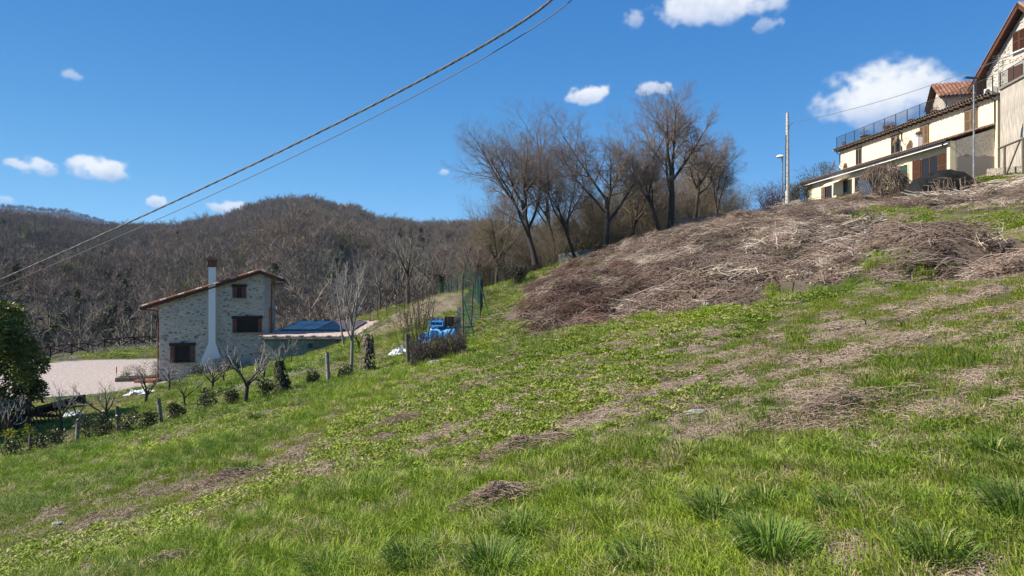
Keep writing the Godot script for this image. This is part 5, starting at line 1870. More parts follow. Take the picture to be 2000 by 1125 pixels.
	bare_tree("bare_tree", "spreading grey bare tree standing on the lawn edge beyond the dug earth bank", at(797, 590, 60.0), 6.9, 0.17, Vector3(0.02, 0, 0), m, 201, M.bark, M.twig_grey, g2, 0.25)
	bare_tree("bare_tree", "upright dark bare tree among the fence posts behind the green net", at(902, 572, 58.0), 7.6, 0.13, Vector3(0.05, 0, 0), m, 202, M.bark, M.twig_warm, g2, 0.35)
	bare_tree("bare_tree", "bare tree with warm brown twigs beside the net fence corner", at(948, 560, 60.0), 6.0, 0.12, Vector3(-0.05, 0, 0), m, 203, M.bark, M.twig_warm, g2, 0.3)
	bare_tree("bare_tree", "small bare tree behind the low end of the shed", at(742, 610, 64.0), 5.0, 0.1, Vector3(-0.1, 0, 0), m, 204, M.bark, M.twig_grey, g2, 0.3)
	bare_tree("bare_tree", "low branching bare tree behind the spreading lawn tree", at(850, 588, 66.0), 5.4, 0.12, Vector3(0.1, 0, 0), m, 205, M.bark, M.twig_warm, g2, 0.25)
	bare_tree("bare_tree", "slim pale bare tree rising behind the far wooden fence corner", at(296, 668, 70.0), 6.6, 0.09, Vector3(-0.06, 0, 0), slim_form(), 206, M.bark_pale, M.twig_grey, g2, 0.3)
	bare_tree("bare_tree", "bare sapling standing before the wooden rail fence", at(181, 690, 60.0), 1.9, 0.06, Vector3(0.05, 0, 0), crooked_form(3), 207, M.bark, M.twig_grey, g2, 0.5)
	# the pale tree on the orchard slope
	bare_tree("pale_tree", "tall pale barked tree with upright bare branches beside the shed", ground(686, 738, 15.0), 4.2, 0.062, Vector3(0.02, 0, 0), slim_form(), 301, M.bark_pale, M.twig_pale, "", 0.4)
	bare_tree("pale_tree", "grey bare tree with drooping twig clusters behind the tall pale one", at(672, 668, 40.0), 5.2, 0.06, Vector3(-0.18, 0, 0), slim_form(), 305, M.bark_pale, M.twig_pale, "", 0.35)

func orchard() -> void:
	var g := "pruned fruit trees of the orchard"
	# foot column and row, height, girth, limbs, seed, label
	for k in [[478, 792, 1.95, 0.08, 5, 1, "stout pruned fruit tree with arching limbs and dark forked trunk"],
			[412, 763, 1.6, 0.075, 6, 2, "low spreading pruned fruit tree before the white chimney foot"],
			[515, 742, 1.75, 0.06, 5, 3, "slender pruned fruit tree before the corner of the shed"],
			[545, 735, 1.6, 0.055, 4, 4, "thin pruned fruit tree with upcurved limbs before the green sheets"],
			[568, 715, 1.5, 0.03, 3, 5, "spindly sapling standing before the green corrugated sheets"],
			[284, 790, 1.75, 0.08, 5, 6, "pruned fruit tree with cupped dark limbs beside the white sheet"],
			[330, 762, 1.5, 0.06, 4, 7, "two stemmed pruned fruit tree below the stone house corner"],
			[208, 832, 1.7, 0.065, 5, 8, "pale pruned fruit tree in front of the shaded lawn"],
			[362, 795, 1.3, 0.045, 4, 9, "small pruned fruit tree between hedge and yard"],
			[118, 845, 1.9, 0.06, 5, 10, "straggling grey fruit tree beside the scrap heap"],
			[12, 872, 1.9, 0.09, 5, 11, "gnarled grey fruit tree below the leafy evergreen"],
			[152, 838, 1.6, 0.045, 4, 12, "bent whippy fruit tree before the dark trough"],
			[438, 752, 1.2, 0.05, 4, 13, "short pruned fruit tree beneath the chimney breast"],
			[700, 690, 1.6, 0.05, 4, 14, "small dark fruit tree behind the tall pale tree"]]:
		bare_tree("fruit_tree", k[6], ground(k[0], k[1], 14.0), k[2], k[3], Vector3(0.05 * (k[5] % 3 - 1), 0, 0), crooked_form(k[4]), 400 + k[5], M.bark, M.twig_pale if k[5] % 3 else M.twig_grey, g, 0.42, "fruit tree")
	# fence posts with a hedge of young evergreens between
	var r := RandomNumberGenerator.new()
	r.seed = 88
	var i := 0
	var heads := []
	for k in [[58, 884, 0.62, 0.05], [150, 862, 0.72, 0.05], [232, 849, 0.85, -0.07], [316, 828, 0.78, -0.12], [400, 800, 0.72, -0.03], [642, 751, 0.98, -0.05], [798, 712, 0.95, -0.1]]:
		var p := ground(k[0], k[1], 12.0)
		var t := thing("fence_post", "short weathered grey post standing in the hedge line", "post", p, r.randf(), "grey posts along the hedge")
		var mb := MB.new()
		var top := Vector3(k[3] * k[2], k[2], 0.02)
		mb.tube(PackedVector3Array([Vector3(0, -0.3, 0), top * 0.5, top, top + Vector3.UP * 0.015]), PackedFloat32Array([0.065, 0.062, 0.06, 0.04]), 7, true)
		part("shaft", mb, M.concrete_grey if i % 2 else M.wood_grey, t)
		heads.append(p + top * 0.85)
		i += 1
	# hedge shrubs: foot, radius, height
	i = 0
	for k in [[20, 893, 0.42, 0.5], [80, 880, 0.5, 0.6], [112, 872, 0.42, 0.5], [175, 858, 0.5, 0.85], [205, 852, 0.34, 0.6], [248, 850, 0.42, 0.6], [292, 836, 0.34, 0.5], [345, 822, 0.3, 0.45], [410, 803, 0.42, 0.6], [452, 795, 0.3, 0.5], [516, 780, 0.36, 0.62], [612, 757, 0.26, 0.52], [675, 742, 0.3, 0.4]]:
		var p := ground(k[0], k[1], 12.0)
		var t := thing("hedge_shrub", "small dark green evergreen shrub in the hedge line below the orchard", "shrub", p, 0.0, "young evergreen shrubs of the hedge")
		var sm := MB.new()
		twiggy(sm, Vector3(0, -0.05, 0), k[3], k[2] * 0.8, 16, 0.008, r, 0.1)
		part("stems", sm, M.twig_dark, t)
		var mb := MB.new()
		var cl := []
		for j in 7: cl.append([Vector3(r.randf_range(-1, 1) * k[2] * 0.7, k[3] * r.randf_range(0.3, 0.95), r.randf_range(-1, 1) * k[2] * 0.5), Vector3.ONE * k[2] * r.randf_range(0.3, 0.45)])
		foliage(mb, cl, 95, 0.085, 0.034, [Color(0.055, 0.075, 0.024), Color(0.08, 0.1, 0.03), Color(0.12, 0.11, 0.06)], r, 0.2)
		part("foliage", mb, M.evergreen, t)
		i += 1
	# yellow flowering sprigs at the end of the hedge
	for k in [[55, 868], [18, 878]]:
		var p := ground(k[0], k[1], 12.0)
		var t := thing("yellow_shrub", "sprig of yellow green leaves standing out of the dark hedge", "shrub", p, 0.0, "yellow sprigs in the hedge")
		var mb := MB.new()
		foliage(mb, [[Vector3(0, 0.55, 0), Vector3(0.16, 0.22, 0.16)], [Vector3(0.1, 0.35, 0), Vector3(0.2, 0.2, 0.2)]], 70, 0.09, 0.04, [Color(0.4, 0.34, 0.03), Color(0.25, 0.26, 0.04)], r, 0.2)
		part("foliage", mb, M.leaf, t)
		var sm := MB.new()
		twiggy(sm, Vector3.ZERO, 0.5, 0.2, 10, 0.007, r, 0.0)
		part("stems", sm, M.twig_dark, t)
	# two stumps smothered in dead creeper
	for k in [[558, 770, 1.05, -0.22, "leaning tapered stump smothered in dark creeper in the hedge line"], [718, 728, 1.25, 0.02, "upright stump hung with dark dead creeper beside the pale tree"]]:
		var p := ground(k[0], k[1], 12.0)
		var t := thing("creeper_stump", k[4], "stump", p)
		var mb := MB.new()
		mb.tube(PackedVector3Array([Vector3(0, -0.2, 0), Vector3(k[3] * 0.3, k[2] * 0.4, 0), Vector3(k[3], k[2], 0)]), PackedFloat32Array([0.11, 0.09, 0.05]), 7, true)
		part("trunk", mb, M.bark_dark, t)
		var lm := MB.new()
		for j in 320:
			var y := r.randf()
			var an := r.randf() * TAU
			var q := Vector3(k[3] * y, k[2] * y, 0) + Vector3(cos(an), 0, sin(an)) * lerpf(0.24, 0.1, y)
			var tt := r.randf_range(0.6, 1.4)
			lm.col = Color(0.05 * tt, 0.05 * tt, 0.03 * tt)
			if k[3] > 0: lm.col = Color(0.13 * tt, 0.11 * tt, 0.085 * tt)
			lm.leaf(q, Vector3(cos(an) * 0.6, -0.7, sin(an) * 0.6).normalized(), Vector3(-sin(an), 0.2, cos(an)), 0.14, 0.07)
		part("creeper", lm, M.straw, t)

func left_corner() -> void:
	var r := RandomNumberGenerator.new()
	r.seed = 606
	# the large evergreen at the edge of the yard
	var p := Vector3(-21.2, 0, -27.0)
	p.y = land(p.x, 27.0)
	var t := thing("evergreen_tree", "dense dark green evergreen tree at the edge of the yard", "tree", p)
	var tm := MB.new()
	tm.tube(PackedVector3Array([Vector3(0, -0.4, 0), Vector3(0.1, 1.2, 0), Vector3(0, 4.0, 0.1)]), PackedFloat32Array([0.2, 0.16, 0.07]), 8)
	for i in 14:
		var an := i * 2.4
		var b := Vector3(0.05, 0.7 + i * 0.16, 0)
		tm.tube(PackedVector3Array([b, b + Vector3(cos(an) * 0.8, 0.5, sin(an) * 0.8), b + Vector3(cos(an) * 1.5, 0.9, sin(an) * 1.5)]), PackedFloat32Array([0.07, 0.045, 0.015]), 5)
	part("trunk", tm, M.bark_dark, t)
	var lm := MB.new()
	var cl := []
	for i in 80:
		var an := r.randf() * TAU
		var y := r.randf_range(0.9, 5.3)
		var rad := 2.2 * sqrt(clampf(1.0 - pow((y - 2.5) / 3.0, 2.0), 0.05, 1.0)) * r.randf_range(0.5, 1.0)
		cl.append([Vector3(cos(an) * rad, y, sin(an) * rad), Vector3.ONE * r.randf_range(0.32, 0.6)])
	foliage(lm, cl, 420, 0.19, 0.07, [Color(0.1, 0.125, 0.03), Color(0.13, 0.16, 0.04), Color(0.18, 0.2, 0.05), Color(0.23, 0.22, 0.055)], r, 0.15)
	part("crown", lm, M.evergreen, t)
	# scrap heap under it: a rusty implement, a sheet-metal bin and bars
	var s := thing("rusty_implement", "rusty red farm implement with bent bars lying under the evergreen", "farm implement", ground(62, 832, 15.0), 0.3)
	var im := MB.new()
	im.bar(Vector3(-0.9, 0.5, 0), Vector3(0.9, 0.35, 0.1), 0.1, 0.1)
	im.bar(Vector3(-0.9, 0.35, -0.7), Vector3(0.9, 0.25, -0.6), 0.1, 0.1)
	im.bar(Vector3(-0.6, 0.45, -0.8), Vector3(-0.6, 0.45, 0.3), 0.08, 0.08)
	im.bar(Vector3(0.5, 0.38, -0.8), Vector3(0.5, 0.38, 0.3), 0.08, 0.08)
	part("frame", im, M.rust, s)
	for i in 9:
		var tm2 := MB.new()
		var x := -0.2 + i * 0.14
		tm2.tube(PackedVector3Array([Vector3(x, 0.4, 0.05), Vector3(x + 0.1, 0.75 - i * 0.04, 0.3), Vector3(x + 0.3, 0.3, 0.55), Vector3(x + 0.45, -0.02, 0.6)]), PackedFloat32Array([0.028, 0.028, 0.025, 0.02]), 5, true)
		part("tine", tm2, M.rust, s)
	var hm := MB.new()
	hm.tube(PackedVector3Array([Vector3(-0.5, 0.4, -0.3), Vector3(-0.4, 1.25, -0.3), Vector3(0.15, 1.35, -0.3), Vector3(0.35, 0.9, -0.2)]), PackedFloat32Array([0.05, 0.05, 0.05, 0.05]), 6, true)
	hm.bar(Vector3(-0.4, 1.1, -0.3), Vector3(0.4, 0.5, 0.1), 0.06, 0.05)
	part("hitch", hm, M.rust, s)
	var bx := thing("metal_bin", "dark sheet metal bin half hidden under the evergreen", "bin", ground(14, 838, 15.0), 0.2)
	var bm := MB.new()
	for a in 4:
		var b := Basis(Vector3.UP, a * PI / 2)
		bm.box(b * Vector3(0, 0.5, 0.62), Vector3(1.3, 1.1, 0.04), b)
		bm.box(b * Vector3(0, 1.05, 0.64), Vector3(1.34, 0.06, 0.07), b)
	part("sides", bm, M.bin_blue, bx)
	var fl := MB.new()
	fl.box(Vector3(0, 0.08, 0), Vector3(1.2, 0.06, 1.2))
	part("bottom", fl, M.iron, bx)
	var lid := MB.new()
	lid.box(Vector3(0.35, 1.16, 0.1), Vector3(0.75, 0.04, 0.6), Basis(Vector3(0, 0, 1), -0.15))
	part("loose_sheet", lid, M.tarp_white, bx)
	var tr := thing("feed_trough", "dark tilted metal trough at the edge of the yard", "trough", ground(118, 800, 15.0), 0.5)
	var gm := MB.new()
	for q in 8:
		var a0 := PI * q / 8.0
		var a1 := PI * (q + 1) / 8.0
		gm.box(Vector3(0, 0.42 - sin((a0 + a1) * 0.5) * 0.34, cos((a0 + a1) * 0.5) * 0.34), Vector3(2.2, 0.025, 0.15), Basis(Vector3.RIGHT, (a0 + a1) * 0.5 - PI / 2))
	part("basin", gm, M.tarp_black, tr)
	for e in [-1.0, 1.0]:
		var em := MB.new()
		em.box(Vector3(e * 1.0, 0.18, 0), Vector3(0.06, 0.4, 0.5))
		part("foot", em, M.iron, tr)
	tr.rotation.z = 0.22
	# crumpled sheets
	crumple("white_sheet", "crumpled white plastic sheet on the orchard grass by the yard", ground(272, 770, 15.0), 1.2, 0.4, M.tarp_white, 1)
	crumple("white_sheet", "small white plastic sheet on the shaded lawn by the trough", ground(142, 812, 15.0), 0.7, 0.25, M.tarp_white, 2)

func crumple(called: String, label: String, at_: Vector3, size: float, tall: float, m: Material, seed_: int, cat := "sheet") -> void:
	var mb := MB.new()
	var n := 14
	var f := FastNoiseLite.new()
	f.seed = seed_
	f.frequency = 0.9
	var P := func(i: int, j: int) -> Vector3:
		var x := (i / float(n) - 0.5) * size
		var z := (j / float(n) - 0.5) * size * 0.7
		var e := minf(minf(i, n - i), minf(j, n - j)) / float(n) * 2.0
		var wx := x + f.get_noise_2d(x * 3.0 + 9.0, z * 3.0) * 0.3 * size
		var wz := z + f.get_noise_2d(x * 3.0, z * 3.0 + 5.0) * 0.3 * size
		var y := land(at_.x + wx, -at_.z - wz) - at_.y + 0.05 + absf(f.get_noise_2d(x * 4.0, z * 4.0)) * tall * 1.3 * minf(1.0, e * 2.5)
		return Vector3(wx, y, wz)
	for i in n:
		for j in n:
			var a: Vector3 = P.call(i, j)
			var b: Vector3 = P.call(i + 1, j)
			var c: Vector3 = P.call(i + 1, j + 1)
			var d: Vector3 = P.call(i, j + 1)
			mb.tri(a, b, c)
			mb.tri(a, c, d)
	var o := put(called, mb.mesh(), m, self, at_)
	tag(o, label, cat)

func yard() -> void:
	var r := RandomNumberGenerator.new()
	r.seed = 707
	# rustic rail fence at the far side of the lawn
	var path := []
	for k in [[60, 702, 57.0], [98, 697, 59.0], [140, 690, 60.5], [172, 686, 61.5], [204, 681, 63.0], [232, 678, 64.5], [262, 675, 66.0], [292, 671, 67.5], [312, 669, 69.0]]:
		var q := at(k[0], k[1], k[2])
		path.append(on(q.x, -q.z))
	var t := thing("rail_fence", "dark wooden rail fence with crossed braces beyond the yard lawn", "fence", path[0])
	for i in path.size():
		var pm := MB.new()
		var q: Vector3 = path[i] - t.position
		pm.rod(q + Vector3.DOWN * 0.2, q + Vector3.UP * 0.95, 0.07, 7)
		part("post", pm, M.wood_dark, t)
		if i + 1 < path.size():
			var e: Vector3 = path[i + 1] - t.position
			for s in [[0.88, 0.88], [0.12, 0.8], [0.8, 0.12]]:
				var rm := MB.new()
				rm.rod(q + Vector3.UP * s[0], e + Vector3.UP * s[1], 0.05, 6)
				part("rail", rm, M.wood_dark, t)
	# flower bed with stone kerb and lavender
	var bed := thing("flower_bed", "raised flower bed with brick kerb beside the paved yard", "flower bed", Vector3(-23.9, EYE - 6.0, -44.6), 0.25)
	var km := MB.new()
	for i in 16:
		var tt := r.randf_range(0.7, 1.1)
		km.col = Color(tt, tt, tt)
		km.box(Vector3(-1.5 + i * 0.2, 0.12, 0.6), Vector3(0.19, 0.26, 0.16))
		if i < 6: km.box(Vector3(-1.58, 0.12, 0.45 - i * 0.24), Vector3(0.16, 0.26, 0.22))
	stuff(part("kerb_bricks", km, M.brick_pale, bed))
	var sm := MB.new()
	sm.box(Vector3(0.1, 0.1, -0.1), Vector3(3.0, 0.22, 1.3))
	part("soil", sm, M.rust_soil, bed)
	for k in [[-0.8, 0.1, 0.65, 0.6, "low grey lavender bush beside the brick kerb corner"], [0.1, -0.2, 0.85, 0.95, "tallest grey lavender bush in the middle of the flower bed"], [1.0, -0.2, 0.75, 0.85, "grey lavender bush next to the terracotta step"], [0.5, -1.0, 0.7, 0.7, "grey lavender bush in front of the pale boulder"]]:
		var b := Vector3(-23.9, EYE - 5.8, -44.6) + Vector3(k[0], 0, k[1])
		var lv := thing("lavender_bush", k[4], "bush", b, 0.0, "lavender bushes by the stone house")
		var lm := MB.new()
		foliage(lm, [[Vector3(0, k[3] * 0.3, 0), Vector3(k[2], k[3], k[2])]], 900, 0.16, 0.018, [Color(0.2, 0.2, 0.19), Color(0.14, 0.14, 0.12), Color(0.28, 0.27, 0.27)], r, 0.4)
		part("foliage", lm, M.straw, lv)
	for k in [[-1.1, 0.25], [0.9, 0.3]]:
		var gb := thing("low_plant", "low bright green plant at the front of the flower bed", "plant", Vector3(-23.9 + k[0], EYE - 5.82, -44.6 + k[1]), 0.0, "green plants in the flower bed")
		var lm := MB.new()
		foliage(lm, [[Vector3(0, 0.12, 0), Vector3(0.35, 0.25, 0.25)]], 260, 0.09, 0.04, [Color(0.16, 0.22, 0.04), Color(0.1, 0.15, 0.03)], r, 0.2)
		part("foliage", lm, M.leaf, gb)
	boulder("boulder", "pale rounded boulder behind the lavender at the house corner", Vector3(-23.4, EYE - 6.1, -47.0), Vector3(0.95, 0.85, 0.6), M.rock, 4)
	var red := thing("marker_stake", "thin red and white stake at the flower bed corner", "stake", Vector3(-25.6, EYE - 6.0, -44.2))
	var rm := MB.new()
	rm.rod(Vector3(0, -0.1, 0), Vector3(0, 0.5, 0), 0.03, 6)
	part("shaft", rm, M.tarp_white, red)
	var rt := MB.new()
	rt.rod(Vector3(0, 0.5, 0), Vector3(0, 0.9, 0), 0.03, 6)
	part("red_band", rt, M.red, red)
	# white flowering ground shrubs on the lawn by the rail fence
	for k in [[225, 683, 62], [262, 679, 63], [295, 676, 64], [130, 706, 57], [185, 684, 61]]:
		var q := at(k[0], k[1], k[2])
		var fb := thing("pale_shrub", "low greyish flowering shrub on the lawn by the rail fence", "shrub", on(q.x, -q.z), 0.0, "pale shrubs by the rail fence")
		var lm := MB.new()
		foliage(lm, [[Vector3(0, 0.25, 0), Vector3(0.8, 0.4, 0.5)], [Vector3(0.6, 0.2, 0.1), Vector3(0.6, 0.35, 0.4)]], 420, 0.09, 0.04, [Color(0.3, 0.3, 0.24), Color(0.18, 0.2, 0.1), Color(0.5, 0.48, 0.44)], r, 0.3)
		part("foliage", lm, M.straw, fb)
	# dark evergreen shrubs at the foot of the chimney
	for k in [[-18.9, 44.0, 0.7, 0.95], [-19.9, 43.5, 0.55, 0.7], [-18.2, 44.4, 0.5, 0.7]]:
		var fb := thing("rosemary_shrub", "dark bushy shrub growing against the white chimney foot", "shrub", on(k[0], k[1]), 0.0, "dark shrubs at the chimney foot")
		var lm := MB.new()
		foliage(lm, [[Vector3(0, k[3] * 0.45, 0), Vector3(k[2], k[3] * 0.55, k[2] * 0.7)]], 750, 0.12, 0.03, [Color(0.05, 0.06, 0.025), Color(0.09, 0.085, 0.05)], r, 0.25)
		part("foliage", lm, M.evergreen, fb)
		var st := MB.new()
		twiggy(st, Vector3.ZERO, k[3], k[2], 14, 0.012, r, 0.1)
		part("stems", st, M.twig_dark, fb)

func boulder(called: String, label: String, at_: Vector3, size: Vector3, m: Material, seed_: int, group := "") -> void:
	var f := FastNoiseLite.new()
	f.seed = seed_
	f.frequency = 0.9
	var mb := MB.new()
	var nu := 18
	var nv := 11
	var P := func(i: int, j: int) -> Vector3:
		var th := PI * j / nv
		var ph := TAU * (i % nu) / nu
		var q := Vector3(sin(th) * cos(ph), cos(th), sin(th) * sin(ph))
		var k := 1.0 + f.get_noise_3dv(q * 1.3) * 0.55 + f.get_noise_3dv(q * 3.5) * 0.16
		return q * k * size
	for i in nu:
		for j in nv:
			var a: Vector3 = P.call(i, j)
			var b: Vector3 = P.call(i + 1, j)
			var c: Vector3 = P.call(i + 1, j + 1)
			var d: Vector3 = P.call(i, j + 1)
			if j > 0: mb.tri(a, b, c)
			if j < nv - 1: mb.tri(a, c, d)
	var o := put(called, mb.mesh(), m, self, at_)
	tag(o, label, "boulder" if size.x > 0.4 else "stone", group)

func blue_corner() -> void:
	var r := RandomNumberGenerator.new()
	r.seed = 313
	# blue water tanks beside the earth bank
	var b0 := ground(852, 672, 18.0)
	var t := thing("blue_tank", "blue plastic water tank lying behind the dead hedge", "tank", b0 + Vector3(0.25, 0.1, -0.4), -0.25)
	t.scale = Vector3(0.85, 0.66, 0.7)
	var mb := MB.new()
	mb.lathe(Vector3.ZERO, [Vector2(0.01, -0.65), Vector2(0.3, -0.65), Vector2(0.4, -0.58), Vector2(0.42, -0.3), Vector2(0.44, -0.28), Vector2(0.44, -0.22), Vector2(0.42, -0.2), Vector2(0.42, 0.2), Vector2(0.44, 0.22), Vector2(0.44, 0.28), Vector2(0.42, 0.3), Vector2(0.4, 0.58), Vector2(0.3, 0.65), Vector2(0.01, 0.65)], 24)
	var body := put("body", mb.mesh(), M.blue, t, Vector3(0, 0.42, 0))
	body.rotation.z = PI / 2
	var cap := MB.new()
	cap.lathe(Vector3(0, 0.84, 0), [Vector2(0.12, 0), Vector2(0.12, 0.07), Vector2(0.01, 0.08)], 14)
	part("cap", cap, M.blue_dark, t)
	var fr := MB.new()
	for x in [-0.35, 0.05]: fr.box(Vector3(x, 0.42, 0.43), Vector3(0.03 if x > 0 else 0.34, 0.44, 0.03))
	part("hatch", fr, M.blue_dark, t)
	crumple("blue_tarpaulin", "crumpled bright blue tarpaulin heaped beside the blue tank", ground(832, 672, 18.0) + Vector3(0, 0.1, -0.5), 0.9, 0.7, M.blue, 7, "tarpaulin")
	var tc := thing("bottle_crate", "blue crate of bottles resting on the blue tank", "crate", b0 + Vector3(0.0, 0.67, -0.4), -0.2)
	var cm := MB.new()
	for a in 4:
		var b := Basis(Vector3.UP, a * PI / 2)
		var half := 0.2 if a % 2 else 0.3
		var wid := 0.6 if a % 2 == 0 else 0.4
		cm.box(b * Vector3(0, 0.03, (0.2 if a % 2 == 0 else 0.3)), Vector3(wid, 0.05, 0.025), b)
		cm.box(b * Vector3(0, 0.2, (0.2 if a % 2 == 0 else 0.3)), Vector3(wid, 0.06, 0.025), b)
		cm.box(b * Vector3(wid * 0.47, 0.12, (0.2 if a % 2 == 0 else 0.3)), Vector3(0.03, 0.22, 0.02), b)
	part("sides", cm, M.blue, tc)
	var bt := MB.new()
	for i in 3:
		for j in 2: bt.lathe(Vector3(-0.18 + i * 0.18, 0.03, -0.09 + j * 0.18), [Vector2(0.01, 0), Vector2(0.07, 0), Vector2(0.07, 0.17), Vector2(0.03, 0.24), Vector2(0.025, 0.3)], 10)
	part("bottles", bt, M.blue_dark, tc)
	# plank, rusty door and posts
	var pl := thing("plank", "dark plank laid across the top of the blue tank", "plank", b0 + Vector3(0.75, 0.63, -0.2), 0.0)
	var plm := MB.new()
	plm.box(Vector3.ZERO, Vector3(1.4, 0.05, 0.16), Basis(Vector3(0, 0, 1), 0.04))
	part("board", plm, M.wood_dark, pl)
	var dr := thing("rusty_sheet", "rusty brown ribbed metal sheet leaning by the net fence", "metal sheet", ground(886, 664, 20.0) + Vector3(-0.1, 0, -0.6), 0.15)
	for i in 5:
		var dm := MB.new()
		dm.box(Vector3(-0.25 + i * 0.13, 0.4, 0.015 * (i % 2)), Vector3(0.125, 0.95, 0.02))
		part("rib", dm, M.rust if i < 3 else M.concrete, dr)
	for k in [[896, 678, 1.35, "upright grey concrete post at the corner of the net fence"]]:
		var p := ground(k[0], k[1], 18.0)
		var t2 := thing("concrete_post", k[3], "post", p)
		var m2 := MB.new()
		m2.box(Vector3(0, k[2] * 0.5 - 0.15, 0), Vector3(0.13, k[2] + 0.3, 0.13), Basis(Vector3(0, 0, 1), -0.03))
		part("shaft", m2, M.concrete_grey, t2)
		var m3 := MB.new()
		m3.bar(Vector3(-0.5, 0.15, 0.05), Vector3(0.02, k[2] * 0.75, 0.05), 0.08, 0.06)
		part("brace", m3, M.wood_grey, t2)
	# the dead hedge, dark and clipped
	var hb := ground(852, 706, 18.0)
	var h := thing("dead_hedge", "clipped dead brown hedge in front of the blue tank", "hedge", hb)
	var sm := MB.new()
	for i in 420:
		var x := r.randf_range(-0.75, 0.85)
		var z := r.randf_range(-0.35, 0.25)
		var y0 := land(hb.x + x, -hb.z - z) - hb.y
		var l := r.randf_range(0.45, 0.85)
		sm.tube(PackedVector3Array([Vector3(x, y0, z), Vector3(x + r.randf_range(-0.1, 0.1), y0 + l * 0.5, z + r.randf_range(-0.1, 0.1)), Vector3(x + r.randf_range(-0.18, 0.18), y0 + l, z + r.randf_range(-0.15, 0.15))]), PackedFloat32Array([0.009, 0.007, 0.004]), 3)
	part("stems", sm, M.twig_dark, h)
	var lm := MB.new()
	for i in 700:
		var tt := r.randf_range(0.6, 1.4)
		lm.col = Color(0.085, 0.06, 0.04) * tt
		lm.leaf(Vector3(r.randf_range(-0.8, 0.9), r.randf_range(0.0, 0.85), r.randf_range(-0.4, 0.3)), Vector3(r.randf_range(-1, 1), r.randf_range(-1, 0.6), r.randf_range(-1, 1)).normalized(), Vector3(r.randf_range(-1, 1), r.randf_range(-1, 1), 0.3).normalized(), 0.06, 0.035)
	part("dead_leaves", lm, M.straw, h)
	# rose-like straggly shrub in front of the bank
	var rb := ground(812, 700, 18.0)
	var rs := thing("straggly_shrub", "straggly shrub with reddish new leaves before the earth bank", "shrub", rb)
	var rm := MB.new()
	twiggy(rm, Vector3(0, -0.1, 0), 2.3, 0.9, 44, 0.013, r, 0.05)
	part("stems", rm, M.twig_dark, rs)
	var rl := MB.new()
	foliage(rl, [[Vector3(-0.2, 1.5, 0), Vector3(0.8, 0.45, 0.5)], [Vector3(0.2, 1.1, 0), Vector3(0.6, 0.4, 0.5)], [Vector3(-0.5, 1.2, 0), Vector3(0.5, 0.3, 0.4)]], 170, 0.055, 0.028, [Color(0.2, 0.14, 0.05), Color(0.12, 0.16, 0.04), Color(0.26, 0.12, 0.06)], r, 0.1)
	part("foliage", rl, M.leaf, rs)
	crumple("grey_sheet", "crumpled grey plastic sheet behind the leaning post", ground(782, 692, 18.0), 0.9, 0.35, M.tarp_white, 12)
	boulder("field_stone", "pale block of stone at the foot of the dead hedge", ground(806, 708, 15.0) + Vector3.UP * 0.08, Vector3(0.13, 0.22, 0.12), M.rock, 31)
	boulder("field_stone", "pale broken stone slab below the dead hedge", ground(852, 711, 15.0) + Vector3.UP * 0.03, Vector3(0.28, 0.09, 0.12), M.rock, 32)
	# green net fence with its stakes
	var line := []
	for k in [[905, 672, 25.0], [920, 655, 28.0], [938, 640, 31.0], [942, 612, 35.0], [934, 596, 39.0], [908, 585, 43.0], [880, 582, 46.0], [852, 582, 48.0]]:
		var q := at(k[0], k[1], k[2])
		line.append(on(q.x, -q.z))
	var nf := thing("net_fence", "green net fence on thin dark stakes beside the grass path", "fence", line[0])
	var wires := MB.new()
	for i in line.size():
		var q: Vector3 = line[i] - nf.position
		var pm := MB.new()
		pm.rod(q + Vector3.DOWN * 0.2, q + Vector3(r.randf_range(-0.12, 0.12), 1.9, 0), 0.028, 5)
		part("stake", pm, M.iron, nf)
		if i % 2 == 0:
			var bm := MB.new()
			bm.rod(q + Vector3(0.5, -0.1, 0.3), q + Vector3(0.0, 1.5, 0), 0.025, 5)
			part("brace", bm, M.green_net, nf)
		if i + 1 < line.size():
			var e: Vector3 = line[i + 1] - nf.position
			var n := int((e - q).length() / 0.13)
			for j in n:
				var p := q.lerp(e, j / float(n))
				wires.rod(p + Vector3.UP * 0.05, p + Vector3.UP * 1.62, 0.0045, 3)
			for j in 13: wires.rod(q + Vector3.UP * (0.05 + j * 0.13), e + Vector3.UP * (0.05 + j * 0.13), 0.0045, 3)
	stuff(part("net", wires, M.green_net, nf))
	# line of thin dark stakes that runs on behind the bank
	var sf := thing("stake_fence", "row of thin dark stakes along the far edge of the lawn", "fence", on(-9.5, 60.0))
	for i in 15:
		var px := 722.0 + i * 17.0
		var q := at(px, 0, 52.0 + (i % 3))
		var p := on(q.x, -q.z) - sf.position
		var pm := MB.new()
		pm.rod(p + Vector3.DOWN * 0.2, p + Vector3(r.randf_range(-0.1, 0.1), r.randf_range(1.5, 2.0), 0), 0.035, 5)
		part("stake", pm, M.iron, sf)
	# ivy-wrapped stump by the fence
	var iv := at(861, 585, 50.0)
	var st := thing("ivy_stump", "tall broken tree stump wrapped in dark ivy behind the net fence", "stump", on(iv.x, -iv.z))
	var tm := MB.new()
	tm.tube(PackedVector3Array([Vector3(0, -0.2, 0), Vector3(0.05, 1.2, 0), Vector3(-0.1, 2.2, 0), Vector3(-0.5, 2.35, 0)]), PackedFloat32Array([0.2, 0.18, 0.15, 0.08]), 7, true)
	part("trunk", tm, M.bark, st)
	var il := MB.new()
	foliage(il, [[Vector3(0, 0.5, 0), Vector3(0.35, 0.6, 0.35)], [Vector3(0, 1.4, 0), Vector3(0.34, 0.7, 0.34)], [Vector3(0, 2.0, 0), Vector3(0.28, 0.35, 0.28)]], 240, 0.11, 0.08, [Color(0.04, 0.055, 0.02), Color(0.03, 0.04, 0.02)], r, 0.4)
	part("ivy", il, M.evergreen, st)
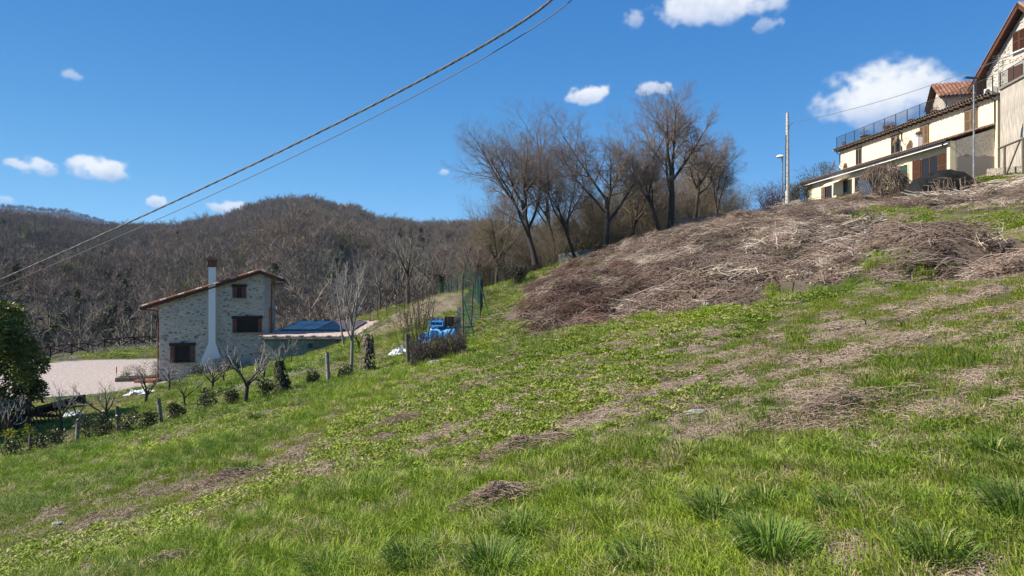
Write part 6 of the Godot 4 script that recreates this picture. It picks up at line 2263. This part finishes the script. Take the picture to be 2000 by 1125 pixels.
	# dark thicket and bushes at the end of the path
	for k in [[990, 568, 47, 1.1, 1.5, "dark overgrown bush at the head of the grass path", 0], [1120, 520, 50, 1.9, 1.9, "yellow green leafing bush behind the low concrete wall", 1], [1012, 575, 42, 0.9, 1.2, "dark bramble clump leaning over the path from the bank", 0], [1245, 482, 54, 1.6, 1.3, "green leafing bush between the crest trees", 1]]:
		var q := at(k[0], k[1], k[2])
		var bt2 := thing("bush", k[5], "bush", on(q.x, -q.z))
		var bs := MB.new()
		twiggy(bs, Vector3(0, -0.1, 0), k[4] * 1.2, k[3], 60, 0.014, r, 0.3)
		part("stems", bs, M.twig_dark, bt2)
		var bl := MB.new()
		var cl := []
		for j in 8: cl.append([Vector3(r.randf_range(-1, 1) * k[3] * 0.6, k[4] * r.randf_range(0.2, 0.85), r.randf_range(-1, 1) * k[3] * 0.5), Vector3.ONE * k[3] * r.randf_range(0.3, 0.45)])
		foliage(bl, cl, 190, 0.1, 0.05, [Color(0.03, 0.04, 0.018), Color(0.045, 0.05, 0.025)] if k[6] == 0 else [Color(0.16, 0.18, 0.04), Color(0.1, 0.13, 0.035)], r, 0.15)
		part("foliage", bl, M.evergreen if k[6] == 0 else M.leaf, bt2)
	# low grey wall among the trees
	var w0 := on(3.2, 46.5)
	var w1 := on(5.6, 46.0)
	w1.y = w0.y + 0.35
	var lw := thing("low_wall", "short low grey concrete wall under the bare trees", "wall", w0)
	for i in 4:
		var wm := MB.new()
		var tt := r.randf_range(0.85, 1.05)
		wm.col = Color(tt, tt, tt)
		var a := (w1 - w0) * (i / 4.0)
		var b := (w1 - w0) * ((i + 1) / 4.0)
		wm.bar(a + Vector3.UP * 0.35, b + Vector3.UP * 0.35, 0.2, 0.8)
		part("block", wm, M.concrete_grey, lw)

func upper_bank() -> void:
	var r := RandomNumberGenerator.new()
	r.seed = 1212
	# pale concrete utility pole with its service cable
	var pb := ground(1538, 404, 45.0)
	pb = on(at(1538, 404, 58.0).x, 58.0)
	var pole := thing("utility_pole", "tall pale concrete utility pole beside the stairs", "pole", pb)
	var pm := MB.new()
	var ph := EYE + (HORIZON - 220.0) / FOCAL * 58.0 - pb.y
	pm.tube(PackedVector3Array([Vector3(0, -0.5, 0), Vector3(0, ph, 0)]), PackedFloat32Array([0.2, 0.115]), 14, true)
	part("shaft", pm, M.pole, pole)
	var cm := MB.new()
	cm.rod(Vector3(-0.2, 2.0, 0.05), Vector3(-0.14, ph * 0.78, 0.05), 0.04, 6)
	part("conduit", cm, M.iron, pole)
	var im := MB.new()
	im.tube(PackedVector3Array([Vector3(0.1, ph - 1.6, 0), Vector3(0.18, ph - 1.1, 0), Vector3(0.55, ph - 0.78, 0)]), PackedFloat32Array([0.03, 0.03, 0.03]), 6, true)
	part("insulator", im, M.tarp_white, pole)
	var sc := thing("service_cable", "thin cable running from the concrete pole up to the gable house", "cable", pb + Vector3(0.55, ph - 0.78, 0))
	var e := at(2060, 70, 49.0) - sc.position
	var pts := PackedVector3Array()
	var rad := PackedFloat32Array()
	for i in 25:
		var k := i / 24.0
		pts.push_back(e * k + Vector3.DOWN * 1.1 * 4.0 * k * (1.0 - k) * 0.6)
		rad.push_back(0.02)
	var wm := MB.new()
	wm.tube(pts, rad, 5)
	part("wire", wm, M.galvanised, sc)
	# two street lamps
	var lb := on(at(1528, 402, 62.0).x, 62.0)
	var l1 := thing("street_lamp", "thin street lamp with white head behind the concrete pole", "street lamp", lb)
	var lh := EYE + (HORIZON - 306.0) / FOCAL * 62.0 - lb.y
	var lm := MB.new()
	lm.rod(Vector3(0, -0.3, 0), Vector3(0, lh, 0), 0.06, 8)
	part("post", lm, M.galvanised, l1)
	var hd := MB.new()
	hd.lathe(Vector3(-0.2, lh - 0.05, 0), [Vector2(0.05, -0.02), Vector2(0.34, 0.0), Vector2(0.36, 0.06), Vector2(0.25, 0.2), Vector2(0.01, 0.25)], 14)
	part("lamp_head", hd, M.white_paint, l1)
	var kb := on(at(1902, 346, 47.0).x, 47.0)
	var l2 := thing("street_lamp", "grey street lamp post with flat arm in front of the rendered wall", "street lamp", kb)
	var kh := EYE + (HORIZON - 152.0) / FOCAL * 47.0 - kb.y
	var km := MB.new()
	km.tube(PackedVector3Array([Vector3(0, -0.3, 0), Vector3(0, kh * 0.45, 0), Vector3(0, kh * 0.46, 0), Vector3(0, kh, 0)]), PackedFloat32Array([0.085, 0.085, 0.065, 0.06]), 10, true)
	part("post", km, M.galvanised, l2)
	var kd := MB.new()
	kd.box(Vector3(-0.25, kh + 0.02, 0), Vector3(0.7, 0.07, 0.26), Basis(Vector3(0, 0, 1), -0.08))
	kd.box(Vector3(0.22, kh + 0.0, 0), Vector3(0.3, 0.08, 0.12))
	part("lamp_head", kd, M.iron, l2)
	# stairs by the pole
	var sb := on(at(1556, 404, 60.0).x, 60.0)
	var stp := thing("stairs", "small flight of concrete steps beside the concrete pole", "stairs", sb)
	for i in 6:
		var sm := MB.new()
		sm.box(Vector3(0.1 + i * 0.02, 0.1 + i * 0.2, -i * 0.28), Vector3(1.1, 0.1, 0.34))
		part("step", sm, M.concrete, stp)
	var sg := MB.new()
	sg.bar(Vector3(0.75, -0.1, 0.2), Vector3(0.85, 1.3, -1.7), 0.1, 0.35)
	part("stringer", sg, M.concrete_grey, stp)
	for k in [[1477, 404, 54.0, 0.9, "short pale stake at the end of the dark hedge"], [1530, 405, 55.0, 1.05, "pale metal stake in front of the concrete pole"]]:
		var q := at(k[0], k[1], k[2])
		var t := thing("stake", k[4], "stake", on(q.x, -q.z))
		var m := MB.new()
		m.rod(Vector3(0, -0.2, 0), Vector3(0, k[3], 0), 0.05, 6)
		part("shaft", m, M.concrete, t)
	# bushes by the lane: dark red twiggy, glossy evergreen, red low one
	var spots_ := [[1512, 402, 62, 2.0, 3.0, "large dark leafless bush with reddish twigs behind the concrete pole", 0], [1600, 362, 72, 2.6, 3.6, "glossy evergreen bush at the far corner of the yellow house", 1], [1452, 408, 60, 1.2, 1.0, "low bush with dark red leaves at the end of the hedge", 2], [1568, 372, 72, 1.6, 2.3, "second evergreen bush lower beside the lean-to roof", 1]]
	for k in spots_:
		var q := at(k[0], k[1], k[2])
		var t := thing("bush", k[5], "bush", on(q.x, -q.z))
		if k[6] == 1: t.position.y = q.y - 1.2
		var sm := MB.new()
		twiggy(sm, Vector3(0, -0.2, 0), k[4] * (1.15 if k[6] == 0 else 0.9), k[3], 170 if k[6] == 0 else 50, 0.016, r, 0.12)
		part("stems", sm, M.twig_red if k[6] != 1 else M.twig_dark, t)
		var lm2 := MB.new()
		var cl := []
		for j in 16: cl.append([Vector3(r.randf_range(-1, 1) * k[3] * 0.7, k[4] * r.randf_range(0.1, 0.85), r.randf_range(-1, 1) * k[3] * 0.6), Vector3.ONE * k[3] * r.randf_range(0.25, 0.4)])
		foliage(lm2, cl, [60, 260, 130][k[6]], 0.13, 0.06, [[Color(0.05, 0.03, 0.03), Color(0.07, 0.045, 0.03)], [Color(0.05, 0.06, 0.02), Color(0.08, 0.08, 0.03), Color(0.11, 0.1, 0.04)], [Color(0.09, 0.025, 0.02), Color(0.06, 0.03, 0.02)]][k[6]], r, 0.2)
		part("foliage", lm2, M.evergreen, t)
	# dark ivy hedge running down the crest
	var hq := at(1375, 430, 50.0)
	var ch := thing("crest_hedge", "long dark ivy hedge running along the crest below the bare trees", "hedge", on(hq.x, -hq.z))
	var cf := MB.new()
	for i in 10:
		var q := at(1375.0 + i * 17.0, 430.0 - i * 3.5, 50.0 + i * 0.7)
		var o := on(q.x, -q.z) - ch.position
		foliage(cf, [[o + Vector3(0, 0.2, 0), Vector3(0.7, 0.55, 0.6)], [o + Vector3(0.4, 0.1, 0.1), Vector3(0.6, 0.45, 0.6)]], 420, 0.11, 0.07, [Color(0.03, 0.042, 0.016), Color(0.045, 0.055, 0.02)], r, 0.3)
	part("foliage", cf, M.evergreen, ch)
	# collapsed shelter smothered in bramble: corrugated sheet, frame and tangle
	var hb := on(at(1728, 392, 47.5).x, 47.5)
	var h := thing("bramble_shelter", "collapsed shelter smothered in dry bramble with one leaning corrugated sheet", "shelter", hb)
	h.scale = Vector3.ONE * 1.28
	var fm := MB.new()
	for x in [-0.9, 0.9]:
		fm.rod(Vector3(x, -0.2, -0.5), Vector3(x, 1.9, -0.5), 0.05, 6)
		fm.rod(Vector3(x, -0.2, 0.5), Vector3(x, 1.7, 0.5), 0.05, 6)
	fm.rod(Vector3(-0.9, 1.9, -0.5), Vector3(0.9, 1.9, -0.5), 0.05, 6)
	part("frame", fm, M.wood_grey, h)
	var cs := MB.new()
	for i in 10:
		var x0 := -1.75 + i * 0.06
		cs.quad(Vector3(x0, 1.25 - i * 0.0, 0.55 + 0.02 * (i % 2)), Vector3(x0 + 0.06, 1.25, 0.55 + 0.02 * ((i + 1) % 2)), Vector3(x0 + 0.56, -0.2, 0.75 + 0.02 * ((i + 1) % 2)), Vector3(x0 + 0.5, -0.2, 0.75 + 0.02 * (i % 2)))
	part("corrugated_sheet", cs, M.galvanised, h)
	var tg := MB.new()
	for i in 2200:
		var an := r.randf() * TAU
		var el := r.randf_range(0.0, 1.0)
		var p := Vector3(cos(an) * 1.25 * sqrt(1.0 - el * el * 0.8), el * 2.1, sin(an) * 0.95 * sqrt(1.0 - el * el * 0.8))
		var v := Vector3(r.randf_range(-1, 1), r.randf_range(-0.9, 0.4), r.randf_range(-1, 1)) * 0.45
		var tt := r.randf_range(0.6, 1.3)
		tg.col = Color(0.21, 0.16, 0.13) * tt
		tg.tube(PackedVector3Array([p, p + v * 0.5 + Vector3(0, 0.12, 0), p + v + Vector3(0, -0.15, 0)]), PackedFloat32Array([0.012, 0.011, 0.006]), 3)
	stuff(part("bramble", tg, M.straw, h))
	var iv := MB.new()
	foliage(iv, [[Vector3(0, 1.0, 0), Vector3(1.05, 1.0, 0.7)], [Vector3(-0.7, 0.8, 0.2), Vector3(0.4, 0.8, 0.4)]], 2200, 0.09, 0.05, [Color(0.05, 0.05, 0.025), Color(0.1, 0.08, 0.05), Color(0.09, 0.12, 0.035)], r, 0.75)
	part("creeper", iv, M.straw, h)
	# heap under black sheeting, with canes hanging over its front
	var tb := on(at(1825, 388, 43.8).x, 43.8)
	var tp := thing("sheeted_heap", "long heap covered with black sheeting and hanging dry canes", "heap", tb)
	var sh := MB.new()
	var nx := 22
	var nzz := 12
	var P := func(i: int, j: int) -> Vector3:
		var u := i / float(nx) * 2.0 - 1.0
		var v := j / float(nzz) * 2.0 - 1.0
		var prof := 2.25 * pow(maxf(0.0, 1.0 - pow(absf(u - 0.15), 2.2) * 0.8), 0.8) * (1.0 - pow(absf(v), 3.0) * 0.75)
		var x := u * 2.5
		var z := v * 1.1 + nz2.get_noise_2d(x * 60.0, v * 90.0) * 0.25
		return Vector3(x, prof - 0.45 + land(tb.x + x, -tb.z - z) - tb.y + nz2.get_noise_2d(x * 90.0 + 7.0, v * 120.0) * 0.22, z)
	for i in nx:
		for j in nzz:
			var a: Vector3 = P.call(i, j)
			var b: Vector3 = P.call(i + 1, j)
			var c: Vector3 = P.call(i + 1, j + 1)
			var d: Vector3 = P.call(i, j + 1)
			sh.tri(a, b, c)
			sh.tri(a, c, d)
	part("sheeting", sh, M.tarp_black, tp)
	var cn := MB.new()
	for i in 85:
		var x := r.randf_range(-2.7, 2.3)
		var u := x / 2.7
		var top := 2.15 * pow(maxf(0.0, 1.0 - pow(absf(u - 0.15), 2.2) * 0.8), 0.8) - 0.45
		var y0 := top * r.randf_range(0.25, 0.95)
		var g0 := land(tb.x + x, -tb.z - 1.0) - tb.y
		var tt := r.randf_range(0.6, 1.4)
		cn.col = Color(0.22, 0.16, 0.12) * tt
		var sx := r.randf_range(-0.5, 0.3)
		cn.tube(PackedVector3Array([Vector3(x + r.randf_range(-0.3, 0.3), y0 + g0 * 0.5, 0.75), Vector3(x + sx * 0.3, y0 * 0.75 + g0 + 0.15, 1.15), Vector3(x + sx, g0 + y0 * 0.2, 1.35 + r.randf() * 0.3), Vector3(x + sx * 1.5, g0 - 0.05, 1.6 + r.randf() * 0.4)]), PackedFloat32Array([0.014, 0.014, 0.012, 0.008]), 3)
	stuff(part("canes", cn, M.straw, tp))
	# pale canes thrown down beside it: each bundle one object
	var cb := on(at(1925, 380, 41.5).x, 41.5)
	var cane := thing("cane_heap", "sprawling heap of long pale dry canes below the street lamp", "cane heap", cb)
	var cmz := MB.new()
	for i in 330:
		var p := Vector3(r.randf_range(-3.6, 3.4), 0, r.randf_range(-1.7, 1.7))
		var an := r.randfn(0.12, 0.45)
		var l := r.randf_range(0.9, 2.6)
		var v := Vector3(cos(an), r.randf_range(-0.1, 0.12), sin(an)) * l * 0.5
		var tt := r.randf_range(0.75, 1.15)
		cmz.col = Color(0.66, 0.58, 0.48) * tt
		if r.randf() < 0.3: cmz.col = Color(0.28, 0.21, 0.17) * tt
		var hh := r.randf_range(0.12, 0.62)
		var a := p - v
		var b := p + v
		a.y += H(cb.x + a.x, -cb.z - a.z) - cb.y + hh + 0.12
		b.y += H(cb.x + b.x, -cb.z - b.z) - cb.y + hh * r.randf() + 0.12
		cmz.tube(PackedVector3Array([a, (a + b) * 0.5 + Vector3(0, r.randf() * 0.15, r.randf_range(-0.15, 0.15)), b]), PackedFloat32Array([0.024, 0.022, 0.013]), 4)
	stuff(part("canes", cmz, M.straw, cane))
	for k in [[1748, 396, 44.5, 1.1, "broken pale board lying on the canes below the heap"], [1800, 401, 42.0, 1.3, "pale splintered board lying flat at the lawn edge"]]:
		var q := at(k[0], k[1], k[2])
		var t := thing("broken_board", k[4], "board", on(q.x, -q.z, 0.12), 0.5)
		var m := MB.new()
		m.box(Vector3.ZERO, Vector3(k[3], 0.04, 0.18), Basis(Vector3(0, 0, 1), 0.15))
		m.box(Vector3(0.2, -0.03, 0.1), Vector3(k[3] * 0.6, 0.035, 0.14), Basis(Vector3(0, 0, 1), 0.1))
		part("board", m, M.concrete, t)
	# low concrete kerb and rustic railing at the lane
	var k0 := on(at(1930, 345, 49.0).x, 49.0)
	var k1 := on(at(2110, 300, 42.0).x, 42.0)
	var kr := thing("concrete_kerb", "low pale concrete kerb along the lane above the canes", "kerb", k0)
	for i in 6:
		var m := MB.new()
		var a := (k1 - k0) * (i / 6.0)
		var b := (k1 - k0) * ((i + 0.99) / 6.0)
		m.bar(a + Vector3.UP * 0.2, b + Vector3.UP * 0.2, 0.25, 0.65)
		part("kerb_stone", m, M.concrete, kr)
	var f0 := at(1950, 290, 47.0)
	var f1 := at(2110, 225, 40.0)
	var rf := thing("rustic_railing", "rustic grey wooden railing before the concrete retaining wall", "railing", f0)
	var top := MB.new()
	top.rod(Vector3.ZERO, f1 - f0, 0.07, 7)
	part("rail", top, M.wood_grey, rf)
	for i in 4:
		var p := (f1 - f0) * ((i + 0.35) / 4.0)
		var gy := land((p + f0).x, -(p + f0).z) - f0.y - 0.2
		var m := MB.new()
		m.rod(Vector3(p.x, gy, p.z), p, 0.075, 7)
		part("post", m, M.wood_grey, rf)
		var m2 := MB.new()
		var p2 := (f1 - f0) * ((i + 1.2) / 4.0)
		m2.rod(Vector3(p.x, gy + 0.1, p.z), p2, 0.05, 6)
		part("brace", m2, M.wood_grey, rf)
	# red planter at the far door
	var plt := thing("planter_box", "dark red planter box beside the far green door", "planter", fp(63.4, FX, 8.45, 1.2))
	var pq := MB.new()
	for s in [-1.0, 1.0]:
		pq.box(Vector3(s * 0.16, 0.12, 0), Vector3(0.04, 0.26, 1.2))
		pq.box(Vector3(0, 0.12, s * 0.6), Vector3(0.36, 0.26, 0.04))
	pq.box(Vector3(0, 0.05, 0), Vector3(0.3, 0.05, 1.18))
	part("sides", pq, M.wood_brown, plt)
	var pd := MB.new()
	pd.box(Vector3(0, 0.16, 0), Vector3(0.27, 0.12, 1.14))
	part("soil", pd, M.rust_soil, plt)
	for s in [-0.4, 0.4]:
		var lg := MB.new()
		lg.box(Vector3(0, -0.35, s), Vector3(0.22, 0.72, 0.12))
		part("leg", lg, M.concrete_grey, plt)
	for k in [[63.0, 0.5, "bright green herb clump by the red planter"], [71.0, 0.8, "bright green weedy clump at the far end of the yellow wall"]]:
		var q := fp(k[0], FX, 0, 1.3)
		var t := thing("green_clump", k[2], "plant", on(q.x, -q.z))
		var m := MB.new()
		foliage(m, [[Vector3(0, 0.3, 0), Vector3(k[1], 0.45, k[1])], [Vector3(0.2, 0.2, 0.5), Vector3(k[1], 0.35, k[1])]], 340, 0.12, 0.06, [Color(0.16, 0.24, 0.04), Color(0.11, 0.17, 0.03)], r, 0.2)
		part("foliage", m, M.leaf, t)

func overhead() -> void:
	# the twisted supply cable and the thin one beside it cross high over the field
	for k in 2:
		var t := thing("overhead_cable", ["thick twisted overhead supply cable crossing the sky", "thin single overhead cable running below the twisted one"][k], "cable", Vector3.ZERO)
		var a := at(-1.0, [546, 560][k], 21.0)
		var b := at([1076, 1116][k], 0, 9.2)
		var m := at([562, 560][k], [288, 312][k], 12.6)
		# three points give the sagging line, drawn out past both edges of the view
		var P := func(s: float) -> Vector3:
			return a * ((s - 0.5) * (s - 1.0) * 2.0) + m * (s * (s - 1.0) * -4.0) + b * (s * (s - 0.5) * 2.0)
		var n := 420 if k == 0 else 90
		for strand in (3 if k == 0 else 1):
			var pts := PackedVector3Array()
			var rad := PackedFloat32Array()
			for i in n + 1:
				var s := lerpf(-0.25, 1.25, i / float(n))
				var p: Vector3 = P.call(s)
				if k == 0:
					var f: Vector3 = (P.call(s + 0.01) - p).normalized()
					var u := f.cross(Vector3.UP).normalized()
					var w := u.cross(f)
					var an := s * 150.0 + strand * TAU / 3.0
					p += (u * cos(an) + w * sin(an)) * 0.0105
				pts.push_back(p)
				rad.push_back(0.0105 if k == 0 else 0.0075)
			var mb := MB.new()
			mb.tube(pts, rad, 5)
			part("strand", mb, M.cable if (strand != 1) else M.cable_pale, t)

func field_bits() -> void:
	var r := RandomNumberGenerator.new()
	r.seed = 999
	boulder("field_stone", "white fist sized stone lying at the edge of the lush grass", ground(113, 1030) + Vector3.UP * 0.03, Vector3(0.09, 0.05, 0.07), M.rock, 41)
	boulder("field_stone", "small flat pale stone near the dark litter strip", ground(14, 1078) + Vector3.UP * 0.02, Vector3(0.06, 0.025, 0.05), M.rock, 42)
	boulder("field_stone", "flat white stone chip on the middle of the slope", ground(1364, 802) + Vector3.UP * 0.03, Vector3(0.16, 0.04, 0.08), M.rock, 43)
	boulder("field_stone", "white flint beside the large foreground tuft", ground(1674, 1052) + Vector3.UP * 0.02, Vector3(0.035, 0.022, 0.03), M.rock, 44)
	boulder("field_stone", "pale stone at the lower foot of the stem bank", ground(1378, 594) + Vector3.UP * 0.05, Vector3(0.09, 0.08, 0.08), M.rock, 45)
	boulder("field_stone", "pale stone by the lawn behind the shed", ground(711, 658, 20.0) + Vector3.UP * 0.06, Vector3(0.2, 0.14, 0.16), M.rock, 46)
	# tufts of coarse grass
	for k in [[1508, 1085, 0.31, 0.42, 600], [1400, 1000, 0.25, 0.4, 480], [1498, 980, 0.2, 0.3, 300], [1018, 1040, 0.24, 0.36, 360], [960, 1110, 0.3, 0.44, 480], [805, 1105, 0.26, 0.4, 380], [640, 1128, 0.24, 0.36, 300], [1830, 1090, 0.24, 0.36, 300], [1992, 1020, 0.26, 0.36, 320], [1640, 1000, 0.2, 0.3, 240], [500, 822, 0.26, 0.35, 320], [480, 920, 0.24, 0.4, 320], [1250, 1110, 0.24, 0.35, 300], [1160, 960, 0.2, 0.3, 240], [1940, 880, 0.2, 0.3, 260]]:
		var dark := 0.85 if k[0] != 1508 else 1.0
		tuft(ground(k[0], k[1]), k[2], k[3], k[4], Color(0.15 * dark, 0.245 * dark, 0.04), "large tuft of coarse dark green grass rising above the turf")
	# heaps of mown litter
	for k in [[780, 828, 0.42], [1015, 880, 0.3], [1045, 662, 0.5], [1640, 800, 0.4], [440, 940, 0.3], [330, 1110, 0.26], [965, 980, 0.2]]:
		var c := ground(k[0], k[1])
		var t := thing("litter_heap", "small heap of dry brown mown stems lying on the grass", "heap", c, 0.0, "small heaps of mown stems")
		var mb := MB.new()
		for i in 520:
			var an := r.randf() * TAU
			var rad = r.randf() * k[2] * 1.5
			var p := Vector3(cos(an) * rad * 1.5, 0, sin(an) * rad * 0.8)
			p.y = land(c.x + p.x, -c.z - p.z) - c.y + 0.02 + r.randf() * maxf(0.0, 0.16 * (1.0 - rad / k[2] / 1.4))
			var v := Vector3(r.randf_range(-1, 1), r.randf_range(-0.1, 0.3), r.randf_range(-0.6, 0.6)) * 0.09
			var tt := r.randf_range(0.5, 1.3)
			mb.col = Color(0.33, 0.245, 0.195) * tt
			mb.tube(PackedVector3Array([p - v, p + Vector3(0, 0.02, 0.02), p + v]), PackedFloat32Array([0.0042, 0.0042, 0.003]), 3)
		stuff(part("stems", mb, M.straw, t))
	# single dead twigs left standing in the turf
	for k in [[1470, 678, 1485, 624, 0.006], [1440, 662, 1476, 682, 0.006], [1254, 690, 1270, 716, 0.006], [1375, 706, 1425, 722, 0.005], [960, 705, 974, 726, 0.006], [1690, 640, 1684, 622, 0.01], [1760, 640, 1752, 625, 0.007], [1600, 715, 1598, 700, 0.012], [1660, 745, 1640, 728, 0.004]]:
		var p := ground(k[0], k[1])
		var d := -p.z
		var q := at(k[2], k[3], d - 0.1) - p
		var t := thing("dead_twig", "single thin dead twig sticking up out of the turf", "twig", p, 0.0, "lone dead twigs on the slope")
		var mb := MB.new()
		mb.tube(PackedVector3Array([Vector3(0, -0.02, 0), q * 0.5 + Vector3(0.03, 0.02, 0), q]), PackedFloat32Array([k[4] * 1.3, k[4], k[4] * 0.5]), 4, true)
		part("stem", mb, M.twig_dark, t)

func build_all() -> void:
	stone_house()
	shed()
	yellow_house()
	upper_terrace()
	big_trees()
	orchard()
	left_corner()
	yard()
	blue_corner()
	upper_bank()
	overhead()
	field_bits()
